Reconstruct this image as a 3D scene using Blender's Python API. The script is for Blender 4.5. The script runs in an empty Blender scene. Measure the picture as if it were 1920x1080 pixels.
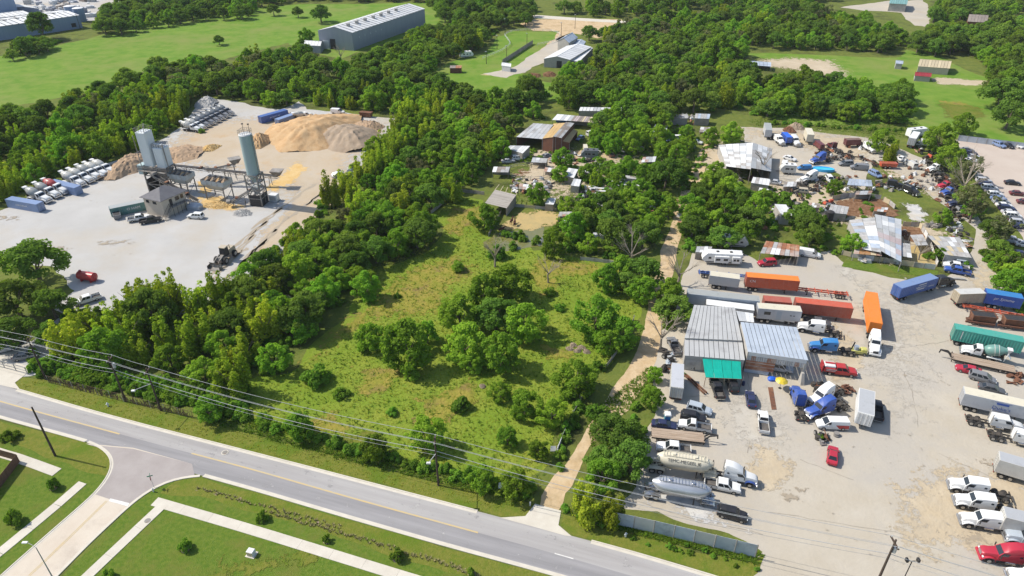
import bpy, math, random
import numpy as np
from mathutils import Vector, Matrix

R = math.radians
SC = bpy.context.scene
COL = SC.collection
# ------------------------------------------------------------------ camera
PITCH, FPX, CAMH = R(32.0), 1300.0, 90.0
cd = bpy.data.cameras.new('camera')
cam = bpy.data.objects.new('camera', cd)
COL.objects.link(cam)
cam.location = (0, 0, CAMH)
cam.rotation_euler = (R(90) - PITCH, 0, 0)
cd.sensor_width = 36.0
cd.lens = FPX / 1920.0 * 36.0
cd.clip_start = 0.5
cd.clip_end = 6000.0
SC.camera = cam
# ------------------------------------------------------------------ sky and sun
SUN_EL, SUN_AZ = R(47.0), R(165.0)          # azimuth counted from +x towards +y
world = bpy.data.worlds.new('World')
SC.world = world
world.use_nodes = True
wn = world.node_tree
wn.nodes.clear()
sky = wn.nodes.new('ShaderNodeTexSky')
sky.sky_type = 'NISHITA'
sky.sun_disc = False
sky.sun_elevation = SUN_EL
sky.sun_rotation = R(90) - SUN_AZ
sky.air_density, sky.dust_density, sky.ozone_density = 1.0, 1.2, 1.0
bg = wn.nodes.new('ShaderNodeBackground')
bg.inputs['Strength'].default_value = 0.15
wo = wn.nodes.new('ShaderNodeOutputWorld')
wn.links.new(sky.outputs[0], bg.inputs[0])
wn.links.new(bg.outputs[0], wo.inputs[0])
sd = bpy.data.lights.new('sun', 'SUN')
sd.energy = 4.6
sd.angle = R(0.53)
sd.color = (1.0, 0.94, 0.84)
sun = bpy.data.objects.new('sun', sd)
COL.objects.link(sun)
sdir = Vector((math.cos(SUN_AZ) * math.cos(SUN_EL), math.sin(SUN_AZ) * math.cos(SUN_EL), math.sin(SUN_EL)))
sun.rotation_euler = sdir.to_track_quat('Z', 'Y').to_euler()
sun.location = sdir * 300
vs = SC.view_settings
vs.view_transform = 'Standard'
vs.look = 'None'
vs.exposure = 0.22
vs.gamma = 1.0
vs.use_curve_mapping = False
SC.cycles.max_bounces = 6
SC.cycles.diffuse_bounces = 3
SC.cycles.glossy_bounces = 2
SC.cycles.transmission_bounces = 3
SC.cycles.transparent_max_bounces = 20
SC.cycles.caustics_reflective = False
SC.cycles.caustics_refractive = False
SC.cycles.use_denoising = True

# ------------------------------------------------------------------ survey: from a spot in the aerial photograph to a spot on the land
_c, _s = math.cos(PITCH), math.sin(PITCH)
def G(px, py, z=0.0):
 """land position (x, y) of the spot seen at photograph pixel (px, py), at height z"""
 u, v = (px - 960.0) / FPX, (540.0 - py) / FPX
 dx, dy, dz = u, _c + v * _s, -_s + v * _c
 t = (z - CAMH) / dz
 return dx * t, dy * t
def V3(px, py, z=0.0):
 x, y = G(px, py, z)
 return Vector((x, y, z))
def PXM(py):
 return _c * (py + 272.3) / CAMH
def heading(a, b):
 p, q = G(*a), G(*b)
 return math.atan2(q[1] - p[1], q[0] - p[0])

# ------------------------------------------------------------------ materials
MATS = {}
def mat(name, col, col2=None, rough=0.7, metal=0.0, scale=1.0, contrast=(0.35, 0.65), detail=6.0, bump=0.0, bscale=None,
  spec=0.3, col3=None, scale3=None, contrast3=(0.5, 0.7), coords='world', stretch=(1, 1, 1), rnd=0.0, coat=0.0, rotz=None):
 """principled material: col and col2 mixed by noise, col3 in a second coarser noise, optional random value shift per object"""
 if name in MATS:
  return MATS[name]
 m = bpy.data.materials.new(name)
 m.use_nodes = True
 nt = m.node_tree
 N, Lk = nt.nodes, nt.links
 b = N['Principled BSDF']
 b.inputs['Roughness'].default_value = rough
 b.inputs['Metallic'].default_value = metal
 b.inputs['Specular IOR Level'].default_value = spec
 if coat: b.inputs['Coat Weight'].default_value = coat
 b.inputs['Base Color'].default_value = (*col, 1)
 vec = None
 if col2 or bump or col3:
  if coords == 'world':
   g = N.new('ShaderNodeNewGeometry'); vec = g.outputs['Position']
  else:
   g = N.new('ShaderNodeTexCoord'); vec = g.outputs['Object']
  mp = N.new('ShaderNodeMapping'); mp.inputs['Scale'].default_value = stretch
  if rotz is not None: mp.vector_type = 'TEXTURE'; mp.inputs['Rotation'].default_value = (0, 0, rotz)
  Lk.new(vec, mp.inputs['Vector']); vec = mp.outputs[0]
 out = None
 if col2:
  n = N.new('ShaderNodeTexNoise'); n.inputs['Scale'].default_value = scale; n.inputs['Detail'].default_value = detail
  n.inputs['Roughness'].default_value = 0.62
  Lk.new(vec, n.inputs['Vector'])
  r = N.new('ShaderNodeMapRange'); r.inputs[1].default_value, r.inputs[2].default_value = contrast
  Lk.new(n.outputs[0], r.inputs[0])
  mx = N.new('ShaderNodeMix'); mx.data_type = 'RGBA'
  mx.inputs['A'].default_value = (*col, 1); mx.inputs['B'].default_value = (*col2, 1)
  Lk.new(r.outputs[0], mx.inputs['Factor'])
  out = mx.outputs['Result']
 if col3:
  n = N.new('ShaderNodeTexNoise'); n.inputs['Scale'].default_value = scale3 or scale * 0.2; n.inputs['Detail'].default_value = 8.0
  n.inputs['Roughness'].default_value = 0.65
  Lk.new(vec, n.inputs['Vector'])
  r = N.new('ShaderNodeMapRange'); r.inputs[1].default_value, r.inputs[2].default_value = contrast3
  Lk.new(n.outputs[0], r.inputs[0])
  mx = N.new('ShaderNodeMix'); mx.data_type = 'RGBA'
  if out: Lk.new(out, mx.inputs['A'])
  else: mx.inputs['A'].default_value = (*col, 1)
  mx.inputs['B'].default_value = (*col3, 1)
  Lk.new(r.outputs[0], mx.inputs['Factor'])
  out = mx.outputs['Result']
 if rnd:
  oi = N.new('ShaderNodeObjectInfo')
  r = N.new('ShaderNodeMapRange'); r.inputs[3].default_value, r.inputs[4].default_value = 1 - rnd, 1 + rnd
  Lk.new(oi.outputs['Random'], r.inputs[0])
  hv = N.new('ShaderNodeHueSaturation')
  Lk.new(r.outputs[0], hv.inputs['Value'])
  if out: Lk.new(out, hv.inputs['Color'])
  else: hv.inputs['Color'].default_value = (*col, 1)
  out = hv.outputs[0]
 if out: Lk.new(out, b.inputs['Base Color'])
 if bump:
  n = N.new('ShaderNodeTexNoise'); n.inputs['Scale'].default_value = bscale or scale * 3; n.inputs['Detail'].default_value = 5.0
  Lk.new(vec, n.inputs['Vector'])
  bp = N.new('ShaderNodeBump'); bp.inputs['Strength'].default_value = bump; bp.inputs['Distance'].default_value = 0.3
  Lk.new(n.outputs[0], bp.inputs['Height']); Lk.new(bp.outputs[0], b.inputs['Normal'])
 MATS[name] = m
 return m
def paint(name, col, dirt=0.12, rough=0.38):
 d = tuple(c * (1 - dirt) + 0.28 * dirt * k for c, k in zip(col, (1.1, 1.0, .85)))
 return mat('paint_' + name, col, d, rough=rough, scale=1.3, coords='object', spec=0.45, contrast=(.4, .66), rnd=0.05, col3=tuple(c * .72 for c in d), scale3=.55, contrast3=(.55, .75))

# ------------------------------------------------------------------ mesh building
class MB:
 def __init__(s):
  s.v, s.f, s.m = [], [], []
 def add(s, vs_, fs, mi=0):
  o = len(s.v)
  s.v.extend([tuple(p) for p in vs_])
  for f in fs:
   s.f.append([i + o for i in f]); s.m.append(mi)
  return s
 def hexa(s, b, t, mi=0):
  """b, t = (x0, x1, y0, y1, z) bottom and top rectangles"""
  p = [(b[0], b[2], b[4]), (b[1], b[2], b[4]), (b[1], b[3], b[4]), (b[0], b[3], b[4]),
             (t[0], t[2], t[4]), (t[1], t[2], t[4]), (t[1], t[3], t[4]), (t[0], t[3], t[4])]
  return s.add(p, [(3, 2, 1, 0), (4, 5, 6, 7), (0, 1, 5, 4), (1, 2, 6, 5), (2, 3, 7, 6), (3, 0, 4, 7)], mi)
 def box(s, x0, x1, y0, y1, z0, z1, mi=0):
  return s.hexa((x0, x1, y0, y1, z0), (x0, x1, y0, y1, z1), mi)
 def cbox(s, x0, x1, y0, y1, z0, z1, c=0.06, mi=0):
  """box with chamfered top and vertical edges"""
  def ring(x0, x1, y0, y1, z, c):
   return [(x0 + c, y0, z), (x1 - c, y0, z), (x1, y0 + c, z), (x1, y1 - c, z), (x1 - c, y1, z), (x0 + c, y1, z), (x0, y1 - c, z), (x0, y0 + c, z)]
  return s.loft([ring(x0, x1, y0, y1, z0, c), ring(x0, x1, y0, y1, z1 - c, c), ring(x0 + c, x1 - c, y0 + c, y1 - c, z1, c)], mi)
 def loft(s, secs, mi=0, caps=True):
  n = len(secs[0]); o = len(s.v)
  for q in secs: s.v.extend([tuple(p) for p in q])
  for i in range(len(secs) - 1):
   for j in range(n):
    a, b = o + i * n + j, o + i * n + (j + 1) % n
    s.f.append([a, b, b + n, a + n]); s.m.append(mi)
  if caps:
   s.f.append([o + j for j in reversed(range(n))]); s.m.append(mi)
   k = o + (len(secs) - 1) * n
   s.f.append([k + j for j in range(n)]); s.m.append(mi)
  return s
 def cyl(s, p0, p1, r0, r1=None, n=10, mi=0, caps=True):
  r1 = r0 if r1 is None else r1
  p0, p1 = Vector(p0), Vector(p1)
  d = (p1 - p0).normalized()
  a = d.orthogonal().normalized(); b = d.cross(a)
  secs = [[p + a * (r * math.cos(2 * math.pi * k / n)) + b * (r * math.sin(2 * math.pi * k / n)) for k in range(n)] for p, r in ((p0, r0), (p1, r1))]
  return s.loft(secs, mi, caps)
 def bar(s, p0, p1, w, h=None, mi=0):
  """square bar between two points"""
  h = w if h is None else h
  p0, p1 = Vector(p0), Vector(p1)
  d = (p1 - p0).normalized()
  a = d.cross(Vector((0, 0, 1)))
  a = Vector((1, 0, 0)) if a.length < 1e-4 else a.normalized()
  b = a.cross(d)
  return s.loft([[p + a * (w * i / 2) + b * (h * j / 2) for i, j in ((-1, -1), (1, -1), (1, 1), (-1, 1))] for p in (p0, p1)], mi)
 def slab(s, quad, t, mi=0):
  """quad of 3-d points thickened downwards by t"""
  q = [Vector(p) for p in quad]
  return s.add([p - Vector((0, 0, t)) for p in q] + q, [(3, 2, 1, 0), (4, 5, 6, 7), (0, 1, 5, 4), (1, 2, 6, 5), (2, 3, 7, 6), (3, 0, 4, 7)], mi)
 def tube(s, pts, r, n=5, mi=0):
  for a, b in zip(pts[:-1], pts[1:]): s.cyl(a, b, r, n=n, mi=mi)
  return s
 def mesh(s, name, mats=(None,), smooth=False):
  me = bpy.data.meshes.new(name)
  me.from_pydata(s.v, [], s.f)
  for m in (mats if isinstance(mats, (list, tuple)) else (mats,)): me.materials.append(m)
  if len(me.materials) > 1: me.polygons.foreach_set('material_index', s.m)
  if smooth:
   me.polygons.foreach_set('use_smooth', [True] * len(s.f))
   me.set_sharp_from_angle(angle=R(38))
  me.update()
  return me
def put(name, me, parent=None, material=None, loc=None, rotz=0.0):
 o = bpy.data.objects.new(name, me)
 COL.objects.link(o)
 if parent is not None: o.parent = parent
 if loc is not None: o.location = loc
 if rotz: o.rotation_euler = (0, 0, rotz)
 if material is not None:
  if len(me.materials) == 0: me.materials.append(None)
  o.material_slots[0].link = 'OBJECT'
  o.material_slots[0].material = material
 return o
def part(name, mb, parent, mats, smooth=False):
 return put(name, mb.mesh(name, mats, smooth), parent)
def tag(o, label, cat, group=None):
 o['label'] = label; o['category'] = cat
 if group: o['group'] = group
 return o
def thing(name, label, cat, loc=(0, 0, 0), rotz=0.0, group=None, scale=1.0):
 o = bpy.data.objects.new(name, None)
 o.empty_display_size = 0.5
 COL.objects.link(o)
 o.location = loc; o.rotation_euler = (0, 0, rotz); o.scale = (scale,) * 3 if not isinstance(scale, tuple) else scale
 return tag(o, label, cat, group)
def struct(name, me, kind='structure'):
 o = put(name, me); o['kind'] = kind
 return o
def text_mesh(txt, size, material, shear=0.0, depth=0.004):
 cu = bpy.data.curves.new('lettering', 'FONT')
 cu.body = txt; cu.size = size; cu.align_x = 'CENTER'; cu.align_y = 'CENTER'; cu.extrude = depth; cu.shear = shear; cu.resolution_u = 2
 o = bpy.data.objects.new('lettering', cu)
 COL.objects.link(o)
 dg = bpy.context.evaluated_depsgraph_get()
 me = bpy.data.meshes.new_from_object(o.evaluated_get(dg))
 bpy.data.objects.remove(o); bpy.data.curves.remove(cu)
 me.materials.clear(); me.materials.append(material)
 return me
# ================================================================== the land: ground, zones, roads, kerbs, pavements
def inpoly(p, poly):
 x, y = p; c = False; n = len(poly)
 for i in range(n):
  x0, y0 = poly[i]; x1, y1 = poly[i - 1]
  if (y0 > y) != (y1 > y) and x < (x1 - x0) * (y - y0) / (y1 - y0) + x0: c = not c
 return c
def ragged(pts, amp, rng, depth=4, minlen=1.2):
 """closed world polygon with fractal edges"""
 out = []
 def rec(a, b, d, am):
  L = math.hypot(b[0] - a[0], b[1] - a[1])
  if d == 0 or L < minlen: out.append(a); return
  m = ((a[0] + b[0]) / 2 + rng.uniform(-1, 1) * am * min(1, L / 8), (a[1] + b[1]) / 2 + rng.uniform(-1, 1) * am * min(1, L / 8))
  rec(a, m, d - 1, am * .6); rec(m, b, d - 1, am * .6)
 for i in range(len(pts)): rec(pts[i], pts[(i + 1) % len(pts)], depth, amp)
 return out
ZN = [0]; PN = [0]
def zone(name, px, z, material, amp=0.8, seed=1, world=False, kind='structure', depth=4):
 ZN[0] += 1; z += ZN[0] * .00023
 w = px if world else [G(*p) for p in px]
 if amp: w = ragged(w, amp, random.Random(seed), depth)
 me = bpy.data.meshes.new(name)
 me.from_pydata([(x, y, z) for x, y in w], [], [list(range(len(w)))])
 me.materials.append(material)
 if me.polygons[0].normal.z < 0: me.flip_normals()
 return struct(name, me, kind)

def feathered(m):
 """copy of a ground material that thins out in ragged spots towards the rim of a patch"""
 k = m.name + '_patch'
 if k in MATS: return MATS[k]
 c = m.copy(); c.name = k; N, Lk = c.node_tree.nodes, c.node_tree.links
 out = [n for n in N if n.type == 'OUTPUT_MATERIAL'][0]; b = N['Principled BSDF']
 at_ = N.new('ShaderNodeAttribute'); at_.attribute_name = 'edge'; ge = N.new('ShaderNodeNewGeometry')
 no = N.new('ShaderNodeTexNoise'); no.inputs['Scale'].default_value = .5; no.inputs['Detail'].default_value = 9; no.inputs['Roughness'].default_value = .8
 Lk.new(ge.outputs['Position'], no.inputs['Vector'])
 ad = N.new('ShaderNodeMath'); ad.operation = 'MULTIPLY_ADD'; ad.inputs[1].default_value = 4.2; ad.inputs[2].default_value = -2.1
 Lk.new(no.outputs[0], ad.inputs[0])
 a2 = N.new('ShaderNodeMath'); a2.operation = 'ADD'; Lk.new(ad.outputs[0], a2.inputs[0]); Lk.new(at_.outputs['Fac'], a2.inputs[1])
 r = N.new('ShaderNodeMapRange'); r.inputs[1].default_value, r.inputs[2].default_value = .39, .43; Lk.new(a2.outputs[0], r.inputs[0])
 tr = N.new('ShaderNodeBsdfTransparent'); ms = N.new('ShaderNodeMixShader')
 Lk.new(r.outputs[0], ms.inputs[0]); Lk.new(tr.outputs[0], ms.inputs[1]); Lk.new(b.outputs[0], ms.inputs[2]); Lk.new(ms.outputs[0], out.inputs[0])
 MATS[k] = c
 return c
def patch(name, px, z, material, amp=0.8, seed=1, world=False):
 fd = {'dry_grass': .17, 'sandy_ground': .16, 'lime_dust': .2, 'dirt_patch': .24, 'orange_sand_ground': .2, 'soil_patch': .12, 'mud_bank': .15, 'dry_patch': .2}.get(name, .42)
 PN[0] += 1; z = .028 + PN[0] * .0013
 w = px if world else [G(*p) for p in px]
 w = np.array(ragged(w, amp, random.Random(seed), 2)); a, b = w, np.roll(w, -1, 0)
 lo, hi = w.min(0) - 1, w.max(0) + 1; n = int(min(40, max(8, max(hi - lo) / .7)))
 gx, gy = np.meshgrid(np.linspace(lo[0], hi[0], n + 1), np.linspace(lo[1], hi[1], n + 1)); p = np.stack([gx.ravel(), gy.ravel()], 1)
 d = b - a; ap = p[:, None] - a[None]; t = np.clip((ap * d).sum(2) / np.maximum((d * d).sum(1), 1e-9), 0, 1)
 ds = np.sqrt(((ap - t[..., None] * d) ** 2).sum(2)).min(1)
 c = ((a[None, :, 1] > p[:, None, 1]) != (b[None, :, 1] > p[:, None, 1])) & (p[:, None, 0] < d[:, 0] * (p[:, None, 1] - a[:, 1]) / np.where(np.abs(d[:, 1]) < 1e-9, 1e-9, d[:, 1]) + a[:, 0])
 ins = c.sum(1) % 2 == 1
 fade = min(hi - lo) * fd
 ev = np.clip(np.where(ins, ds, -ds) / fade, -1, 1.5)
 f = [(r * (n + 1) + q, r * (n + 1) + q + 1, (r + 1) * (n + 1) + q + 1, (r + 1) * (n + 1) + q) for r in range(n) for q in range(n)]
 f = [q for q in f if max(ev[k] for k in q) > -.6]
 me = bpy.data.meshes.new(name)
 me.from_pydata([(x, y, z) for x, y in p], [], f)
 at_ = me.attributes.new('edge', 'FLOAT', 'POINT'); at_.data.foreach_set('value', ev.astype(np.float32))
 me.materials.append(feathered(material))
 if me.polygons[0].normal.z < 0: me.flip_normals()
 return struct(name, me)

m_floor = mat('ground_grass', (.10, .135, .026), (.15, .17, .035), scale=.35, rough=.95, bump=.6, bscale=1.6, col3=(.06, .065, .022), scale3=.06, contrast3=(.5, .66), spec=.1)
m_field = mat('field_grass', (.105, .205, .02), (.165, .25, .036), scale=.14, rough=.95, bump=.3, bscale=1.2, col3=(.19, .225, .055), scale3=.035, contrast3=(.46, .7), spec=.1)
m_meadow = mat('meadow_grass', (.155, .225, .022), (.225, .255, .036), scale=.09, contrast=(.42, .66), rough=.95, bump=.8, bscale=1.6, col3=(.13, .20, .02), scale3=.5, contrast3=(.5, .68), spec=.1)
m_dry = mat('dry_grass', (.29, .235, .05), (.2, .215, .03), scale=.35, rough=.95, bump=.8, bscale=1.6, col3=(.2, .135, .06), scale3=.2, contrast3=(.52, .7), spec=.1)
m_lawn = mat('lawn_grass', (.075, .135, .014), (.13, .175, .026), scale=1.5, rough=.95, bump=.35, bscale=5, col3=(.14, .15, .03), scale3=.16, contrast3=(.5, .68), spec=.1)
m_verge = mat('verge_grass', (.12, .15, .02), (.18, .18, .034), scale=1.4, rough=.95, bump=.45, bscale=4, col3=(.105, .155, .016), scale3=.16, contrast3=(.5, .62), spec=.1)
m_caliche = mat('pale_concrete_yard', (.40, .39, .37), (.455, .445, .425), scale=.07, rough=.9, bump=.12, bscale=1.2, col3=(.415, .375, .315), scale3=.03, contrast3=(.46, .64), spec=.15)
m_sandy = mat('sandy_yard', (.43, .345, .24), (.46, .395, .31), scale=.09, rough=.95, bump=.3, bscale=.6, col3=(.43, .29, .15), scale3=.045, contrast3=(.52, .68), spec=.1)
m_lot = mat('dusty_lot', (.415, .365, .285), (.46, .415, .34), scale=.11, rough=.93, bump=.2, bscale=1.5, col3=(.41, .375, .32), scale3=.05, contrast3=(.46, .6), spec=.12)
m_lotdirt = mat('dirt_lot', (.46, .375, .255), (.43, .36, .26), scale=.35, rough=.95, bump=.35, bscale=1.5, col3=(.51, .43, .31), scale3=.12, contrast3=(.48, .66), spec=.1)
m_lotgrey = mat('worn_concrete_lot', (.40, .365, .305), (.445, .41, .35), scale=.3, rough=.9, bump=.15, bscale=2, col3=(.48, .445, .38), scale3=.08, contrast3=(.5, .7), spec=.15)
m_white = mat('lime_dust_ground', (.56, .54, .5), (.42, .42, .42), scale=.35, rough=.95, bump=.3, bscale=1.5, col3=(.5, .44, .34), scale3=.15, spec=.1)
m_pink = mat('pinkish_parking_lot', (.45, .375, .315), (.49, .42, .355), scale=.12, rough=.93, bump=.12, bscale=1.2, spec=.12)
m_path = mat('dirt_track', (.48, .345, .195), (.55, .425, .27), scale=.5, rough=.95, bump=.4, bscale=1.5, col3=(.34, .245, .13), scale3=.15, contrast3=(.5, .7), spec=.1)
m_soil = mat('dark_soil', (.14, .07, .035), (.24, .14, .08), scale=.8, rough=.95, bump=.8, bscale=1.5, col3=(.42, .33, .25), scale3=1.6, contrast3=(.62, .7), spec=.1)
m_mud = mat('yellow_mud', (.47, .345, .15), (.38, .30, .14), scale=.3, rough=.9, bump=.3, bscale=1.5, spec=.15)
m_water = mat('pond_water', (.19, .175, .055), (.15, .16, .07), scale=.15, rough=.12, spec=.5)
m_conc = mat('pavement_concrete', (.52, .475, .40), (.58, .54, .46), scale=.5, rough=.9, bump=.08, bscale=6, spec=.2, rnd=.035)
m_street = mat('street_concrete', (.53, .455, .365), (.575, .51, .42), scale=.25, rough=.9, bump=.08, bscale=5, col3=(.47, .405, .33), scale3=.2, contrast3=(.52, .7), spec=.2)
m_kerb = mat('kerb_concrete', (.60, .555, .47), (.53, .49, .41), scale=.7, rough=.9, spec=.2)
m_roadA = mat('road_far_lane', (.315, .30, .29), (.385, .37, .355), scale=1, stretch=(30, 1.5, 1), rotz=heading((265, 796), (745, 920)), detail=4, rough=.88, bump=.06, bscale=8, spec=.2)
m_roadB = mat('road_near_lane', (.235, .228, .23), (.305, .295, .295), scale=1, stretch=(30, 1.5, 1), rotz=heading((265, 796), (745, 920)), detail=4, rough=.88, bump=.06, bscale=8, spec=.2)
m_yellow = mat('yellow_road_paint', (.55, .40, .17), (.46, .39, .25), scale=1.2, rough=.8)
m_wpaint = mat('white_road_paint', (.72, .70, .66), (.58, .56, .52), scale=1.2, rough=.8)
m_crack = mat('tar_crack', (.27, .24, .20), rough=.9)
m_wet = mat('wet_stain', (.37, .31, .23), (.33, .275, .20), scale=1, rough=.5)
m_orange_sand = mat('orange_sand', (.55, .36, .135), (.60, .44, .22), scale=.3, rough=.95, bump=.4, bscale=1.2, spec=.1)

g = bpy.data.meshes.new('ground')
g.from_pydata([(-2600, -200, 0), (2600, -200, 0), (2600, 3200, 0), (-2600, 3200, 0)], [], [(0, 1, 2, 3)])
g.materials.append(m_floor)
struct('ground', g)
zone('field', [(-200, 260), (0, 205), (150, 175), (300, 122), (420, 112), (540, 80), (640, 110), (840, 40), (930, 25), (800, 5), (560, 8), (300, 30), (175, 70), (30, 100), (0, 105), (-300, 170)], .01, m_field, 3, 2)
zone('far_works_yard', [(-300, 60), (0, 55), (120, 42), (178, 38), (190, 14), (230, 5), (200, -25), (-100, -40), (-300, -20)], .012, m_caliche, 2, 61)
zone('arena_grass', [(800, 140), (850, 115), (905, 100), (930, 72), (960, 58), (1060, 60), (1045, 85), (970, 130), (1010, 150), (1060, 160), (1050, 190), (930, 190), (830, 150)], .01, m_field, 2, 3)
zone('dirt_yard', [(900, 140), (945, 140), (985, 118), (1020, 100), (1030, 78), (1068, 62), (1120, 72), (1170, 50), (1165, 36), (1000, 36), (975, 45), (1000, 58), (1050, 58), (1040, 80), (1000, 105), (960, 130)], .022, m_path, 1.5, 4)
zone('barn_apron', [(905, 138), (950, 146), (985, 136), (1020, 118), (1075, 70), (1060, 66), (1030, 82), (985, 110), (955, 128)], .03, m_lot, 1.5, 41)
zone('lane', [(1000, 28), (1090, 34), (1180, 40), (1180, 44), (1090, 39), (1000, 34)], .03, m_conc, .5, 5)
zone('farm_field', [(1390, 100), (1500, 102), (1680, 108), (1690, 92), (1720, 98), (1760, 105), (1850, 145), (1865, 200), (1930, 225), (1930, 280), (1790, 258), (1700, 230), (1560, 235), (1420, 215), (1400, 180), (1560, 150)], .01, m_field, 2.5, 6)
patch('dry_patch', [(1400, 108), (1480, 105), (1570, 110), (1590, 130), (1600, 148), (1570, 152), (1500, 135), (1420, 125)], .022, m_lotdirt, 2.5, 7)
patch('dry_patch', [(1740, 145), (1850, 150), (1840, 162), (1760, 160)], .022, m_lotdirt, 2, 8)
patch('dry_patch', [(1745, 185), (1800, 190), (1850, 205), (1850, 210), (1780, 200)], .022, m_dry, 2, 81)
zone('far_works_yard', [(1575, 14), (1660, 2), (1730, 0), (1745, 20), (1735, 50), (1715, 48), (1690, 24), (1620, 20)], .012, m_lot, 2, 9)
zone('concrete_yard', [(-60, 420), (0, 395), (60, 366), (150, 328), (215, 302), (265, 285), (340, 238), (375, 190), (405, 186), (470, 198), (525, 205), (560, 190), (575, 205), (640, 210), (752, 222),
     (755, 240), (722, 268), (690, 300), (650, 350), (600, 400), (560, 430), (525, 480), (440, 540), (380, 575), (220, 610), (140, 640), (95, 690), (60, 705), (-40, 690), (-60, 650), (60, 640), (120, 590), (110, 560), (140, 545), (100, 500), (0, 470), (-60, 480)], .02, m_caliche, 1.5, 10)
patch('sandy_ground', [(235, 300), (270, 287), (345, 238), (400, 222), (450, 215), (540, 210), (742, 225), (735, 245), (700, 290), (655, 345), (605, 395), (560, 380), (520, 395), (505, 360), (440, 330), (330, 318), (260, 330), (215, 325)], .03, m_sandy, 2, 11)
patch('sandy_ground', [(500, 420), (560, 345), (640, 330), (655, 350), (600, 410), (540, 450), (480, 500), (440, 520), (470, 470)], .03, m_sandy, 2, 111)
patch('orange_sand_ground', [(500, 345), (560, 300), (585, 318), (555, 345), (520, 362), (495, 362)], .042, m_orange_sand, 1.5, 12)
patch('orange_sand_ground', [(345, 372), (420, 365), (470, 385), (440, 402), (370, 395)], .042, m_orange_sand, 1.5, 13)
patch('orange_sand_ground', [(368, 340), (395, 338), (400, 362), (372, 365)], .043, m_orange_sand, 1.5, 14)
for k, (a, b, w) in enumerate([((500, 415), (390, 520), 4), ((520, 430), (410, 540), 3), ((590, 345), (470, 430), 2.5), ((620, 350), (540, 410), 2), ((480, 440), (380, 545), 3), ((540, 405), (455, 490), 3), ((500, 450), (420, 525), 3), ((640, 335), (575, 385), 2), ((465, 465), (400, 505), 3), ((530, 390), (430, 470), 2)]):      # wheel ruts
 mb = MB(); p, q = Vector(G(*a)), Vector(G(*b)); d = (q - p).normalized(); n = Vector((-d.y, d.x)); rg = random.Random(k)
 pts = [p + (q - p) * (i / 14) + n * rg.uniform(-.35, .35) for i in range(15)]
 for i in range(14):
  w0, w1 = .45 + .25 * math.sin(i * 1.7), .45 + .25 * math.sin((i + 1) * 1.7)
  mb.add([(*(pts[i] - n * w0), .052), (*(pts[i + 1] - n * w1), .052), (*(pts[i + 1] + n * w1), .052), (*(pts[i] + n * w0), .052)], [(0, 1, 2, 3)])
 struct('wheel_rut', mb.mesh('wheel_rut', m_wet))
zone('meadow', [(700, 500), (830, 440), (800, 400), (850, 360), (905, 375), (925, 430), (1000, 470), (1090, 485), (1190, 490), (1215, 540), (1190, 610), (1150, 680), (1100, 740), (1075, 800), (1040, 860), (1000, 935), (900, 915), (640, 850), (430, 790), (400, 750), (560, 690)], .01, m_meadow, 3, 15)
patch('dry_grass', [(690, 570), (740, 520), (850, 470), (890, 480), (880, 530), (845, 590), (830, 610), (760, 600), (640, 640), (560, 690), (620, 610)], .022, m_dry, 4, 16)
patch('dry_grass', [(820, 430), (840, 385), (900, 380), (910, 420), (870, 450)], .022, m_dry, 3, 17)
patch('dry_grass', [(1000, 480), (1110, 490), (1190, 500), (1180, 530), (1090, 520), (1050, 560), (1000, 560)], .022, m_dry, 4, 18)
patch('dry_grass', [(560, 800), (640, 760), (700, 790), (660, 830)], .022, m_dry, 4, 19)
zone('pond', [(905, 455), (930, 437), (975, 432), (1020, 425), (1030, 450), (1015, 462), (960, 470), (915, 470)], .034, m_water, 1, 20)
patch('mud_bank', [(928, 436), (945, 415), (970, 396), (1010, 392), (1055, 400), (1050, 425), (1020, 428), (975, 434)], .03, m_mud, 1.5, 21)
patch('round_pen_dirt', [(950, 330), (962, 316), (1000, 310), (1030, 316), (1035, 328), (1010, 338), (965, 338)], .03, m_soil, .5, 22)
patch('homestead_ground', [(960, 290), (1040, 270), (1180, 285), (1300, 280), (1300, 300), (1290, 330), (1200, 330), (1130, 390), (1010, 390), (960, 360)], .012, m_lotdirt, 2, 24)
zone('dirt_road', [(1035, 290), (1090, 282), (1180, 290), (1180, 300), (1100, 298), (1040, 305)], .03, m_path, 1, 25)
zone('dirt_road', [(1000, 968), (1045, 960), (1060, 925), (1092, 868), (1110, 830), (1145, 790), (1196, 742), (1228, 682), (1240, 620), (1246, 560), (1264, 500), (1278, 440), (1300, 370), (1330, 300), (1345, 250), (1330, 240),
     (1310, 290), (1280, 340), (1262, 400), (1252, 440), (1238, 470), (1228, 520), (1215, 560), (1200, 640), (1178, 690), (1140, 745), (1102, 800), (1075, 850), (1040, 890), (1015, 930)], .03, m_path, .7, 26)
zone('truck_yard', [(1185, 925), (1200, 880), (1215, 800), (1222, 700), (1240, 620), (1272, 565), (1290, 500), (1300, 455), (1400, 478), (1420, 490), (1560, 470), (1600, 505), (1740, 530), (1800, 510), (1815, 480), (1830, 430), (1790, 400), (1720, 345), (1640, 300), (1620, 360),
     (1560, 320), (1500, 345), (1440, 350), (1400, 300), (1390, 238), (1470, 240), (1640, 260), (1740, 300), (1800, 350), (1850, 430), (1880, 520), (1920, 560), (2100, 600), (2250, 900), (2100, 1300), (1480, 1150), (1300, 1130), (1430, 1035), (1300, 985), (1150, 950)], .012, m_lot, 1.0, 27)
patch('worn_concrete', [(1560, 500), (1740, 535), (1800, 560), (1760, 620), (1770, 700), (1740, 800), (1660, 830), (1640, 740), (1600, 690), (1600, 640), (1600, 580)], .022, m_lotgrey, 2, 28)
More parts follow.
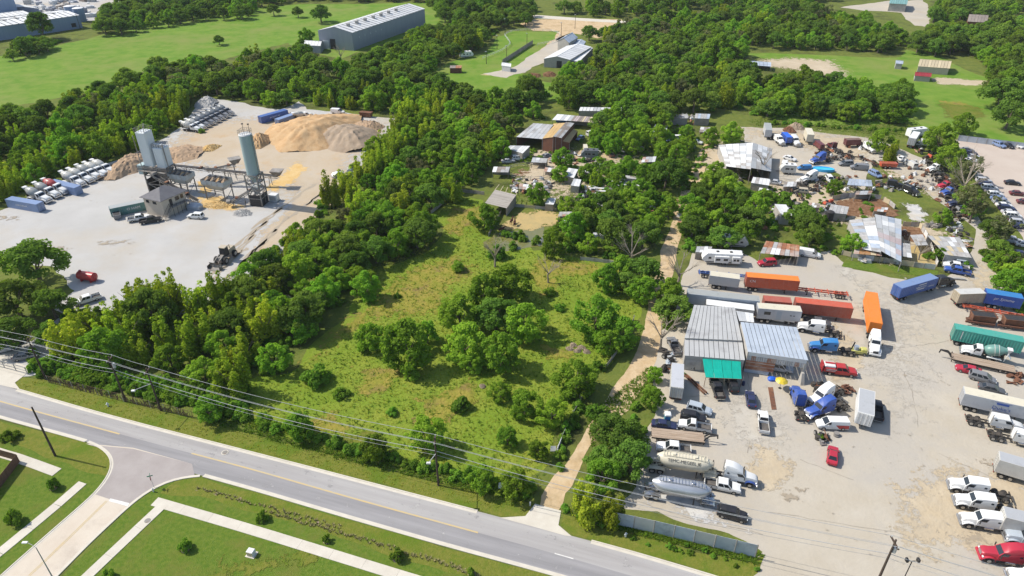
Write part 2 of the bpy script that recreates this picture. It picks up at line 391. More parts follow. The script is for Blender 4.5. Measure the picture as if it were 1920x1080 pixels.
patch('worn_concrete', [(1340, 745), (1420, 700), (1480, 780), (1500, 840), (1440, 860), (1390, 850), (1340, 800)], .022, m_lotgrey, 1.5, 29)
patch('worn_concrete', [(1585, 480), (1560, 510), (1590, 530), (1620, 530), (1600, 500)], .024, m_lotgrey, .6, 291)
patch('dirt_patch', [(1380, 235), (1500, 240), (1640, 258), (1650, 300), (1620, 330), (1560, 300), (1440, 260), (1395, 275)], .022, m_lotdirt, 2, 30)
patch('dirt_patch', [(1650, 300), (1720, 330), (1810, 380), (1870, 470), (1885, 545), (1830, 560), (1800, 520), (1835, 470), (1830, 425), (1760, 380), (1690, 340), (1630, 330)], .026, m_lotdirt, 1.5, 31)
patch('dirt_patch', [(1640, 900), (1790, 860), (1920, 880), (2050, 960), (2000, 1050), (1850, 1060), (1660, 1020)], .022, m_lotdirt, 4, 32)
patch('dirt_patch', [(1400, 820), (1470, 850), (1500, 900), (1440, 930), (1380, 880)], .022, m_lotdirt, 2, 33)
patch('dirt_patch', [(1560, 600), (1610, 640), (1620, 700), (1580, 730), (1540, 700)], .022, m_lotdirt, 2, 34)
patch('lime_dust', [(1180, 925), (1195, 900), (1260, 915), (1350, 945), (1360, 970), (1420, 990), (1430, 1020), (1300, 985), (1200, 945)], .03, m_white, 1.5, 35)
patch('lime_dust', [(1690, 380), (1720, 382), (1745, 405), (1735, 420), (1700, 412)], .03, m_white, 1, 38)
zone('animal_pen_mud', [(1685, 495), (1690, 470), (1730, 455), (1752, 470), (1758, 500), (1740, 505)], .115, m_mud, .5, 39)
zone('animal_pen_mud', [(1690, 425), (1725, 428), (1735, 445), (1715, 455), (1695, 450)], .115, m_soil, .5, 391)
zone('kerbside_grass', [(1578, 500), (1585, 488), (1640, 494), (1700, 502), (1760, 508), (1755, 520), (1700, 515), (1640, 510), (1590, 502)], .05, m_lawn, .3, 40)
patch('dirt_patch', [(1400, 330), (1480, 330), (1600, 350), (1680, 380), (1700, 430), (1600, 430), (1500, 400), (1430, 390)], .02, m_lotdirt, 3, 311)
patch('dirt_patch', [(1640, 420), (1720, 410), (1800, 440), (1780, 480), (1700, 500), (1640, 490)], .02, m_lotdirt, 2, 312)
patch('dirt_patch', [(1300, 300), (1345, 260), (1390, 250), (1400, 330), (1340, 360)], .02, m_lotdirt, 2, 313)
patch('dirt_patch', [(980, 280), (1060, 270), (1100, 300), (1080, 350), (1000, 380), (960, 350)], .02, m_lotdirt, 2, 314)
patch('dirt_patch', [(1100, 330), (1220, 330), (1240, 370), (1130, 400), (1090, 370)], .02, m_path, 2, 315)
for k, q in enumerate([[(760, 745), (850, 720), (900, 745), (850, 790), (770, 780)], [(640, 690), (730, 680), (740, 720), (660, 730)], [(1000, 640), (1070, 630), (1080, 680), (1010, 690)], [(400, 1040), (520, 1045), (600, 1075), (470, 1090), (380, 1080)], [(560, 830), (700, 800), (760, 840), (640, 850)], [(1750, 195), (1840, 200), (1840, 225), (1770, 220)]]):
 patch('dry_grass', q, .03, m_dry if k < 3 else m_verge, 4, 400 + k)
patch('soil_patch', [(1560, 375), (1600, 366), (1660, 372), (1685, 395), (1688, 412), (1620, 408), (1580, 410), (1556, 398)], .03, m_soil, 1, 37)
zone('parking_lot', [(1790, 262), (1860, 270), (2050, 288), (2200, 400), (2100, 560), (1960, 520), (1900, 420), (1850, 350), (1815, 310)], .034, m_pink, 1, 42)
zone('verge', [(28, 720), (40, 708), (90, 712), (240, 750), (380, 790), (520, 826), (680, 868), (820, 905), (1000, 945), (985, 972), (937, 968), (850, 945), (620, 885), (480, 850), (265, 795), (150, 765), (40, 732)], .02, m_verge, .4, 43)
zone('verge', [(1058, 965), (1130, 985), (1200, 1000), (1300, 1035), (1400, 1055), (1435, 1040), (1420, 1075), (1390, 1090), (1325, 1076), (1190, 1035), (1075, 1004), (1052, 985)], .02, m_verge, .4, 44)
zone('lawn', [(-200, 790), (0, 790), (82, 810), (160, 830), (195, 845), (208, 868), (203, 892), (180, 925), (-10, 1085), (-260, 1085)], .015, m_lawn, .2, 45)
zone('lawn', [(112, 1085), (248, 945), (270, 928), (298, 912), (328, 900), (372, 894), (480, 923), (720, 994), (960, 1061), (1040, 1085), (1000, 1200), (300, 1300), (60, 1300)], .015, m_lawn, .2, 46)
zone('verge', [(-200, 770), (0, 790), (82, 810), (160, 830), (195, 845), (208, 868), (200, 892), (130, 870), (0, 825), (-200, 800)], .025, m_verge, .6, 47)
zone('verge', [(372, 894), (480, 923), (720, 994), (960, 1061), (1040, 1085), (900, 1085), (800, 1060), (640, 1010), (480, 962), (370, 930), (300, 925), (328, 903)], .025, m_verge, .6, 48)

# --- main road
FARK = [(-200, 660), (0, 722), (40, 732), (150, 765), (265, 796), (375, 824), (480, 851), (620, 887), (745, 920), (850, 947), (937, 970), (1072, 1005), (1190, 1036), (1325, 1077), (1500, 1130), (1800, 1230)]
NEARK = [(-200, 722), (0, 784), (82, 806), (160, 827), (270, 862), (370, 890), (425, 904), (480, 919), (580, 950), (720, 990), (830, 1022), (960, 1057), (1050, 1081), (1250, 1140), (1500, 1215), (1800, 1310)]
MIDL = [(-200, 692), (0, 753), (60, 770), (150, 794), (250, 821), (357, 850), (420, 866), (480, 882), (600, 917), (705, 947), (820, 978), (935, 1010), (1060, 1043), (1200, 1085), (1500, 1172), (1800, 1270)]
def wl(px): return [Vector(G(*p)) for p in px]
def dense(w, step=3.0):
 out = []
 for a, b in zip(w[:-1], w[1:]):
  n = max(1, int((b - a).length / step))
  out += [a + (b - a) * (i / n) for i in range(n)]
 out.append(w[-1])
 for _ in range(6):
  out = [out[0]] + [(out[i - 1] + out[i] * 2 + out[i + 1]) / 4 for i in range(1, len(out) - 1)] + [out[-1]]
 return out
def strip(name, line, o0, o1, z, material, z0=None, kind='structure'):
 """ribbon along a line between the side offsets o0 and o1 (left positive); a solid kerb when z0 is given"""
 n = len(line); nr = []
 for i in range(n):
  d = (line[min(i + 1, n - 1)] - line[max(i - 1, 0)]).normalized()
  nr.append(Vector((-d.y, d.x)))
 mb = MB()
 if z0 is None:
  vs_ = []
  for p, q in zip(line, nr): vs_ += [(*(p + q * o0), z), (*(p + q * o1), z)]
  mb.add(vs_, [(2 * i, 2 * i + 2, 2 * i + 3, 2 * i + 1) if o0 < o1 else (2 * i + 1, 2 * i + 3, 2 * i + 2, 2 * i) for i in range(n - 1)])
 else:
  mb.loft([[(*(p + q * o0), z0), (*(p + q * o1), z0), (*(p + q * o1), z), (*(p + q * o0), z)] for p, q in zip(line, nr)])
 me = mb.mesh(name, material)
 if z0 is None and me.polygons[0].normal.z < 0: me.flip_normals()
 return struct(name, me, kind)
far, near, mid = dense(wl(FARK)), dense(wl(NEARK)), dense(wl(MIDL))
def lane(name, a, b, z, m):
 me = bpy.data.meshes.new(name)
 pts = list(a) + list(reversed(b))
 me.from_pydata([(p.x, p.y, z) for p in pts], [], [list(range(len(pts)))]); me.materials.append(m)
 if me.polygons[0].normal.z < 0: me.flip_normals()
 struct(name, me)
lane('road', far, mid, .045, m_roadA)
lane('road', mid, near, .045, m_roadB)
def cut(line, x0, x1): return [p for p in line if x0 <= p.x <= x1]
ax0, ax1 = G(937, 970)[0], G(1072, 1005)[0]
lx = G(22, 728)[0]
for nm, seg in (('kerb', cut(far, lx, ax0)), ('kerb', cut(far, ax1, 300))):
 strip(nm, seg, 0, .22, .13, m_kerb, 0)
 strip('gutter', seg, -.5, 0, .05, m_kerb)
nx0, nx1 = G(170, 830)[0], G(345, 884)[0]
for seg in (cut(near, -300, nx0), cut(near, nx1, 300)):
 strip('kerb', seg, -.22, 0, .13, m_kerb, 0)
 strip('gutter', seg, 0, .5, .05, m_kerb)
strip('centre_line', cut(mid, -300, G(250, 821)[0]), -.14, .14, .055, m_yellow)
strip('centre_line', cut(mid, G(357, 850)[0], G(935, 1010)[0]), -.14, .14, .055, m_yellow)
strip('centre_line', dense(wl([(1040, 1038), (1075, 1048)]), .5), -.08, .08, .055, m_wpaint)
# --- side street, its kerbs, stop bar and centre line
zone('side_street', [(160, 832), (195, 842), (212, 866), (207, 890), (180, 925), (100, 994), (0, 1082), (-120, 1200), (20, 1200), (105, 1082), (170, 1016), (245, 946), (268, 927), (295, 911), (326, 899), (365, 891), (360, 870), (250, 840)], .05, m_street, 0)
zone('junction_asphalt', [(165, 834), (195, 842), (212, 866), (207, 890), (178, 927), (240, 948), (268, 927), (295, 911), (326, 899), (365, 891), (360, 870), (250, 842)], .06, mat('junction_asphalt', (.315, .28, .262), (.36, .325, .305), scale=.3, rough=.9, bump=.06, bscale=6), 0)
lk = dense(wl([(165, 829), (190, 838), (208, 855), (213, 868), (208, 888), (180, 925), (100, 994), (0, 1082), (-120, 1195)]), 1.0)
rk = dense(wl([(375, 893), (345, 893), (322, 899), (295, 911), (268, 927), (245, 946), (170, 1016), (105, 1082), (0, 1190)]), 1.0)
strip('kerb', lk, -.2, 0, .13, m_kerb, 0); strip('gutter', lk, 0, .35, .07, m_kerb)
strip('kerb', rk, 0, .2, .13, m_kerb, 0); strip('gutter', rk, -.35, 0, .07, m_kerb)
zone('stop_bar', [(204, 940), (207, 935), (243, 944), (239, 950)], .075, m_wpaint, 0)
sl = dense(wl([(200, 940), (130, 1010), (55, 1080)]))
strip('centre_line', sl, -.2, -.07, .066, m_yellow); strip('centre_line', sl, .07, .2, .066, m_yellow)
# --- driveway aprons
zone('driveway_apron', [(937, 971), (985, 968), (1003, 945), (1052, 958), (1047, 985), (1072, 1006), (1060, 1005), (1000, 988)], .062, m_conc, 0)
zone('driveway_apron', [(-120, 690), (0, 668), (60, 690), (45, 705), (28, 718), (38, 731), (0, 722), (-120, 690)], .062, m_conc, 0)
# --- cracks in the truck yard
rg = random.Random(5)
for a, b in [((1675, 650), (1715, 800)), ((1672, 655), (1780, 640)), ((1400, 700), (1405, 850)), ((1290, 745), (1330, 745)), ((1495, 760), (1520, 790)), ((1640, 660), (1672, 650)), ((1440, 960), (1700, 1010)), ((1190, 940), (1430, 1005)), ((1760, 850), (1880, 905)), ((1500, 860), (1600, 900)), ((1600, 520), (1660, 600)), ((1700, 700), (1760, 720))]:
 mb = MB(); p, q = Vector(G(*a)), Vector(G(*b)); n = max(6, int((q - p).length / 1.5)); off = 0; pts = []
 d = (q - p).normalized(); nn = Vector((-d.y, d.x))
 for i in range(n + 1):
  off += rg.uniform(-.3, .3); pts.append(p + (q - p) * (i / n) + nn * off)
 for i in range(n):
  w0, w1 = rg.uniform(.01, .07), rg.uniform(.01, .07)
  mb.add([(*(pts[i] - nn * w0), .04), (*(pts[i + 1] - nn * w1), .04), (*(pts[i + 1] + nn * w1), .04), (*(pts[i] + nn * w0), .04)], [(0, 1, 2, 3)])
 struct('crack', mb.mesh('crack', m_crack))
rg = random.Random(15)
for (x, y, r) in [(1270, 905, 2.2), (1825, 1012, 2.6), (1495, 920, 1.6), (1340, 960, 1.8), (1700, 705, 1.5), (1420, 842, 1.5), (1620, 760, 1.2), (1480, 935, 2), (1860, 870, 2.4), (215, 455, 4), (90, 470, 5), (12, 410, 4)]:
 c = G(x, y); st = []
 for k in range(14):
  a = k / 14 * 6.283; rr = r * rg.uniform(.5, 1.2); st.append((c[0] + rr * 1.5 * math.cos(a), c[1] + rr * .6 * math.sin(a)))
 patch('oil_stain', st, .044, m_wet, .3, 7, world=True)
m_tyremark = mat('tyre_dust', (.385, .335, .265), (.37, .325, .26), scale=1, rough=.95); m_tyreroad = mat('worn_asphalt', (.265, .255, .25), (.285, .275, .27), scale=1, rough=.9); m_palewear = mat('pale_wear', (.40, .385, .365), rough=.9)
for ln_, offs, m in ((far, (-1.2, -2.7), m_tyreroad), (near, (1.2, 2.7), m_tyreroad), (near, (2.0,), m_palewear), (far, (-2.0,), m_palewear)):
 for o_ in offs: strip('tyre_wear', ln_, o_ - .42, o_ + .42, .0525 if m is m_tyreroad else .0495, feathered(m))
rg = random.Random(44)
for k in range(16):
 a = (rg.uniform(1240, 1880), rg.uniform(560, 1040)); p = Vector(G(*a)); h0 = rg.choice((-.4, -.3, 1.4, 1.2, 2.8)) + rg.uniform(-.3, .3); cv = rg.uniform(-.035, .035); pts = [p]
 for i in range(30): pts.append(pts[-1] + Vector((math.cos(h0 + cv * i), math.sin(h0 + cv * i))))
 for o_ in (-.85, .85): strip('tyre_track', pts, o_ - .17, o_ + .17, .1 + k * .0014 + (.0007 if o_ > 0 else 0), feathered(m_tyremark))
rg = random.Random(45)
for k in range(9):
 p = Vector(G(rg.uniform(120, 520), rg.uniform(380, 520))); h0 = rg.uniform(.2, .8); cv = rg.uniform(-.03, .03); pts = [p]
 for i in range(34): pts.append(pts[-1] + Vector((math.cos(h0 + cv * i), math.sin(h0 + cv * i))) * 1.3)
 if max(q.x for q in pts) > G(520, 430)[0]: continue
 for o_ in (-.9, .9): strip('tyre_track', pts, o_ - .28, o_ + .28, .1 + k * .0014 + (.0007 if o_ > 0 else 0), feathered(m_tyremark))
# --- pavements built slab by slab
def pavement(line_px, width, slab=1.9, side=1, zt=.1):
 ln = dense(wl(line_px), .6); root = None
 d, pts, acc = 0, [ln[0]], 0
 for a, b in zip(ln[:-1], ln[1:]):
  acc += (b - a).length
  if acc >= slab: pts.append(b); acc = 0
 for i, (a, b) in enumerate(zip(pts[:-1], pts[1:])):
  t = (b - a).normalized(); n = Vector((-t.y, t.x)) * side * width
  a2, b2 = a + t * .012, b - t * .012
  mb = MB().slab([(*a2, zt), (*b2, zt), (*(b2 + n), zt), (*(a2 + n), zt)], .1)
  if root is None:
   root = struct('pavement', MB().add([(*a, .03), (*(a + t), .03), (*(a + t + n), .03), (*(a + n), .03)], [(0, 1, 2, 3)]).mesh('pavement', m_crack))
  part('slab', mb, root, m_conc)
pavement([(297, 933), (480, 986), (640, 1035), (800, 1084), (960, 1130)], 1.75, 5.2, -1)
pavement([(306, 937), (276, 965), (170, 1064), (100, 1130)], 1.7, 5.2, 1, .106)
pavement([(-120, 812), (0, 840), (60, 858), (95, 872), (147, 890)], 1.8, 4.5, -1)
pavement([(148, 903), (100, 945), (0, 1027), (-80, 1090)], 1.7, 4.5, 1)
# ================================================================== vegetation
def leafmat(name, col, col2, trans=.45):
 m = bpy.data.materials.new(name); m.use_nodes = True
 nt = m.node_tree; N, Lk = nt.nodes, nt.links; N.clear()
 out = N.new('ShaderNodeOutputMaterial'); df = N.new('ShaderNodeBsdfDiffuse'); tr = N.new('ShaderNodeBsdfTranslucent')
 ms = N.new('ShaderNodeMixShader'); ms.inputs[0].default_value = trans
 at = N.new('ShaderNodeAttribute'); at.attribute_name = 'tint'
 mx = N.new('ShaderNodeMix'); mx.data_type = 'RGBA'; mx.inputs['A'].default_value = (*col, 1); mx.inputs['B'].default_value = (*col2, 1)
 Lk.new(at.outputs['Fac'], mx.inputs['Factor'])
 oi = N.new('ShaderNodeObjectInfo')
 r1 = N.new('ShaderNodeMapRange'); r1.inputs[3].default_value, r1.inputs[4].default_value = .68, 1.3
 r2 = N.new('ShaderNodeMapRange'); r2.inputs[3].default_value, r2.inputs[4].default_value = .482, .514
 mu = N.new('ShaderNodeMath'); mu.operation = 'MULTIPLY'; mu.inputs[1].default_value = 7.31
 fr = N.new('ShaderNodeMath'); fr.operation = 'FRACT'
 Lk.new(oi.outputs['Random'], r1.inputs[0]); Lk.new(oi.outputs['Random'], mu.inputs[0]); Lk.new(mu.outputs[0], fr.inputs[0]); Lk.new(fr.outputs[0], r2.inputs[0])
 hv = N.new('ShaderNodeHueSaturation'); Lk.new(r1.outputs[0], hv.inputs['Value']); Lk.new(r2.outputs[0], hv.inputs['Hue'])
 Lk.new(mx.outputs['Result'], hv.inputs['Color'])
 Lk.new(hv.outputs[0], df.inputs[0])
 g2 = N.new('ShaderNodeMix'); g2.data_type = 'RGBA'; g2.blend_type = 'MULTIPLY'; g2.inputs['Factor'].default_value = 1.0; g2.inputs['B'].default_value = (1.15, 1.25, .5, 1)
 Lk.new(hv.outputs[0], g2.inputs['A']); Lk.new(g2.outputs['Result'], tr.inputs[0])
 Lk.new(df.outputs[0], ms.inputs[1]); Lk.new(tr.outputs[0], ms.inputs[2]); Lk.new(ms.outputs[0], out.inputs[0])
 return m
L_oak = leafmat('leaf_dark_oak', (.115, .20, .034), (.19, .295, .046))
L_mid = leafmat('leaf_mid_green', (.16, .295, .03), (.25, .40, .04))
L_wil = leafmat('leaf_yellow_green', (.25, .345, .03), (.36, .44, .04))
L_gry = leafmat('leaf_grey_green', (.15, .17, .075), (.21, .22, .10))
L_shr = leafmat('leaf_shrub', (.13, .25, .03), (.20, .34, .04))
m_bark = mat('bark', (.13, .10, .075), (.19, .155, .12), scale=3, rough=.95, coords='object')
m_dead = mat('dead_wood', (.33, .28, .22), (.25, .21, .16), scale=2, rough=.95, coords='object')

def mesh_np(name, v, f, mats, tint=None):
 """v (n,3), f (m,4) quads"""
 me = bpy.data.meshes.new(name)
 me.vertices.add(len(v)); me.vertices.foreach_set('co', np.asarray(v, dtype=np.float32).ravel())
 k = f.shape[1]
 me.loops.add(f.size); me.loops.foreach_set('vertex_index', f.astype(np.int32).ravel())
 me.polygons.add(len(f)); me.polygons.foreach_set('loop_start', np.arange(0, f.size, k, dtype=np.int32))
 me.polygons.foreach_set('loop_total', np.full(len(f), k, dtype=np.int32))
 for m in mats: me.materials.append(m)
 if tint is not None:
  a = me.attributes.new('tint', 'FLOAT', 'POINT'); a.data.foreach_set('value', tint.astype(np.float32))
 me.update(calc_edges=True)
 return me
def leaves(rng, lobes, n, size, out=.75, droop=0.0, inner=.35):
 """rhombic leaf sprays over the surfaces of many lobes (cx, cy, cz, r, squash)"""
 lob = np.array(lobes)
 w = lob[:, 3] ** 2; w /= w.sum()
 k = rng.choice(len(lob), n, p=w)
 d = rng.normal(size=(n, 3)); d /= np.linalg.norm(d, axis=1)[:, None]
 flip = (d[:, 2] < -.35) & (rng.random(n) < .6); d[flip, 2] *= -1
 rad = lob[k, 3] * np.where(rng.random(n) < inner, rng.uniform(.45, .9, n), rng.uniform(.88, 1.1, n))
 c = lob[k, :3] + d * rad[:, None] * np.stack([np.ones(n), np.ones(n), lob[k, 4]], 1)
 nn = d * out + rng.normal(size=(n, 3)) * .42 + np.array([0, 0, .22])
 nn /= np.linalg.norm(nn, axis=1)[:, None]
 t = np.cross(nn, rng.normal(size=(n, 3))); t /= np.linalg.norm(t, axis=1)[:, None]
 s = np.cross(nn, t)
 a = size * rng.uniform(.6, 1.35, n)[:, None]; b = a * rng.uniform(.5, .85, n)[:, None]
 c2 = c - np.array([0, 0, 1.0]) * droop * a
 v = np.stack([c + t * a, c + s * b, c2 - t * a, c - s * b], 1).reshape(-1, 3)
 f = np.arange(4 * n).reshape(-1, 4)
 lt = rng.random(len(lob))
 tint = np.clip(lt[k] * .6 + rng.random(n) * .4, 0, 1).repeat(4)
 return v, f, tint
def crown(kind, seed):
 rng = np.random.default_rng(seed)
 lob = []
 if kind == 'oak':          # broad, rounded, clumped
  for i in range(58):
   a = rng.uniform(0, 6.283); h = rng.uniform(0, 1) ** .8
   rr = 4.3 * math.sqrt(max(0, 1 - (h * 1.0) ** 2.4)) * math.sqrt(rng.uniform(.2, 1.25))
   lob.append((rr * math.cos(a), rr * math.sin(a), 2.6 + 4.6 * h, rng.uniform(.6, 1.3), .8))
  v, f, t = leaves(rng, lob, 5600, .26)
 elif kind == 'mid':        # rounder, smaller clumps
  for i in range(66):
   a = rng.uniform(0, 6.283); h = rng.uniform(0, 1)
   rr = 3.6 * math.sqrt(max(0.03, 1 - (2 * h - .85) ** 2)) * math.sqrt(rng.uniform(.15, 1.3))
   lob.append((rr * math.cos(a), rr * math.sin(a), .9 + 6.3 * h, rng.uniform(.45, 1.0), .95))
  v, f, t = leaves(rng, lob, 5400, .235)
 elif kind == 'willow':     # upright plumes
  for j in range(9):
   a = rng.uniform(0, 6.283); r0 = 2.2 * math.sqrt(rng.uniform(0, 1)); top = rng.uniform(6.2, 10) - r0 * .8
   for i in range(5):
    h = i / 4; lob.append((r0 * (1 + .25 * h) * math.cos(a) + rng.normal() * .15, r0 * (1 + .25 * h) * math.sin(a) + rng.normal() * .15, 1.5 + (top - 1.5) * h, rng.uniform(.85, 1.15) * (1.25 - .72 * h), 1.25))
  v, f, t = leaves(rng, lob, 4000, .27, droop=.35)
 elif kind == 'shrub':
  for i in range(13):
   a = rng.uniform(0, 6.283); rr = 1.25 * math.sqrt(rng.uniform(0, 1))
   lob.append((rr * math.cos(a), rr * math.sin(a), rng.uniform(.35, 1.7) * (1.15 - rr * .35), rng.uniform(.4, .75), .9))
  v, f, t = leaves(rng, lob, 1000, .21)
 elif kind == 'scraggy':    # thin grey-green crown
  for i in range(26):
   a = rng.uniform(0, 6.283); h = rng.uniform(0, 1); rr = 3.3 * math.sqrt(rng.uniform(.1, 1)) * (.5 + .5 * h)
   lob.append((rr * math.cos(a), rr * math.sin(a), 2.2 + 4.6 * h, rng.uniform(.5, .9), .8))
  v, f, t = leaves(rng, lob, 1500, .24)
 return v, f, t
def trunk(kind, seed):
 rg = random.Random(seed); mb = MB()
 H = {'oak': 5.0, 'mid': 5.0, 'willow': 6.5, 'shrub': 1.2, 'scraggy': 5.4, 'dead': 5.0}[kind]
 r = {'oak': .34, 'mid': .26, 'willow': .22, 'shrub': .07, 'scraggy': .2, 'dead': .2}[kind]
 mb.cyl((0, 0, -.1), (rg.uniform(-.2, .2), rg.uniform(-.2, .2), H * .45), r * 1.15, r * .75, 7)
 for k in range(7 if kind == 'dead' else 5):
  a = k * 1.27 + rg.uniform(-.4, .4); z0 = H * rg.uniform(.32, .5); L = H * rg.uniform(.3, .52)
  q = (math.cos(a) * L * .75, math.sin(a) * L * .75, z0 + H * rg.uniform(.28, .6))
  mb.cyl((0, 0, z0), q, r * .5, r * .2, 5)
  for j in range(4 if kind == 'dead' else 2):
   b = a + rg.uniform(-.9, .9); l2 = L * rg.uniform(.35, .7)
   s0 = Vector(q) * rg.uniform(.7, 1) + Vector((0, 0, z0 * .15))
   s1 = s0 + Vector((math.cos(b) * l2 * .7, math.sin(b) * l2 * .7, l2 * rg.uniform(.3, .9)))
   mb.cyl(s0, s1, r * .2, r * .06, 4)
   if kind == 'dead':
    for _ in range(3):
     b2 = b + rg.uniform(-1.2, 1.2); s2 = s0.lerp(s1, rg.uniform(.3, .95))
     mb.cyl(s2, s2 + Vector((math.cos(b2) * .8, math.sin(b2) * .8, rg.uniform(.3, .9))), r * .1, r * .04, 3)
 return mb
SPEC = {'oak': (L_oak, 5, 4.9, 7.6), 'mid': (L_mid, 5, 4.3, 7.6), 'willow': (L_wil, 5, 3.3, 9.4), 'shrub': (L_shr, 4, 1.7, 2.0), 'scraggy': (L_gry, 2, 3.8, 7.2)}   # material, variants, crown radius, height
CROWN, TRUNK = {}, {}
VAR = []                                                 # flat list for the far wood: (kind, k)
for kind, (lm, nv, cr, ch) in SPEC.items():
 for k in range(nv):
  v, f, t = crown(kind, 100 + 17 * k + len(kind))
  CROWN[kind, k] = mesh_np('crown', v, f, [lm], t)
  TRUNK[kind, k] = trunk(kind, 40 + k).mesh('trunk', m_bark, True)
  VAR.append((kind, k))
DEAD = [trunk('dead', 90 + k).mesh('trunk', m_dead, True) for k in range(3)]
trng = random.Random(77)
NEARV = {}                                               # first placed crown and trunk of each variant, re-used by the far wood
def tree(kind, x, y, s, name, label, cat, group=None, sz=None, mats=None):
 k = trng.randrange(SPEC[kind][1])
 t = thing(name, label, cat, (x, y, 0), trng.uniform(0, 6.283), group, (s * trng.uniform(.86, 1.14), s * trng.uniform(.86, 1.14), (sz or s)))
 c = put('crown', CROWN[kind, k], t, mats)
 b = put('trunk', TRUNK[kind, k], t)
 NEARV.setdefault((kind, k), (c, b))
 return t
def at_crown(kind, px, py, wpx, sz=None):
 """land spot and size of a plant whose crown centre is seen at (px, py), wpx wide in the photograph"""
 _, _, cr, ch = SPEC[kind]
 x, y = G(px, py); s = 1.0
 for _ in range(6):
  dep = y * _c + (CAMH - ch * s * .5) * _s
  s = wpx / 2.0 * dep / FPX / cr
  x, y = G(px, py, ch * s * (sz or 1) * .55)
 return x, y, s

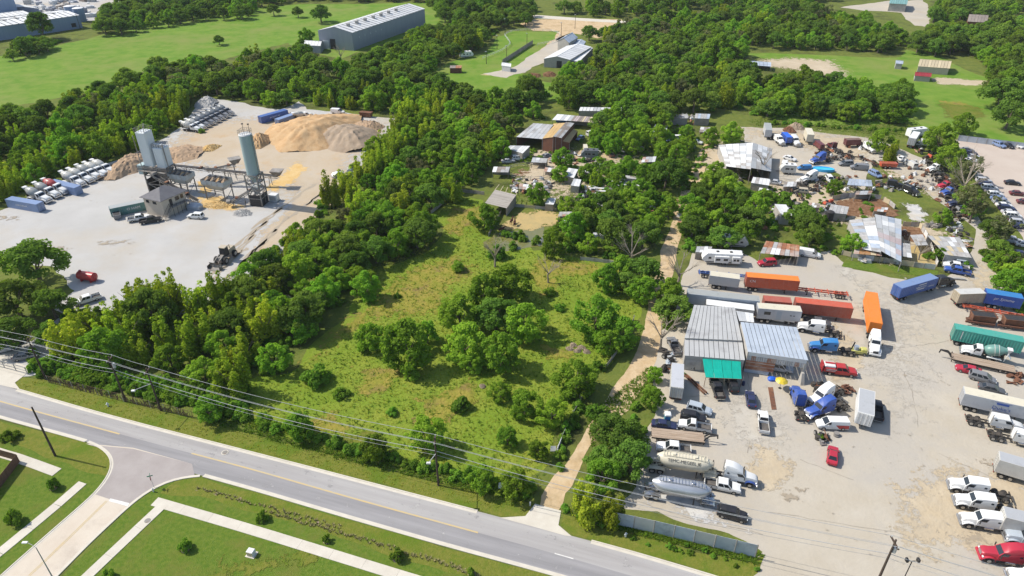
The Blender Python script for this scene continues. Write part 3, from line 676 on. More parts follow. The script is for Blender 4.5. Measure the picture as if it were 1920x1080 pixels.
# ---- woods and belts: canopy outlines in the photograph, mix of kinds, spacing
WOODS = [
 ('belt_w', [(0, 212), (95, 205), (120, 185), (180, 155), (235, 158), (330, 112), (430, 120), (480, 102), (560, 90), (600, 118), (655, 122), (640, 150), (600, 180), (560, 190), (520, 200), (470, 185), (385, 176), (350, 195), (300, 215), (240, 235), (150, 250), (60, 285), (-40, 330), (-60, 230)],
  {'oak': 6, 'mid': 2.5, 'willow': 1.6, 'scraggy': .8}, 6.4, 1.05, 'leafy tree in the dark wood between the green field and the concrete yard'),
 ('belt_w2', [(-40, 330), (60, 285), (150, 250), (240, 235), (330, 165), (352, 190), (345, 225), (262, 278), (205, 293), (60, 352), (-40, 395)],
  {'willow': 7, 'mid': 2, 'oak': .6}, 4.6, .95, 'tall bright tree in the row along the far edge of the concrete yard'),
 ('wood_c', [(660, 122), (720, 95), (790, 55), (860, 45), (935, 60), (900, 92), (840, 108), (808, 128), (838, 158), (900, 176), (930, 182), (1005, 152), (1032, 188), (1000, 205), (900, 205), (800, 185), (745, 190), (700, 205), (600, 185), (640, 150)],
  {'oak': 7, 'mid': 2.5, 'willow': .6}, 6.2, 1.0, 'dark leafy tree in the wood below the long grey warehouse'),
 ('edge_c', [(560, 178), (600, 175), (700, 185), (745, 185), (745, 205), (640, 203), (560, 190)], {'willow': 6, 'mid': 3}, 4.2, .8, 'bright young tree on the far edge of the sand piles'),
 ('belt_1', [(745, 225), (748, 178), (790, 170), (850, 185), (835, 215), (790, 250), (745, 300), (700, 350), (640, 380), (590, 412), (600, 375), (650, 330), (700, 280), (722, 250)],
  {'willow': 7, 'mid': 4}, 4.2, .9, 'bright green tree in the belt lining the sand yard'),
 ('belt_2', [(850, 195), (900, 205), (1000, 200), (1030, 215), (960, 245), (945, 290), (900, 335), (840, 380), (808, 425), (830, 448), (760, 480), (700, 500), (690, 560), (630, 590), (575, 620), (540, 560), (560, 480), (600, 420), (700, 360), (790, 260)],
  {'mid': 6, 'oak': 4, 'scraggy': .8, 'willow': 1}, 5.0, .95, 'mid green tree in the thick belt along the left of the meadow'),
 ('belt_3', [(600, 412), (560, 420), (520, 465), (450, 520), (395, 545), (290, 540), (245, 570), (220, 600), (260, 680), (350, 715), (440, 740), (520, 700), (560, 650), (600, 610), (545, 560), (560, 480)],
  {'mid': 5, 'oak': 3, 'willow': 4}, 4.9, .98, 'leafy tree in the dense belt beside the loader and the concrete yard'),
 ('belt_4', [(70, 640), (125, 592), (215, 580), (290, 535), (330, 560), (300, 620), (240, 690), (130, 672)], {'willow': 8, 'mid': 1.5}, 4.0, .95, 'yellow-green feathery tree at the road end of the belt'),
 ('forest_m', [(1048, 165), (1060, 128), (1130, 108), (1130, 62), (1165, 45), (1250, 28), (1400, 12), (1500, 0), (1590, 30), (1690, 55), (1700, 85), (1660, 98), (1560, 92), (1395, 88), (1385, 108), (1410, 130), (1430, 160), (1400, 205), (1270, 212), (1180, 200), (1100, 206), (1050, 204)],
  {'oak': 5, 'mid': 5, 'willow': .9, 'scraggy': 1.2}, 6.3, 1.0, 'tree in the broad forest behind the homestead'),
 ('forest_r', [(1430, 150), (1500, 132), (1580, 152), (1700, 165), (1715, 205), (1695, 232), (1600, 230), (1500, 218), (1410, 215)], {'oak': 4, 'mid': 5}, 6.0, 1.0, 'rounded tree in the row above the scrap yard'),
 ('forest_ne', [(1700, 100), (1725, 62), (1785, 48), (1840, 50), (1925, 30), (1960, 200), (1900, 215), (1862, 195), (1858, 140), (1845, 118), (1800, 98), (1740, 105)], {'oak': 6, 'mid': 4}, 6.2, 1.1, 'tree in the far wood around the farmstead'),
 ('forest_ne2', [(1740, 40), (1760, 5), (1800, -8), (1925, -10), (1925, 20), (1840, 40)], {'oak': 5, 'mid': 5}, 7, 1.0, 'tree in the far corner wood'),
 ('far_strip', [(178, 48), (205, 15), (330, -12), (600, -25), (900, -12), (1000, 0), (1000, 28), (985, 48), (900, 60), (830, 36), (800, 2), (560, 0), (470, 15), (475, 30), (350, 42), (205, 68)], {'oak': 8, 'mid': 2}, 7.2, 1.05, 'dark tree on the far side of the green field'),
 ('far_strip2', [(1010, 20), (1060, 10), (1400, -15), (1580, -20), (1570, 0), (1400, 8), (1250, 24), (1170, 32), (1100, 28)], {'oak': 5, 'mid': 5}, 7.2, 1.05, 'tree in the far strip beyond the lane'),
 ('far_beyond', [(-300, -40), (400, -60), (1000, -70), (1600, -60), (2300, -40), (2300, -20), (1600, -35), (1000, -40), (400, -35), (-300, -25)], {'oak': 8, 'mid': 3}, 10, 1.15, 'tree on the horizon wood'),
 ('clump_nw', [(8, 102), (30, 85), (70, 72), (110, 78), (118, 85), (60, 104), (20, 112)], {'oak': 1}, 6.0, 1.0, 'dark tree in the island clump in the green field'),
 ('home_1', [(1045, 425), (1100, 375), (1160, 352), (1225, 350), (1275, 385), (1268, 430), (1215, 462), (1160, 470), (1090, 475), (1045, 462)], {'mid': 6, 'oak': 3}, 5.6, .85, 'leafy tree in the thicket beside the pond and beehives'),
 ('home_2', [(1292, 365), (1330, 310), (1362, 320), (1400, 365), (1455, 385), (1455, 430), (1400, 455), (1345, 465), (1290, 470), (1272, 440)], {'mid': 7, 'oak': 3}, 5.2, .9, 'green tree in the thicket right of the dirt road'),
 ('home_6', [(1090, 305), (1180, 305), (1290, 300), (1290, 345), (1240, 350), (1100, 350)], {'mid': 8, 'oak': 2}, 7.5, .75, 'tree scattered among the apiary and huts'),
 ('home_3', [(1130, 215), (1200, 200), (1250, 210), (1240, 265), (1180, 290), (1100, 285)], {'mid': 7, 'oak': 2}, 4.8, .95, 'tree shading the parked cars behind the homestead'),
 ('home_4', [(1225, 255), (1290, 240), (1310, 265), (1290, 300), (1240, 310)], {'mid': 1}, 5.2, .85, 'tree between the white roof and the dirt road'),
 ('home_5', [(1475, 415), (1500, 395), (1540, 410), (1560, 440), (1545, 465), (1490, 455)], {'mid': 6, 'oak': 4}, 4.6, .85, 'tree behind the rusty roofed shed'),
 ('drive_1', [(1105, 505), (1180, 500), (1240, 510), (1285, 560), (1290, 600), (1235, 625), (1205, 600), (1200, 560), (1130, 550)], {'mid': 8, 'oak': 2}, 4.4, .85, 'tree crowding the dirt road beside the grey shed'),
 ('lane_r', [(1770, 340), (1800, 330), (1830, 365), (1850, 410), (1890, 440), (1920, 470), (1925, 560), (1900, 540), (1870, 480), (1835, 430)], {'mid': 3, 'oak': 2, 'scraggy': 4}, 4.6, .8, 'scrubby tree between the dirt lane and the parking lot'),
]
HOLES = [[(590, 55), (800, 5), (815, 30), (700, 108), (595, 108)], [(1015, 60), (1115, 60), (1115, 122), (1015, 124)], [(965, 225), (1085, 225), (1085, 275), (965, 275)], [(1345, 262), (1455, 262), (1455, 335), (1345, 335)]]
CAND = []
KEEP = [[G(*p) for p in q] for q in ([(1040, 900), (1100, 860), (1150, 800), (1205, 745), (1238, 690), (1250, 600), (1250, 560), (1275, 480), (1300, 380), (1345, 300), (1320, 280), (1270, 370), (1240, 460), (1220, 520), (1200, 600), (1170, 690), (1130, 750), (1060, 850)], [(940, 330), (1050, 300), (1060, 340), (1040, 390), (950, 390)])]
def sample(poly, mix, spacing, size, gid, label):
 wp = [G(px, py, 4.5) for px, py in poly]; w0 = [G(px, py + 3) for px, py in poly]
 xs, ys = [p[0] for p in wp], [p[1] for p in wp]
 area = abs(sum(wp[i][0] * wp[i - 1][1] - wp[i - 1][0] * wp[i][1] for i in range(len(wp)))) / 2
 got = []; rg = random.Random(hash(gid) % 1000 if False else sum(map(ord, gid)))
 kinds, wts = list(mix), list(mix.values())
 for _ in range(int(area / spacing ** 2 * 14) + 40):
  p = (rg.uniform(min(xs), max(xs)), rg.uniform(min(ys), max(ys)))
  if not (inpoly(p, wp) and inpoly(p, w0)): continue
  if any(inpoly(p, h) for h in KEEP): continue
  if any((p[0] - q[0]) ** 2 + (p[1] - q[1]) ** 2 < (spacing * q[2]) ** 2 for q in got): continue
  s = rg.uniform(.72, 1.22)
  got.append((p[0], p[1], s))
  kd = rg.choices(kinds, wts)[0]
  CAND.append((s * size / math.hypot(p[1], CAMH), kd, p[0], p[1], s * size, gid, label))
for gid, poly, mix, sp, size, label in WOODS: sample(poly, mix, sp, size, gid, label)

# ---- single trees and shrubs that stand out: kind, crown centre, width in photograph, name, label
SINGLE = [
 ('oak', 60, 490, 105, 'oak_tree', 'big dark oak at the corner of the concrete yard, left edge'),
 ('oak', 25, 560, 90, 'oak_tree', 'dark shaded oak below the big oak, beside the white pickup'),
 ('oak', 95, 570, 75, 'oak_tree', 'dark tree just left of the white pickup'),
 ('oak', 20, 625, 80, 'oak_tree', 'dark tree on the left edge above the parked cars at the gate'),
 ('oak', 95, 625, 60, 'oak_tree', 'low dark tree behind the yard gate'),
 ('mid', 763, 640, 112, 'bushy_tree', 'big round bushy tree standing alone in the middle of the meadow'),
 ('mid', 800, 622, 55, 'bushy_tree', 'shaded bushy tree against the right side of the big round one'),
 ('mid', 692, 628, 62, 'bushy_tree', 'small bushy tree just left of the big round one in the meadow'),
 ('mid', 862, 585, 80, 'bushy_tree', 'upper left tree of the meadow clump'), ('mid', 905, 545, 85, 'bushy_tree', 'dark topmost tree of the meadow clump'),
 ('mid', 955, 530, 80, 'bushy_tree', 'upper right tree of the meadow clump'), ('oak', 930, 590, 80, 'bushy_tree', 'tree in the heart of the meadow clump'),
 ('mid', 985, 600, 85, 'bushy_tree', 'right hand tree of the meadow clump'), ('mid', 870, 640, 82, 'bushy_tree', 'lower left tree of the meadow clump'),
 ('mid', 940, 655, 92, 'bushy_tree', 'lowest and largest tree of the meadow clump'), ('mid', 885, 680, 45, 'bushy_tree', 'small tree at the foot of the meadow clump'),
 ('mid', 1118, 590, 95, 'bushy_tree', 'large round tree left of the dirt road fence'), ('mid', 1170, 620, 70, 'bushy_tree', 'tree beside the leaning fence along the dirt road'),
 ('mid', 1082, 705, 82, 'bushy_tree', 'bushy tree beside the bend of the fence above the gate'), ('mid', 1145, 640, 60, 'bushy_tree', 'low tree under the large round tree by the fence'),
 ('mid', 985, 755, 62, 'bushy_tree', 'tree at the lower right corner of the meadow'), ('mid', 1035, 770, 62, 'bushy_tree', 'tree beside the white junk on the meadow fence'),
 ('mid', 938, 732, 46, 'bushy_tree', 'round small tree below the meadow clump'), ('mid', 952, 818, 44, 'bushy_tree', 'round small tree low in the meadow near the road'),
 ('mid', 1012, 842, 44, 'bushy_tree', 'small tree beside the gate at the end of the fence'),
 ('oak', 1160, 812, 96, 'oak_tree', 'large tree over the road end of the dirt track'), ('oak', 1130, 858, 58, 'oak_tree', 'dark tree left under the large tree by the dirt track'),
 ('oak', 1185, 860, 85, 'oak_tree', 'dark tree between the dirt track and the tank trailers'), ('mid', 1130, 890, 75, 'oak_tree', 'shady tree at the end of the tank trailer row'),
 ('mid', 1227, 745, 50, 'bushy_tree', 'tree between the dirt road and the parked box trailer'), ('mid', 1228, 702, 38, 'bushy_tree', 'smaller tree above the tree by the box trailer'),
 ('mid', 800, 812, 82, 'bushy_tree', 'tree behind the utility pole on the meadow edge'), ('mid', 700, 835, 62, 'bushy_tree', 'bushy tree on the fence line left of the utility pole'),
 ('mid', 905, 895, 58, 'bushy_tree', 'bushy tree on the fence line right of the utility pole'), ('mid', 968, 905, 62, 'bushy_tree', 'bushy tree on the fence line nearest the dirt track'),
 ('mid', 560, 795, 62, 'bushy_tree', 'bushy tree on the fence line below the belt'), ('mid', 390, 765, 60, 'bushy_tree', 'bushy tree at the end of the brown fence by the road'),
 ('willow', 1100, 935, 62, 'willow', 'feathery bright tree at the mouth of the dirt track'), ('willow', 1150, 955, 52, 'willow', 'feathery bright tree at the end of the pale metal fence'),
 ('mid', 908, 405, 56, 'bushy_tree', 'round tree below the weathered lean-to beside the pond'), ('mid', 1040, 452, 62, 'bushy_tree', 'tree at the right end of the pond'),
 ('mid', 1010, 362, 50, 'bushy_tree', 'thin tree right of the weathered lean-to'), ('mid', 1065, 385, 40, 'bushy_tree', 'tree behind the pond bank'),
 ('mid', 1055, 295, 42, 'bushy_tree', 'bright tree in front of the brown barn'), ('mid', 1052, 325, 36, 'bushy_tree', 'bright small tree below the barn yard'),
 ('willow', 1118, 330, 26, 'willow', 'bright upright tree left of the beehives'), ('mid', 1160, 320, 34, 'bushy_tree', 'tree above the beehives'), ('oak', 1250, 325, 70, 'oak_tree', 'dark tree beside the bend of the dirt road'),
 ('mid', 1205, 325, 44, 'bushy_tree', 'green tree right above the beehives'), ('mid', 1335, 255, 40, 'bushy_tree', 'green tree behind the white barn'), ('mid', 1372, 248, 48, 'bushy_tree', 'round green tree at the corner of the scrap yard'),
 ('mid', 1655, 262, 48, 'bushy_tree', 'green tree above the orange truck bed in the scrap yard'), ('willow', 1675, 282, 34, 'bright_tree', 'yellow-green tree above the orange truck bed'),
 ('mid', 1765, 258, 62, 'bushy_tree', 'dark green tree at the corner of the parking lot fence'), ('mid', 1810, 230, 46, 'oak_tree', 'dark tree behind the parking lot fence'),
 ('mid', 1770, 405, 36, 'bushy_tree', 'small round bright tree standing alone in the dirt lane'), ('mid', 1785, 295, 58, 'bushy_tree', 'bright green tree right of the row of wrecks'),
 ('scraggy', 1815, 320, 62, 'scrub_tree', 'dark scrubby tree above the wrecks by the parking lot'), ('scraggy', 1830, 385, 70, 'scrub_tree', 'dusty grey-green tree between wrecks and parked cars'),
 ('mid', 1900, 528, 62, 'bushy_tree', 'bright green tree on the right edge above the blue box'), ('mid', 1895, 490, 50, 'bushy_tree', 'tree on the right edge above the bright one'), ('scraggy', 1885, 435, 60, 'scrub_tree', 'scrubby tree over the parked cars, right edge'),
 ('mid', 1765, 475, 26, 'shrub_tree', 'small green tree above the white and blue pickups'), ('mid', 1600, 455, 46, 'bushy_tree', 'bushy tree left of the patched tin roof'), ('mid', 1565, 350, 34, 'bushy_tree', 'bright small tree left of the grey carport'),
 ('oak', 1880, 175, 75, 'oak_tree', 'large spreading oak on the right edge of the farm field'), ('oak', 1895, 215, 65, 'oak_tree', 'dark tree below the spreading oak, right edge'), ('oak', 1650, 80, 42, 'oak_tree', 'forked oak standing out at the forest end by the farm'),
 ('oak', 1105, 62, 34, 'oak_tree', 'tree beside the blue-roofed barn'), ('oak', 872, 70, 56, 'oak_tree', 'large tree left of the riding arena'), ('oak', 75, 48, 60, 'oak_tree', 'dark spreading tree in front of the blue-grey factory'),
 ('oak', 410, 75, 22, 'oak_tree', 'small round tree on the field edge'), ('oak', 452, 22, 32, 'oak_tree', 'round tree on the far field edge, first'), ('oak', 512, 18, 26, 'oak_tree', 'round tree on the far field edge, second'), ('oak', 558, 22, 24, 'oak_tree', 'round tree on the far field edge, third'),
 ('oak', 600, 25, 38, 'oak_tree', 'round tree left of the long grey warehouse'), ('mid', 575, 70, 40, 'oak_tree', 'bushy tree beside the small white shed'), ('willow', 520, 135, 22, 'bright_tree', 'yellow-green tree alone in the dark wood'),
 ('mid', 1350, 90, 60, 'pine_tree', 'tall bright tree in the forest'), ('mid', 1290, 150, 40, 'bright_tree', 'bright round tree on the front of the forest'), ('mid', 120, 268, 70, 'bright_tree', 'tall tree above the mixer truck row'),
]
SHRUBS = [  # (px, py, w, label)
 (868, 758, 44, 'round shrub alone in the lower meadow'), (770, 703, 34, 'shrub at the foot of the big round meadow tree'), (590, 702, 58, 'dark shrub on the left of the meadow'), (745, 553, 16, 'tiny shrub in the dry grass'),
 (855, 498, 34, 'shrub in the upper meadow'), (960, 460, 24, 'shrub at the lower edge of the pond'), (930, 470, 40, 'brownish shrub left of the pond shrub'), (1030, 545, 26, 'shrub on the upper right of the meadow'), (1050, 575, 22, 'low shrub beside the meadow clump'),
 (735, 770, 24, 'low weed shrub in the meadow'), (640, 735, 30, 'brown-green weed shrub in the lower left meadow'), (1060, 735, 34, 'shrub beside the pale rubble'), (1120, 770, 40, 'shrub on the dirt road bank'), (1190, 800, 40, 'shrub under the tree by the box trailer'),
 (16, 815, 34, 'bright bush on the lawn at the left edge'), (1540, 818, 16, 'yellow-green weed tuft beside the wheel in the truck yard'), (360, 235, 18, 'weed bush in front of the first white far mixer truck'), (378, 245, 14, 'weed bush beside the far white cab'),
 (1745, 478, 22, 'shrub at the corner of the animal pen'), (1812, 497, 22, 'shrub beside the low grey shed'), (1430, 365, 44, 'shrub behind the white trailers in the homestead'), (1470, 370, 40, 'bright shrub on the homestead lawn'), (1280, 700, 14, 'weed beside the grey shed wall'),
]
for kind, px, py, w, nm, lb in SINGLE:
 x, y, s = at_crown(kind, px, py, w)
 tree(kind, x, y, s, nm, lb, 'tree')
for px, py, w, lb in SHRUBS:
 x, y, s = at_crown('shrub', px, py, w)
 tree('shrub', x, y, s, 'shrub', lb, 'shrub')
hr = random.Random(3)
HEDGE = [((400, 770), (680, 850), 26, 'shrub in the hedge row on the fence line between road and meadow'), ((680, 850), (1000, 925), 24, 'shrub in the hedge row between the utility pole and the dirt track'), ((1062, 960), (1160, 985), 9, 'shrub on the verge end of the pale metal fence'), ((1190, 1004), (1410, 1062), 14, 'low weed shrub along the foot of the pale metal fence'),
         ((1212, 740), (1105, 900), 9, 'shrub on the bank of the dirt road'), ((1040, 880), (1120, 680), 14, 'shrub along the leaning meadow fence'), ((940, 440), (1200, 495), 20, 'shrub on the upper meadow boundary'), ((100, 690), (420, 745), 22, 'undergrowth shrub behind the brown fence'), ((1440, 232), (1720, 248), 26, 'shrub on the bank above the scrap yard'), ((1845, 470), (1925, 590), 16, 'shrub on the edge of the dirt lane')]
for a, b, n, lb in HEDGE:
 for i in range(n):
  t = (i + hr.uniform(.1, .9)) / n
  px, py = a[0] + (b[0] - a[0]) * t, a[1] + (b[1] - a[1]) * t
  x, y = G(px, py)
  tree('shrub', x + hr.uniform(-1.2, 1.2), y + hr.uniform(-1.2, 1.2), hr.uniform(.22, .4) if 'weed' in lb else hr.uniform(.5, 1.0), 'shrub', lb, 'shrub', lb + 's')
def dead_tree(px, py, hpx, label, k):
 x, y = G(px, py); s = hpx / PXM(py) / .85 / 6.0
 t = thing('bare_tree', label, 'tree', (x, y, 0), k * 1.9, None, s)
 put('trunk', DEAD[k % 3], t)
for k, (px, py, h, lb) in enumerate([(1238, 655, 62, 'bare grey tree by the grey shed wall'), (1270, 535, 60, 'bare pale tree leaning over the dirt road'), (928, 500, 52, 'bare grey tree at the top of the meadow'), (1028, 530, 44, 'small bare tree in the upper meadow'), (1182, 500, 60, 'bare tree behind the upper fence'), (1428, 330, 48, 'bare tree in front of the white barn'),
  (1722, 488, 34, 'bare tree inside the muddy animal pen'), (1800, 375, 70, 'bare branched tree among the scrub by the parking lot'), (570, 600, 45, 'bare grey tree inside the belt'), (1070, 400, 36, 'thin bare tree by the pond bank'), (265, 615, 50, 'dead grey branches sticking out of the belt by the road'), (640, 115, 26, 'pale bare tree in front of the grey warehouse door')]):
 dead_tree(px, py, h, lb, k)

# ---- the woods: the trees that show largest become things of their own, the rest is the far wood
CAND = [c for c in CAND if not any(inpoly((c[2], c[3]), [G(*p) for p in h]) for h in HOLES)]
CAND.sort(key=lambda c: -c[0])
NTHING = 300 - len(SINGLE)
GNAME = {}
for _, kd, x, y, s, gid, lb in CAND[:NTHING]:
 nm = {'oak': 'oak_tree', 'mid': 'leafy_tree', 'willow': 'willow', 'scraggy': 'scrub_tree'}[kd]
 kl = {'oak': 'dark round-crowned ', 'mid': 'mid green ', 'willow': 'yellow-green plumed ', 'scraggy': 'dusty '}[kd]
 l2 = kl + lb.split(' ', 0)[0] if False else kl + lb.replace('leafy tree', 'tree').replace('mid green tree', 'tree').replace('green tree', 'tree').replace('dark leafy tree', 'tree').replace('bright tree', 'tree').replace('tall bright tree', 'tall tree').replace('yellow-green feathery tree', 'tree')
 tree(kd, x, y, s, nm, l2, 'tree', 'trees: ' + l2, sz=s * trng.uniform(.85, 1.15))
REST = CAND[NTHING:]
def scatter(name, label, pts, sources, kind='stuff', cat=None):
 """one object: many copies of a few meshes set out on points (x, y, z, rot, sx, sz, source index)"""
 me = bpy.data.meshes.new(name)
 P = np.array(pts, dtype=np.float32)
 me.vertices.add(len(P)); me.vertices.foreach_set('co', P[:, :3].ravel())
 a = me.attributes.new('rot', 'FLOAT_VECTOR', 'POINT'); a.data.foreach_set('vector', np.stack([0 * P[:, 3], 0 * P[:, 3], P[:, 3]], 1).astype(np.float32).ravel())
 a = me.attributes.new('scl', 'FLOAT_VECTOR', 'POINT'); a.data.foreach_set('vector', np.stack([P[:, 4], P[:, 4], P[:, 5]], 1).astype(np.float32).ravel())
 a = me.attributes.new('src', 'INT', 'POINT'); a.data.foreach_set('value', P[:, 6].astype(np.int32))
 o = struct(name, me, kind)
 o['label'] = label
 if cat: o['category'] = cat
 ng = bpy.data.node_groups.new(name, 'GeometryNodeTree')
 ng.interface.new_socket('Geometry', in_out='INPUT', socket_type='NodeSocketGeometry')
 ng.interface.new_socket('Geometry', in_out='OUTPUT', socket_type='NodeSocketGeometry')
 N, Lk = ng.nodes, ng.links
 gi, go = N.new('NodeGroupInput'), N.new('NodeGroupOutput')
 jn = N.new('GeometryNodeJoinGeometry')
 def at(nm, ty):
  n = N.new('GeometryNodeInputNamedAttribute'); n.data_type = ty; n.inputs['Name'].default_value = nm
  return n.outputs['Attribute']
 asrc, arot, ascl = at('src', 'INT'), at('rot', 'FLOAT_VECTOR'), at('scl', 'FLOAT_VECTOR')
 for i, group in enumerate(sources):
  cp = N.new('FunctionNodeCompare'); cp.data_type = 'INT'; cp.operation = 'EQUAL'
  Lk.new(asrc, cp.inputs[2]); cp.inputs[3].default_value = i
  for s in group:
   oi = N.new('GeometryNodeObjectInfo'); oi.transform_space = 'ORIGINAL'; oi.inputs['Object'].default_value = s; oi.inputs['As Instance'].default_value = True
   ip = N.new('GeometryNodeInstanceOnPoints')
   Lk.new(gi.outputs[0], ip.inputs['Points']); Lk.new(oi.outputs['Geometry'], ip.inputs['Instance'])
   Lk.new(cp.outputs[0], ip.inputs['Selection']); Lk.new(arot, ip.inputs['Rotation']); Lk.new(ascl, ip.inputs['Scale'])
   Lk.new(ip.outputs[0], jn.inputs[0])
 Lk.new(jn.outputs[0], go.inputs[0])
 md = o.modifiers.new('copies', 'NODES'); md.node_group = ng
 return o
keys = list(NEARV)
srcs = [list(NEARV[k]) for k in keys]
by = {}
for i, (kd, k) in enumerate(keys): by.setdefault(kd, []).append(i)
pts = []
for _, kd, x, y, s, gid, lb in REST:
 if kd not in by: kd = 'mid'
 pts.append((x, y, 0, trng.uniform(0, 6.283), s, s * trng.uniform(.85, 1.15), trng.choice(by[kd])))
scatter('far_wood', 'dense green woods and tree belts filling the background', pts, srcs)
print('TREES single', len(SINGLE), 'cand', len(CAND), 'rest', len(REST), 'near depth', CAND[NTHING - 1][3] if len(CAND) > NTHING else None)

up = []; ur = random.Random(12)
for gid, poly, mix, sp, size, label in WOODS:
 if gid.startswith('far'): continue
 w0 = [G(*p) for p in poly]; xs, ys = [p[0] for p in w0], [p[1] for p in w0]
 area = abs(sum(w0[i][0] * w0[i - 1][1] - w0[i - 1][0] * w0[i][1] for i in range(len(w0)))) / 2
 for _ in range(int(area / (9 if area < 9000 else 16))):
  p = (ur.uniform(min(xs), max(xs)), ur.uniform(min(ys), max(ys)))
  if inpoly(p, w0) and not any(inpoly(p, h) for h in KEEP) and not any(inpoly(p, [G(*q) for q in h]) for h in HOLES): up.append((*p, 0, ur.uniform(0, 6.28), ur.uniform(.6, 1.35), ur.uniform(.5, 1.25), ur.choice(by['shrub'])))
for _ in range(330):
 px, py = ur.uniform(950, 1340), ur.uniform(235, 400)
 if not (960 < px < 1085 and 225 < py < 275) and not (940 < px < 1040 and py > 308): up.append((*G(px, py), 0, ur.uniform(0, 6.28), ur.uniform(.35, 1.0), ur.uniform(.3, .9), ur.choice(by['shrub'])))
for _ in range(110):
 px, py = ur.uniform(1440, 1640), ur.uniform(350, 480)
 up.append((*G(px, py), 0, ur.uniform(0, 6.28), ur.uniform(.3, .8), ur.uniform(.25, .6), ur.choice(by['shrub'])))
for _ in range(170):
 t, q = ur.random(), ur.random(); px, py = 60 + 400 * t, 690 + 85 * t + 30 * (q - .5)
 up.append((*G(px, py - 8), 0, ur.uniform(0, 6.28), ur.uniform(.6, 1.2), ur.uniform(.5, 1.2), ur.choice(by['shrub'])))
scatter('undergrowth', 'dense leafy undergrowth beneath the woods and belts', up, srcs)
# ---- tall grass and weeds: one mesh of small blades fans
def blades(name, label, zones, n, h, material, seed):
 rng = np.random.default_rng(seed); P = []
 for poly, wgt, excl in zones:
  wp = [G(*p) for p in poly]; xs = [p[0] for p in wp]; ys = [p[1] for p in wp]; k = 0; want = int(n * wgt)
  while k < want:
   p = (rng.uniform(min(xs), max(xs)), rng.uniform(min(ys), max(ys)))
   if inpoly(p, wp) and not any(inpoly(p, e) for e in excl): P.append(p); k += 1
 P = np.array(P); m = len(P)
 vs_, tn = [], []
 for j in range(4):
  a = rng.uniform(0, 6.283, m); lean = rng.uniform(.5, 1.3, m); hh = h * rng.uniform(.5, 1.4, m); w = hh * .32
  c, s = np.cos(a), np.sin(a)
  b0 = np.stack([P[:, 0] - s * w, P[:, 1] + c * w, np.zeros(m)], 1); b1 = np.stack([P[:, 0] + s * w, P[:, 1] - c * w, np.zeros(m)], 1)
  tp = np.stack([P[:, 0] + c * lean * hh * 1.6, P[:, 1] + s * lean * hh * 1.6, hh], 1)
  vs_.append(np.stack([b0, b1, tp], 1)); tn.append(np.repeat(rng.random(m), 3).reshape(m, 3))
 v = np.concatenate(vs_).reshape(-1, 3); t = np.concatenate(tn).ravel()
 o = struct(name, mesh_np(name, v, np.arange(len(v)).reshape(-1, 3), [material], t), 'stuff'); o['label'] = label
L_grs = leafmat('leaf_grass', (.2, .28, .03), (.31, .33, .05), .45)
L_gdk = leafmat('leaf_weeds', (.11, .19, .02), (.18, .265, .028), .4)
MEAD = [(700, 500), (830, 440), (850, 365), (905, 380), (925, 435), (1000, 475), (1190, 495), (1205, 560), (1150, 680), (1075, 800), (1000, 930), (640, 850), (430, 790), (400, 750), (560, 690), (690, 580)]
blades('tall_grass', 'rough yellow-green grass of the meadow', [(MEAD, .8, []), ([(28, 720), (90, 714), (380, 795), (820, 907), (1000, 945), (990, 965), (850, 940), (480, 846), (150, 762)], .05, [])], 13000, .19, L_grs, 4)
blades('weeds', 'darker green weeds and undergrowth', [(MEAD, .22, []), ([(1065, 965), (1200, 1005), (1420, 1058), (1430, 1040), (1180, 975)], .07, []), ([(380, 760), (640, 830), (1000, 925), (985, 945), (640, 862), (380, 790)], .12, []), ([(1400, 225), (1500, 215), (1720, 225), (1740, 262), (1560, 245), (1420, 236)], .14, []), ([(1100, 780), (1215, 690), (1222, 720), (1110, 840)], .05, []), ([(1840, 440), (1925, 600), (1925, 500), (1880, 430)], .06, []), ([(940, 345), (1290, 300), (1290, 470), (950, 380)], .1, [])], 15000, .3, L_gdk, 5)
# ================================================================== vehicle kit: templates (x forward, y left, origin on the ground)
m_glass = mat('dark_glass', (.02, .025, .03), rough=.12, spec=.6)
m_tyre = mat('tyre_rubber', (.022, .021, .02), (.05, .045, .04), rough=.9, scale=2, coords='object')
m_rim = mat('steel_rim', (.48, .48, .47), (.33, .32, .3), rough=.4, metal=.6, scale=3, coords='object')
m_chrome = mat('bright_metal', (.62, .62, .63), (.45, .45, .45), rough=.25, metal=.85, scale=2, coords='object')
m_black = mat('black_plastic', (.03, .03, .032), (.055, .05, .045), rough=.6, scale=2, coords='object')
m_frame = mat('chassis_steel', (.035, .033, .03), (.09, .075, .06), rough=.75, scale=1.5, coords='object')
m_head = mat('headlamp', (.75, .76, .75), rough=.15, spec=.6)
m_tail = mat('tail_lamp', (.42, .02, .015), rough=.3, spec=.5)
m_amber = mat('amber_lamp', (.7, .25, .02), rough=.3)
m_lining = mat('bed_liner', (.075, .072, .07), (.14, .125, .11), rough=.9, scale=1.2, coords='object')
m_alu = mat('aluminium_tank', (.60, .61, .63), (.47, .48, .5), rough=.33, metal=.55, scale=.8, coords='object', stretch=(.3, 1, 1))
m_rust = mat('rusty_steel', (.20, .085, .045), (.10, .055, .04), rough=.9, scale=.9, coords='object', col3=(.30, .16, .09), scale3=.5)
m_wood = mat('weathered_deck_wood', (.32, .235, .165), (.42, .335, .255), rough=.9, scale=1.4, coords='object', stretch=(.25, 3, 1), rnd=.12)
m_white_paint = paint('white', (.72, .72, .70), .08)
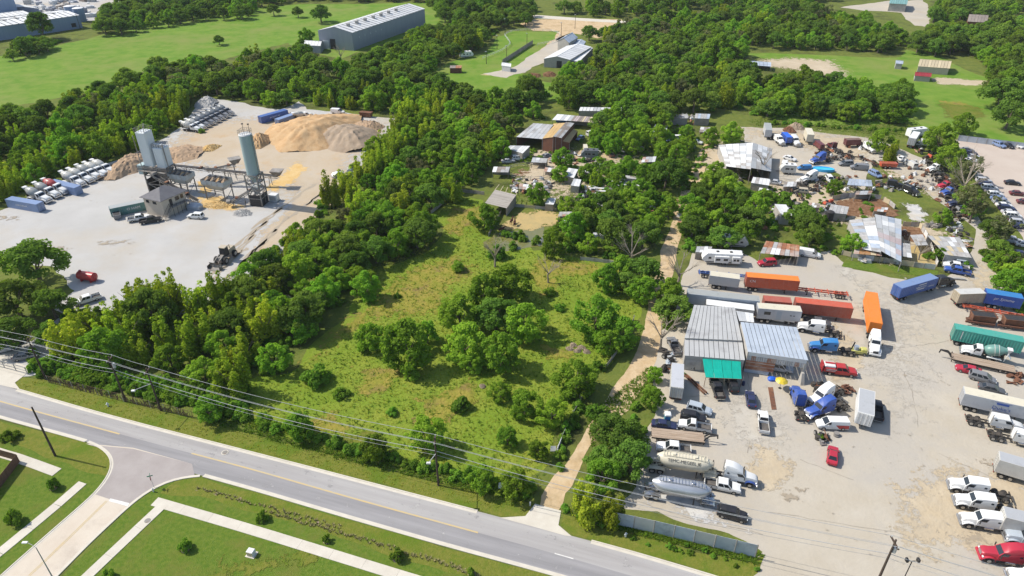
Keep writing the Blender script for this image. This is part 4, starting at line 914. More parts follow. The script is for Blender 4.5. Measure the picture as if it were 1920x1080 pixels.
P = {k: paint(k, c, d) for k, c, d in [('cream', (.62, .57, .44), .1), ('red', (.42, .025, .026), .12), ('crimson', (.40, .022, .045), .04), ('orange', (.72, .20, .02), .08), ('redorange', (.50, .09, .04), .16), ('rustred', (.38, .085, .05), .2), ('blue', (.03, .085, .34), .12), ('skyblue', (.03, .19, .46), .12),
     ('navy', (.022, .03, .085), .06), ('contblue', (.045, .105, .32), .1), ('slateblue', (.17, .245, .42), .15), ('grey', (.20, .205, .215), .1), ('darkgrey', (.085, .088, .095), .08), ('black', (.018, .018, .022), .06), ('silver', (.44, .45, .47), .08), ('offwhite', (.55, .54, .50), .15), ('greygreen', (.16, .25, .235), .15),
     ('drumgrey', (.33, .345, .33), .25), ('drumdark', (.17, .19, .205), .2), ('drumwhite', (.55, .54, .49), .2), ('drumgreen', (.12, .265, .23), .2), ('drumred', (.42, .05, .05), .18), ('teal', (.055, .33, .26), .14), ('darkteal', (.07, .20, .19), .2), ('maroon', (.13, .025, .03), .15), ('yellow', (.62, .46, .03), .12), ('paleyel', (.50, .47, .12), .25),
     ('bluegrey', (.36, .41, .46), .15), ('tan', (.45, .38, .27), .2), ('tarpblue', (.02, .12, .6), .05), ('poolblue', (.05, .42, .75), .05), ('brown', (.17, .09, .055), .2), ('tealblue', (.02, .22, .30), .1), ('lightgrey', (.40, .41, .42), .12)]}
P['white'] = m_white_paint
def wheel_mesh(r, w, n=14):
 mb = MB()
 mb.loft([[(math.cos(6.2832 * k / n) * rr, y, math.sin(6.2832 * k / n) * rr) for k in range(n)] for y, rr in ((-w / 2, r * .88), (-w / 2 + w * .15, r), (w / 2 - w * .15, r), (w / 2, r * .88))])
 for sy in (-1, 1):
  mb.loft([[(math.cos(6.2832 * k / 10) * rr, y * sy, math.sin(6.2832 * k / 10) * rr) for k in range(10)] for y, rr in ((w / 2 - .02, r * .6), (w / 2 + .012, r * .58), (w / 2 + .02, r * .25))], mi=1)
 return mb.mesh('wheel', (m_tyre, m_rim), True)
WH = {k: wheel_mesh(*v) for k, v in {'car': (.34, .22), 'suv': (.39, .25), 'truck': (.51, .3), 'dual': (.51, .62), 'small': (.36, .24), 'loader': (.8, .6)}.items()}
TPL = {}
def q_on(a, b, c, d, u0, u1, v0, v1, off):
 """panel inside the quad a b c d (a-b bottom, d-c top), lifted off its face"""
 a, b, c, d = map(Vector, (a, b, c, d))
 def pt(u, v): return a.lerp(b, u).lerp(d.lerp(c, u), v)
 n = (b - a).cross(d - a).normalized() * off
 q = [pt(u0, v0) + n, pt(u1, v0) + n, pt(u1, v1) + n, pt(u0, v1) + n]
 mb = MB(); mb.add(q + [p - n * 1.6 for p in q], [(0, 1, 2, 3), (0, 4, 5, 1), (1, 5, 6, 2), (2, 6, 7, 3), (3, 7, 4, 0)])
 return mb
def ring6(x, zlo, zhi, hw, fl=.93):
 zm = zlo + (zhi - zlo) * .55
 return [(x, -hw * .95, zlo), (x, hw * .95, zlo), (x, hw, zm), (x, hw * fl, zhi), (x, -hw * fl, zhi), (x, -hw, zm)]
def cabin(bx0, bx1, bz, bw, tx0, tx1, tz, tw, parts, paint_=None, sidepanes=2, rear=True, prefix=''):
 """greenhouse shell and its glass panels"""
 B = [(bx0, -bw, bz), (bx1, -bw, bz), (bx1, bw, bz), (bx0, bw, bz)]
 T = [(tx0, -tw, tz), (tx1, -tw, tz), (tx1, tw, tz), (tx0, tw, tz)]
 shell = MB().add(B + T, [(3, 2, 1, 0), (4, 5, 6, 7), (0, 1, 5, 4), (1, 2, 6, 5), (2, 3, 7, 6), (3, 0, 4, 7)])
 parts.append(('windshield', q_on(B[1], B[2], T[2], T[1], .05, .95, .08, .94, .012), m_glass, False))
 if rear: parts.append(('rear_window', q_on(B[3], B[0], T[0], T[3], .08, .92, .12, .9, .012), m_glass, False))
 for (a, b, c, d) in ((B[0], B[1], T[1], T[0]), (B[2], B[3], T[3], T[2])):
  for k in range(sidepanes):
   parts.append(('side_window', q_on(a, b, c, d, .06 + k * .9 / sidepanes, .01 + (k + 1) * .9 / sidepanes + .0, .12, .88, .012), m_glass, False))
 return shell
def wheels(parts, spots, key):
 for x, y in spots: parts.append(('wheel', WH[key], None, (x, y, {'car': .34, 'suv': .39, 'truck': .51, 'dual': .51, 'small': .36, 'loader': .8}[key])))
def build_parts(parts):
 out = []
 for p in parts:
  nm, mb, m = p[0], p[1], p[2]
  loc = p[3] if len(p) > 3 and isinstance(p[3], tuple) else None
  sm = p[3] if len(p) > 3 and isinstance(p[3], bool) else False
  par = p[4] if len(p) > 4 else -1
  me = mb if not isinstance(mb, MB) else mb.mesh(nm, m if not isinstance(m, str) else None, sm)
  out.append((nm, me, m if isinstance(m, str) else None, loc, par))
 return out
def pick(c, k):
 if k in c: return c[k]
 if k in ('grille', 'bumper'): return m_chrome
 if k == 'roof': return c.get('box', c.get('paint'))
 if k == 'band': return P['drumwhite']
 return c.get('paint', m_white_paint)
def spawn(tpl, name, label, cat, loc, rotz, cols=None, group=None, scale=1.0, skip=()):
 t = thing(name, label, cat, loc, rotz, group, scale)
 made = []
 for nm, me, key, l, par in tpl:
  if nm in skip: made.append(None); continue
  o = put(nm, me, t if par < 0 else made[par], pick(cols or {}, key) if key else None, l)
  made.append(o)
 return t
def lights(parts, xf, yh, zh, xr, yt, zt, s=.16):
 for sy in (-1, 1):
  parts.append(('headlight', MB().box(xf - .06, xf + .02, sy * yh - s, sy * yh + s, zh - .08, zh + .08), m_head))
  parts.append(('taillight', MB().box(xr - .02, xr + .05, sy * yt - s * .7, sy * yt + s * .7, zt - .1, zt + .1), m_tail))
def car_tpl(kind):
 if kind in TPL: return TPL[kind]
 parts = []
 if kind == 'sedan':
  st = [(-2.38, .42, .78, .74), (-2.2, .27, .98, .87), (-1.3, .2, 1.0, .91), (0, .19, .96, .92), (.95, .2, .95, .91), (1.8, .22, .84, .88), (2.2, .27, .74, .82), (2.38, .36, .6, .7)]
  cb = cabin(-1.8, 1.15, .93, .84, -1.1, .28, 1.43, .64, parts); wk, wx = 'car', (1.45, -1.4); L = 2.38
 elif kind == 'suv':
  st = [(-2.38, .45, 1.0, .8), (-2.3, .34, 1.12, .92), (-1.3, .3, 1.1, .96), (0, .28, 1.08, .96), (1.0, .3, 1.08, .95), (1.9, .32, 1.0, .92), (2.25, .36, .86, .86), (2.4, .45, .7, .76)]
  cb = cabin(-2.28, 1.1, 1.06, .9, -2.0, .38, 1.74, .72, parts, sidepanes=3); wk, wx = 'suv', (1.5, -1.45); L = 2.4
 elif kind == 'minivan':
  st = [(-2.45, .45, .95, .82), (-2.35, .32, 1.1, .94), (-1.3, .27, 1.1, .98), (0, .26, 1.08, .98), (1.1, .27, 1.05, .96), (1.9, .3, .92, .9), (2.3, .34, .76, .82), (2.45, .42, .62, .7)]
  cb = cabin(-2.35, 1.55, 1.04, .92, -2.05, .5, 1.72, .72, parts, sidepanes=3); wk, wx = 'car', (1.55, -1.5); L = 2.45
 else:   # cargo van
  st = [(-2.85, .45, 1.2, .92), (-2.8, .35, 1.3, .98), (-1.3, .3, 1.3, 1.0), (0, .3, 1.28, 1.0), (1.3, .32, 1.22, .98), (2.2, .35, 1.1, .94), (2.6, .4, .98, .88), (2.8, .48, .8, .78)]
  cb = cabin(-2.8, 1.75, 1.26, .96, -2.75, .85, 2.0, .86, parts, sidepanes=1, rear=True); wk, wx = 'suv', (1.75, -1.75); L = 2.8
  parts = [p for p in parts if p[0] != 'side_window']
  for sy in (-1, 1):
   a, b, c, d = [(.55, sy * .955, 1.3), (1.6, sy * .955, 1.3), (.95, sy * .875, 1.92), (.55, sy * .875, 1.92)]
   parts.append(('side_window', q_on(*((a, b, c, d) if sy < 0 else (b, a, d, c)), .05, .95, .08, .92, .015), m_glass, False))
 body = MB().loft([ring6(*s) for s in st]); o = len(body.v); body.v += cb.v; body.f += [[i + o for i in f] for f in cb.f]; body.m += cb.m
 parts.insert(0, ('body', body, 'paint', False))
 parts.append(('roof', MB().cbox(cb.v[4][0] + .03, cb.v[5][0] - .03, cb.v[4][1] + .04, cb.v[6][1] - .04, cb.v[4][2] - .02, cb.v[4][2] + .05, .05), 'paint'))
 hw = st[2][3]
 wheels(parts, [(x, s * (hw - .1)) for x in wx for s in (-1, 1)], wk)
 lights(parts, L - .06, .6, st[-2][2] - .1, -L + .02, .62, .82)
 for sy in (-1, 1): parts.append(('mirror', MB().box(wx[0] - .75, wx[0] - .6, sy * (hw + .02) - .08, sy * (hw + .02) + .08, st[3][2] - .02, st[3][2] + .12), 'paint'))
 parts.append(('bumper', MB().box(L - .1, L + .02, -.62, .62, .36, .5), m_black))
 TPL[kind] = build_parts(parts)
 return TPL[kind]
def pickup_tpl(kind='crew'):
 k = 'pickup_' + kind
 if k in TPL: return TPL[k]
 parts = []; crew = kind != 'regular'; service = kind == 'service'
 xb = -.95 if crew else -.25                      # back of the cab
 xr = -2.95
 front = [(xb, .42, 1.16, .97), (.6, .4, 1.16, .98), (1.35, .42, 1.18, .97), (2.2, .44, 1.12, .94), (2.75, .48, 1.0, .9), (2.9, .55, .8, .82)]
 cb = cabin(xb, 1.5, 1.12, .9, xb + .12, .75, 1.84, .74, parts, sidepanes=2 if crew else 1)
 body = MB().loft([ring6(*s) for s in front]); o = len(body.v); body.v += cb.v; body.f += [[i + o for i in f] for f in cb.f]; body.m += cb.m
 parts.insert(0, ('body', body, 'paint', False))
 parts.append(('roof', MB().cbox(xb + .16, .72, -.7, .7, 1.82, 1.89, .05), 'paint'))
 if service:
  for sy in (-1, 1): parts.append(('tool_locker', MB().cbox(xr, xb - .06, sy * .55 - .45 * (sy < 0) * 1, sy * .55 + .45 * (sy > 0), .75, 1.55, .04), 'paint'))
  parts.append(('bed_floor', MB().box(xr, xb - .06, -.55, .55, .62, .8), m_lining))
  parts.append(('tank', MB().cyl((xr + .2, .2, 1.85), (xb - .2, .2, 1.85), .28, n=10), 'paint', True))
 else:
  parts.append(('bed', MB().box(xr, xb - .05, .86, .96, .55, 1.16).box(xr, xb - .05, -.96, -.86, .55, 1.16).box(xb - .15, xb - .05, -.86, .86, .55, 1.16), 'paint'))
  parts.append(('tailgate', MB().box(xr - .06, xr + .02, -.9, .9, .6, 1.15), 'paint'))
  parts.append(('bed_liner', MB().box(xr + .02, xb - .15, -.86, .86, .55, .68), m_lining))
  for sy in (-1, 1): parts.append(('bed_rail', MB().box(xr, xb - .06, sy * .91 - .07, sy * .91 + .07, 1.165, 1.19), m_black))
 parts.append(('chassis', MB().box(xr + .1, 2.6, -.5, .5, .36, .5), m_frame))
 wheels(parts, [(x, s * .85) for x in (1.85, -1.85) for s in (-1, 1)], 'suv')
 lights(parts, 2.84, .68, .92, xr - .03, .86, .95)
 for sy in (-1, 1): parts.append(('mirror', MB().box(1.0, 1.18, sy * 1.08 - .1, sy * 1.08 + .1, 1.2, 1.42), m_black))
 parts.append(('grille', MB().box(2.85, 2.92, -.5, .5, .62, .86), m_chrome))
 parts.append(('bumper', MB().box(2.84, 3.0, -.92, .92, .42, .6).box(xr - .16, xr - .04, -.88, .88, .42, .58), m_chrome))
 TPL[k] = build_parts(parts)
 return TPL[k]
def cab_parts(parts, roof='high', sleeper=True, hood=True, stacks=True, fx=2.55, tanks=True):
 """conventional truck cab: hood, cab, sleeper; front axle at fx"""
 hw = 1.02
 xr = -1.75 if sleeper else .05
 H = 2.72
 hd = MB().loft([ring6(x, zl, zh, w, .84) for x, zl, zh, w in ((1.55, .95, 2.02, .98), (2.4, .92, 1.88, .86), (3.2, .9, 1.72, .78), (3.62, .92, 1.5, .7), (3.72, 1.0, 1.35, .6))])
 i0 = len(parts)
 parts.append(('hood', hd, 'paint', True))
 B = [(xr, -hw, 1.0), (1.72, -hw, 1.0), (1.72, hw, 1.0), (xr, hw, 1.0)]
 M = [(xr, -hw, 1.95), (1.66, -hw * .97, 1.95), (1.66, hw * .97, 1.95), (xr, hw, 1.95)]
 top = [(xr, -hw * .94, H), (1.12, -hw * .86, H - .06), (1.12, hw * .86, H - .06), (xr, hw * .94, H)]
 shell = MB().loft([B, M, top])
 parts.append(('cab', shell, 'paint', False)); ic = len(parts) - 1
 parts.append(('windshield', q_on(M[1], M[2], top[2], top[1], .06, .94, .06, .9, .015), m_glass, False, ic))
 for (a, b, c, d) in ((M[0], M[1], top[1], top[0]), (M[2], M[3], top[3], top[2])):
  f = (1.5 - xr); L = 1.66 - xr
  lo = 1 - 1.15 / L
  u = (lo, .97) if a[1] < 0 else (.03, 1 - lo)
  parts.append(('side_window', q_on(a, b, c, d, *u, .05, .78, .015), m_glass, False, ic))
  if sleeper:
   u = (.12, .24) if a[1] < 0 else (.76, .88)
   parts.append(('side_window', q_on(a, b, c, d, *u, .3, .7, .015), m_glass, False, ic))
 if roof == 'high' and sleeper:
  sec = []
  for x, z in ((1.15, H - .04), (.75, H + .25), (.2, H + .62), (-.6, H + .9), (-1.7, H + .98)):
   w = hw * (.84 if x > .9 else .92)
   sec.append([(x, -w, H - .1), (x, w, H - .1), (x, w * .97, H - .1 + (z - H + .1) * .7), (x, w * .78, z), (x, -w * .78, z), (x, -w * .97, H - .1 + (z - H + .1) * .7)])
  parts.append(('roof_fairing', MB().loft(sec), 'paint', True))
 elif roof == 'mid' and sleeper:
  sec = []
  for x, z in ((1.12, H), (.6, H + .18), (-.4, H + .36), (-1.7, H + .4)):
   w = hw * .92
   sec.append([(x, -w, H - .1), (x, w, H - .1), (x, w * .97, H + (z - H) * .6), (x, w * .8, z), (x, -w * .8, z), (x, -w * .97, H + (z - H) * .6)])
  parts.append(('roof_fairing', MB().loft(sec), 'paint', True))
 else:
  parts.append(('cab_roof', MB().cbox(xr + .02, 1.05, -hw * .86, hw * .86, H - .08, H + .06, .07), 'paint'))
 for sy in (-1, 1):
  pr = [(fx - .78, .75), (fx - .7, 1.15), (fx - .35, 1.38), (fx + .3, 1.36), (fx + .75, 1.15), (fx + 1.05, .8)]
  mb = MB(); y0, y1 = (.72, 1.16) if sy > 0 else (-1.16, -.72)
  mb.loft([[(x, y0, z), (x, y1, z), (x, y1, z - .14), (x, y0, z - .14)] for x, z in pr])
  parts.append(('fender', mb, 'fender', True))
  parts.append(('headlight', MB().cbox(fx + .86, fx + 1.08, sy * .86 - .17, sy * .86 + .17, 1.0, 1.2, .04), m_head))
  parts.append(('mirror', MB().cbox(1.42, 1.55, sy * 1.3 - .1, sy * 1.3 + .1, 1.75, 2.35, .03), m_black))
  parts.append(('step', MB().box(.5, 1.6, sy * 1.02 - .1, sy * 1.02 + .1, .5, .62), m_black))
  if tanks: parts.append(('fuel_tank', MB().cyl((-.85, sy * .82, .72), (.45, sy * .82, .72), .31, n=12), m_chrome, True))
  if stacks: parts.append(('exhaust_stack', MB().cyl((xr - .1, sy * .9, 1.0), (xr - .1, sy * .9, 3.35), .075, n=8), m_chrome, True))
 parts.append(('grille', MB().add([(3.74, -.52, .98), (3.74, .52, .98), (3.66, .48, 1.5), (3.66, -.48, 1.5)], [(0, 1, 2, 3)]).box(3.6, 3.73, -.5, .5, .98, 1.4), 'grille'))
 parts.append(('bumper', MB().cbox(3.55, 3.86, -1.14, 1.14, .48, .86, .06), 'bumper'))
def semi_tpl(roof='high', sleeper=True, stacks=True):
 k = ('semi', roof, sleeper, stacks)
 if k in TPL: return TPL[k]
 parts = []
 sh = 0.0 if sleeper else 1.2
 rear = -5.5 + sh
 parts.append(('chassis', MB().box(rear, 3.4, .34, .48, .74, 1.0).box(rear, 3.4, -.48, -.34, .74, 1.0).box(-2.4 + sh, -2.1 + sh, -.34, .34, .76, .96).box(-4.8 + sh, -4.5 + sh, -.34, .34, .76, .96).box(-3.4 + sh, -3.1 + sh, -.34, .34, .76, .96).box(1.5, 3.2, -.34, .34, .7, .95).box(rear - .05, rear + .1, -1.1, 1.1, .7, .9), m_frame))
 cab_parts(parts, roof, sleeper, stacks=stacks)
 parts.append(('fifth_wheel', MB().cbox(-4.6 + sh, -3.5 + sh, -.45, .45, 1.02, 1.16, .08), m_frame))
 parts.append(('deck_plate', MB().box(-1.95 + sh, -1.85 + sh * .98, -.45, .45, .95, 1.04), m_chrome))
 wheels(parts, [(2.55, s * .95) for s in (-1, 1)], 'truck')
 wheels(parts, [(x + sh, s * .83) for x in (-3.4, -4.72) for s in (-1, 1)], 'dual')
 for sy in (-1, 1): parts.append(('taillight', MB().box(rear - .08, rear - .04, sy * .9 - .12, sy * .9 + .12, .74, .86), m_tail))
 TPL[k] = build_parts(parts)
 return TPL[k]
def mixer_tpl():
 if 'mixer' in TPL: return TPL['mixer']
 parts = []
 parts.append(('chassis', MB().box(-4.3, 3.4, .34, .48, .74, 1.05).box(-4.3, 3.4, -.48, -.34, .74, 1.05).box(-.35, -.1, -.8, .8, 1.05, 2.0).box(-3.9, -3.6, -.75, .75, 1.05, 2.5).box(1.5, 3.2, -.34, .34, .7, .95), m_frame))
 cab_parts(parts, 'flat', False, stacks=False, tanks=False)
 sec = []
 for t, r in ((0, .45), (.04, .78), (.2, 1.12), (.45, 1.26), (.62, 1.2), (.88, .72), (1, .55)):
  cx, cz = -.25 - 3.95 * t, 2.02 + .95 * t
  ax = Vector((-3.95, 0, .95)).normalized(); up = Vector((ax.z, 0, -ax.x)).normalized()
  sec.append([Vector((cx, 0, cz)) + Vector((0, 1, 0)) * (r * math.cos(6.2832 * k / 16)) + up * (r * math.sin(6.2832 * k / 16)) for k in range(16)])
 parts.append(('drum', MB().loft(sec), 'drum', True)); idr = len(parts) - 1
 ax = Vector((-3.95, 0, .95)).normalized()
 for t, r in ((.45, 1.27), (.64, 1.2)):
  c = Vector((-.25 - 3.95 * t, 0, 2.02 + .95 * t))
  parts.append(('drum_band', MB().cyl(c - ax * .05, c + ax * .05, r + .012, n=16, caps=True), 'band', True, idr))
 parts.append(('hopper', MB().hexa((-4.75, -4.15, -.35, .35, 2.75), (-5.05, -4.1, -.6, .6, 3.55)), 'paint'))
 parts.append(('chute', MB().bar((-4.4, .1, 2.4), (-5.2, .55, 1.5), .45, .12), 'paint'))
 parts.append(('water_tank', MB().cyl((-.05, -.75, 1.75), (-.05, .75, 1.75), .3, n=10), m_chrome, True))
 parts.append(('ladder', MB().bar((-4.0, .85, 1.0), (-4.4, .85, 3.1), .06).bar((-4.0, 1.2, 1.0), (-4.4, 1.2, 3.1), .06).bar((-4.1, .85, 1.6), (-4.1, 1.2, 1.6), .05).bar((-4.22, .85, 2.2), (-4.22, 1.2, 2.2), .05).bar((-4.34, .85, 2.8), (-4.34, 1.2, 2.8), .05), 'paint'))
 wheels(parts, [(2.55, s * .95) for s in (-1, 1)], 'truck')
 wheels(parts, [(x, s * .85) for x in (-1.6, -2.95) for s in (-1, 1)], 'dual')
 for sy in (-1, 1): parts.append(('mudguard', MB().hexa((-3.7, -.95, sy * .85 - .33, sy * .85 + .33, 1.06), (-3.5, -1.15, sy * .85 - .33, sy * .85 + .33, 1.14)), 'paint'))
 TPL['mixer'] = build_parts(parts)
 return TPL['mixer']
def box_mb(x0, x1, hw, z0, z1, ribs=0, depth=.04):
 """container shell; ribs = corrugated sides"""
 mb = MB()
 if not ribs:
  return mb.box(x0, x1, -hw, hw, z0, z1)
 n = ribs * 4; L = x1 - x0
 for sy in (-1, 1):
  vs_ = []
  for i in range(n + 1):
   x = x0 + L * i / n; y = sy * (hw - (depth if i % 4 in (2, 3) else 0))
   vs_ += [(x, y, z0 + .12), (x, y, z1 - .1)]
  mb.add(vs_, [(2 * i, 2 * i + 2, 2 * i + 3, 2 * i + 1) if sy < 0 else (2 * i + 1, 2 * i + 3, 2 * i + 2, 2 * i) for i in range(n)])
 mb.box(x0 + .03, x1 - .03, -hw + depth + .005, hw - depth - .005, z0 + .02, z1 - .03)
 for sy in (-1, 1):                       # rails and corner posts
  mb.box(x0, x1, sy * hw - .07, sy * hw + .01 if sy > 0 else sy * hw + .07, z1 - .1, z1) if sy > 0 else mb.box(x0, x1, -hw - .01, -hw + .07, z1 - .1, z1)
  mb.box(x0, x1, hw - .07, hw + .01, z0, z0 + .13) if sy > 0 else mb.box(x0, x1, -hw - .01, -hw + .07, z0, z0 + .13)
  for xx in (x0, x1 - .14): mb.box(xx, xx + .14, sy * (hw - .055) - .07, sy * (hw - .055) + .07, z0 + .13, z1 - .1)
 return mb
def container_parts(L, z0, h, hw=1.22, ribs=True, doors=True):
 """container between x = -L/2 and L/2, doors at the rear end"""
 p = [('container_body', box_mb(-L / 2, L / 2, hw, z0, z0 + h, int(L / .55) if ribs else 0), 'box', False)]
 p.append(('roof_panel', MB().slab([(-L / 2 + .08, -hw + .06, z0 + h + .012), (L / 2 - .08, -hw + .06, z0 + h + .012), (L / 2 - .08, hw - .06, z0 + h + .012), (-L / 2 + .08, hw - .06, z0 + h + .012)], .03), 'roof', False))
 if doors:
  for sy in (-1, 1):
   d = MB().box(-L / 2 - .05, -L / 2 - .004, sy * hw / 2 - hw / 2 + .05, sy * hw / 2 + hw / 2 - .05, z0 + .1, z0 + h - .1)
   p.append(('door', d, 'box', False)); k = len(p) - 1
   for q in (-.25, .25): p.append(('lock_bar', MB().cyl((-L / 2 - .08, sy * hw / 2 + q, z0 + .1), (-L / 2 - .08, sy * hw / 2 + q, z0 + h - .1), .025, n=6), m_chrome, False, k))
 return p
def running_gear(L, z0=1.15, axle=None, legs=True, key='dual', rails=True, mat_=None):
 p = []
 ax = axle if axle is not None else -L / 2 + 1.9
 if rails: p.append(('chassis', MB().box(-L / 2, L / 2, .38, .52, z0 - .32, z0 - .02).box(-L / 2, L / 2, -.52, -.38, z0 - .32, z0 - .02).box(-L / 2, -L / 2 + .15, -1.1, 1.1, z0 - .35, z0 - .05).box(L / 2 - .3, L / 2 - .1, -1.0, 1.0, z0 - .3, z0 - .05), mat_ or m_frame))
 if legs:
  for sy in (-1, 1): p.append(('landing_leg', MB().box(L / 2 - 2.9, L / 2 - 2.72, sy * .75 - .08, sy * .75 + .08, .1, z0 - .1).box(L / 2 - 3.0, L / 2 - 2.62, sy * .75 - .17, sy * .75 + .17, .05, .12), m_frame))
 for x in (ax - .65, ax + .65):
  for s in (-1, 1): p.append(('wheel', WH[key], None, (x, s * .85, .51 if key == 'dual' else .36)))
 for s in (-1, 1): p.append(('taillight', MB().box(-L / 2 - .06, -L / 2 - .02, s * .95 - .12, s * .95 + .12, z0 - .3, z0 - .18), m_tail))
 return p
def trailer_tpl(L=12.2, h=2.75, ribs=True, z0=1.2, hw=1.22, axle=None, legs=True):
 k = ('trailer', L, h, ribs, z0, axle, legs)
 if k not in TPL: TPL[k] = build_parts(container_parts(L, z0, h, hw, ribs) + running_gear(L, z0, axle, legs))
 return TPL[k]
def container_tpl(L=12.2, h=2.6):
 k = ('container', L, h)
 if k not in TPL: TPL[k] = build_parts(container_parts(L, .05, h))
 return TPL[k]
def skeleton_tpl(L=12.2):
 k = ('skeleton', L)
 if k not in TPL:
  p = [('main_frame', MB().box(-L / 2, L / 2, .34, .54, .9, 1.2).box(-L / 2, L / 2, -.54, -.34, .9, 1.2), 'paint')]
  for i in range(9):
   x = -L / 2 + .3 + i * (L - .6) / 8
   p.append(('cross_member', MB().box(x - .09, x + .09, -1.15 if i in (0, 3, 5, 8) else -.34, 1.15 if i in (0, 3, 5, 8) else .34, .98, 1.16), 'paint'))
  p += running_gear(L, 1.2, rails=False)
  TPL[k] = build_parts(p)
 return TPL[k]
def flatbed_tpl(L=9.0, neck=True, hw=1.25, z=.95):
 k = ('flatbed', L, neck)
 if k not in TPL:
  p = [('deck_frame', MB().box(-L / 2, L / 2, -hw, -hw + .12, z - .3, z - .005).box(-L / 2, L / 2, hw - .12, hw, z - .3, z - .005).box(-L / 2, L / 2, -.5, -.36, z - .45, z - .06).box(-L / 2, L / 2, .36, .5, z - .45, z - .06), m_frame)]
  n = 9
  for i in range(n):
   y0 = -hw + 2 * hw * i / n
   p.append(('plank', MB().box(-L / 2 + .02, L / 2 - .02, y0 + .015, y0 + 2 * hw / n - .015, z - .05, z + (.01 if i % 2 else .0)), m_wood))
  if neck:
   p.append(('gooseneck', MB().bar((L / 2, .4, z - .1), (L / 2 + .8, .3, z + .75), .16, .25).bar((L / 2, -.4, z - .1), (L / 2 + .8, -.3, z + .75), .16, .25).bar((L / 2 + .8, .3, z + .75), (L / 2 + 2.2, .05, z + .85), .16, .25).bar((L / 2 + .8, -.3, z + .75), (L / 2 + 2.2, -.05, z + .85), .16, .25).bar((L / 2 + 2.2, 0, z + .95), (L / 2 + 2.3, 0, z + .1), .2, .2), m_black))
  for sy in (-1, 1):
   p.append(('landing_leg', MB().box(L / 2 - .2, L / 2 - .05, sy * .9 - .07, sy * .9 + .07, .05, z + .4), m_black))
  for x in (-L / 2 + 1.6, -L / 2 + 2.6):
   for s in (-1, 1): p.append(('wheel', WH['small'], None, (x, s * (hw - .32), .36)))
  TPL[k] = build_parts(p)
 return TPL[k]
def tanker_tpl(L=10.5):
 """dry bulk trailer: sloping-ended tank with hopper belly, catwalk, tandem at the rear, fenders"""
 if 'tanker' not in TPL:
  n = 18; sec = []
  for x, r, cz, dz in ((-4.15, .35, 2.75, 0), (-3.3, .95, 2.5, .0), (-2.4, 1.2, 2.42, .12), (-1.2, 1.24, 2.4, .35), (0, 1.24, 2.4, .22), (1.2, 1.24, 2.4, .35), (2.4, 1.2, 2.42, .12), (3.3, .98, 2.5, 0), (4.15, .35, 2.75, 0)):
   ring = []
   for k in range(n):
    a = 6.2832 * k / n; y, z = r * math.cos(a), r * math.sin(a)
    if z < 0: z -= dz * (-math.sin(a)) ** 2; y *= 1 - .35 * dz * (-math.sin(a))
    ring.append((x, y, cz + z))
   sec.append(ring)
  p = [('tank', MB().loft(sec), 'paint', True)]
  p.append(('manhole', MB().cyl((-1.6, 0, 3.6), (-1.6, 0, 3.78), .28, n=10), 'trim', True, 0))
  p.append(('manhole', MB().cyl((1.6, 0, 3.6), (1.6, 0, 3.78), .28, n=10), 'trim', True, 0))
  w = MB()
  for sy in (-1, 1):
   w.bar((-3.2, sy * .5, 3.68), (3.2, sy * .5, 3.68), .07)
   for i in range(8): w.bar((-3.2 + i * .914, sy * .5, 3.4), (-3.2 + i * .914, sy * .5, 3.7), .05)
  for i in range(15): w.bar((-3.2 + i * .457, -.5, 3.66), (-3.2 + i * .457, .5, 3.66), .07, .04)
  p.append(('catwalk', w, 'trim'))
  p.append(('subframe', MB().bar((-5.0, .5, 1.0), (-2.2, .5, 1.05), .14, .2).bar((-5.0, -.5, 1.0), (-2.2, -.5, 1.05), .14, .2).bar((-4.9, .5, 1.05), (-3.0, .6, 2.0), .1).bar((-4.9, -.5, 1.05), (-3.0, -.6, 2.0), .1).bar((2.6, .5, 1.35), (5.0, .5, 1.3), .14, .2).bar((2.6, -.5, 1.35), (5.0, -.5, 1.3), .14, .2).bar((4.8, .5, 1.3), (3.0, .6, 2.1), .1).bar((4.8, -.5, 1.3), (3.0, -.6, 2.1), .1).bar((-2.2, .5, 1.05), (2.6, .5, 1.2), .1).bar((-2.2, -.5, 1.05), (2.6, -.5, 1.2), .1), 'trim'))
  hoop = [(4.2, .75 * math.cos(a), 2.6 + .75 * math.sin(a)) for a in [6.2832 * k / 12 for k in range(13)]]
  p.append(('guard_hoop', MB().tube(hoop, .05), m_black))
  for sy in (-1, 1):
   p.append(('fender', MB().loft([[(x, sy * .62, z), (x, sy * 1.22, z), (x, sy * 1.22, z - .06), (x, sy * .62, z - .06)] for x, z in ((-5.2, .8), (-5.05, 1.08), (-4.5, 1.16), (-3.4, 1.16), (-2.85, 1.08), (-2.7, .8))]), 'trim'))
   p.append(('landing_leg', MB().box(1.9, 2.06, sy * .75 - .07, sy * .75 + .07, .06, 1.4), m_frame))
  p.append(('front_fender', MB().loft([[(x, -1.2, z), (x, 1.2, z), (x, 1.2, z - .06), (x, -1.2, z - .06)] for x, z in ((2.9, .95), (3.1, 1.2), (4.6, 1.22), (4.9, 1.0))]), 'trim'))
  for k in (-1.2, 1.2): p.append(('hopper_outlet', MB().cyl((k, 0, .75), (k, 0, 1.2), .16, n=8), m_frame, True))
  for x in (-3.4, -4.6):
   for s in (-1, 1): p.append(('wheel', WH['dual'], None, (x, s * .85, .51)))
  TPL['tanker'] = build_parts(p)
 return TPL['tanker']
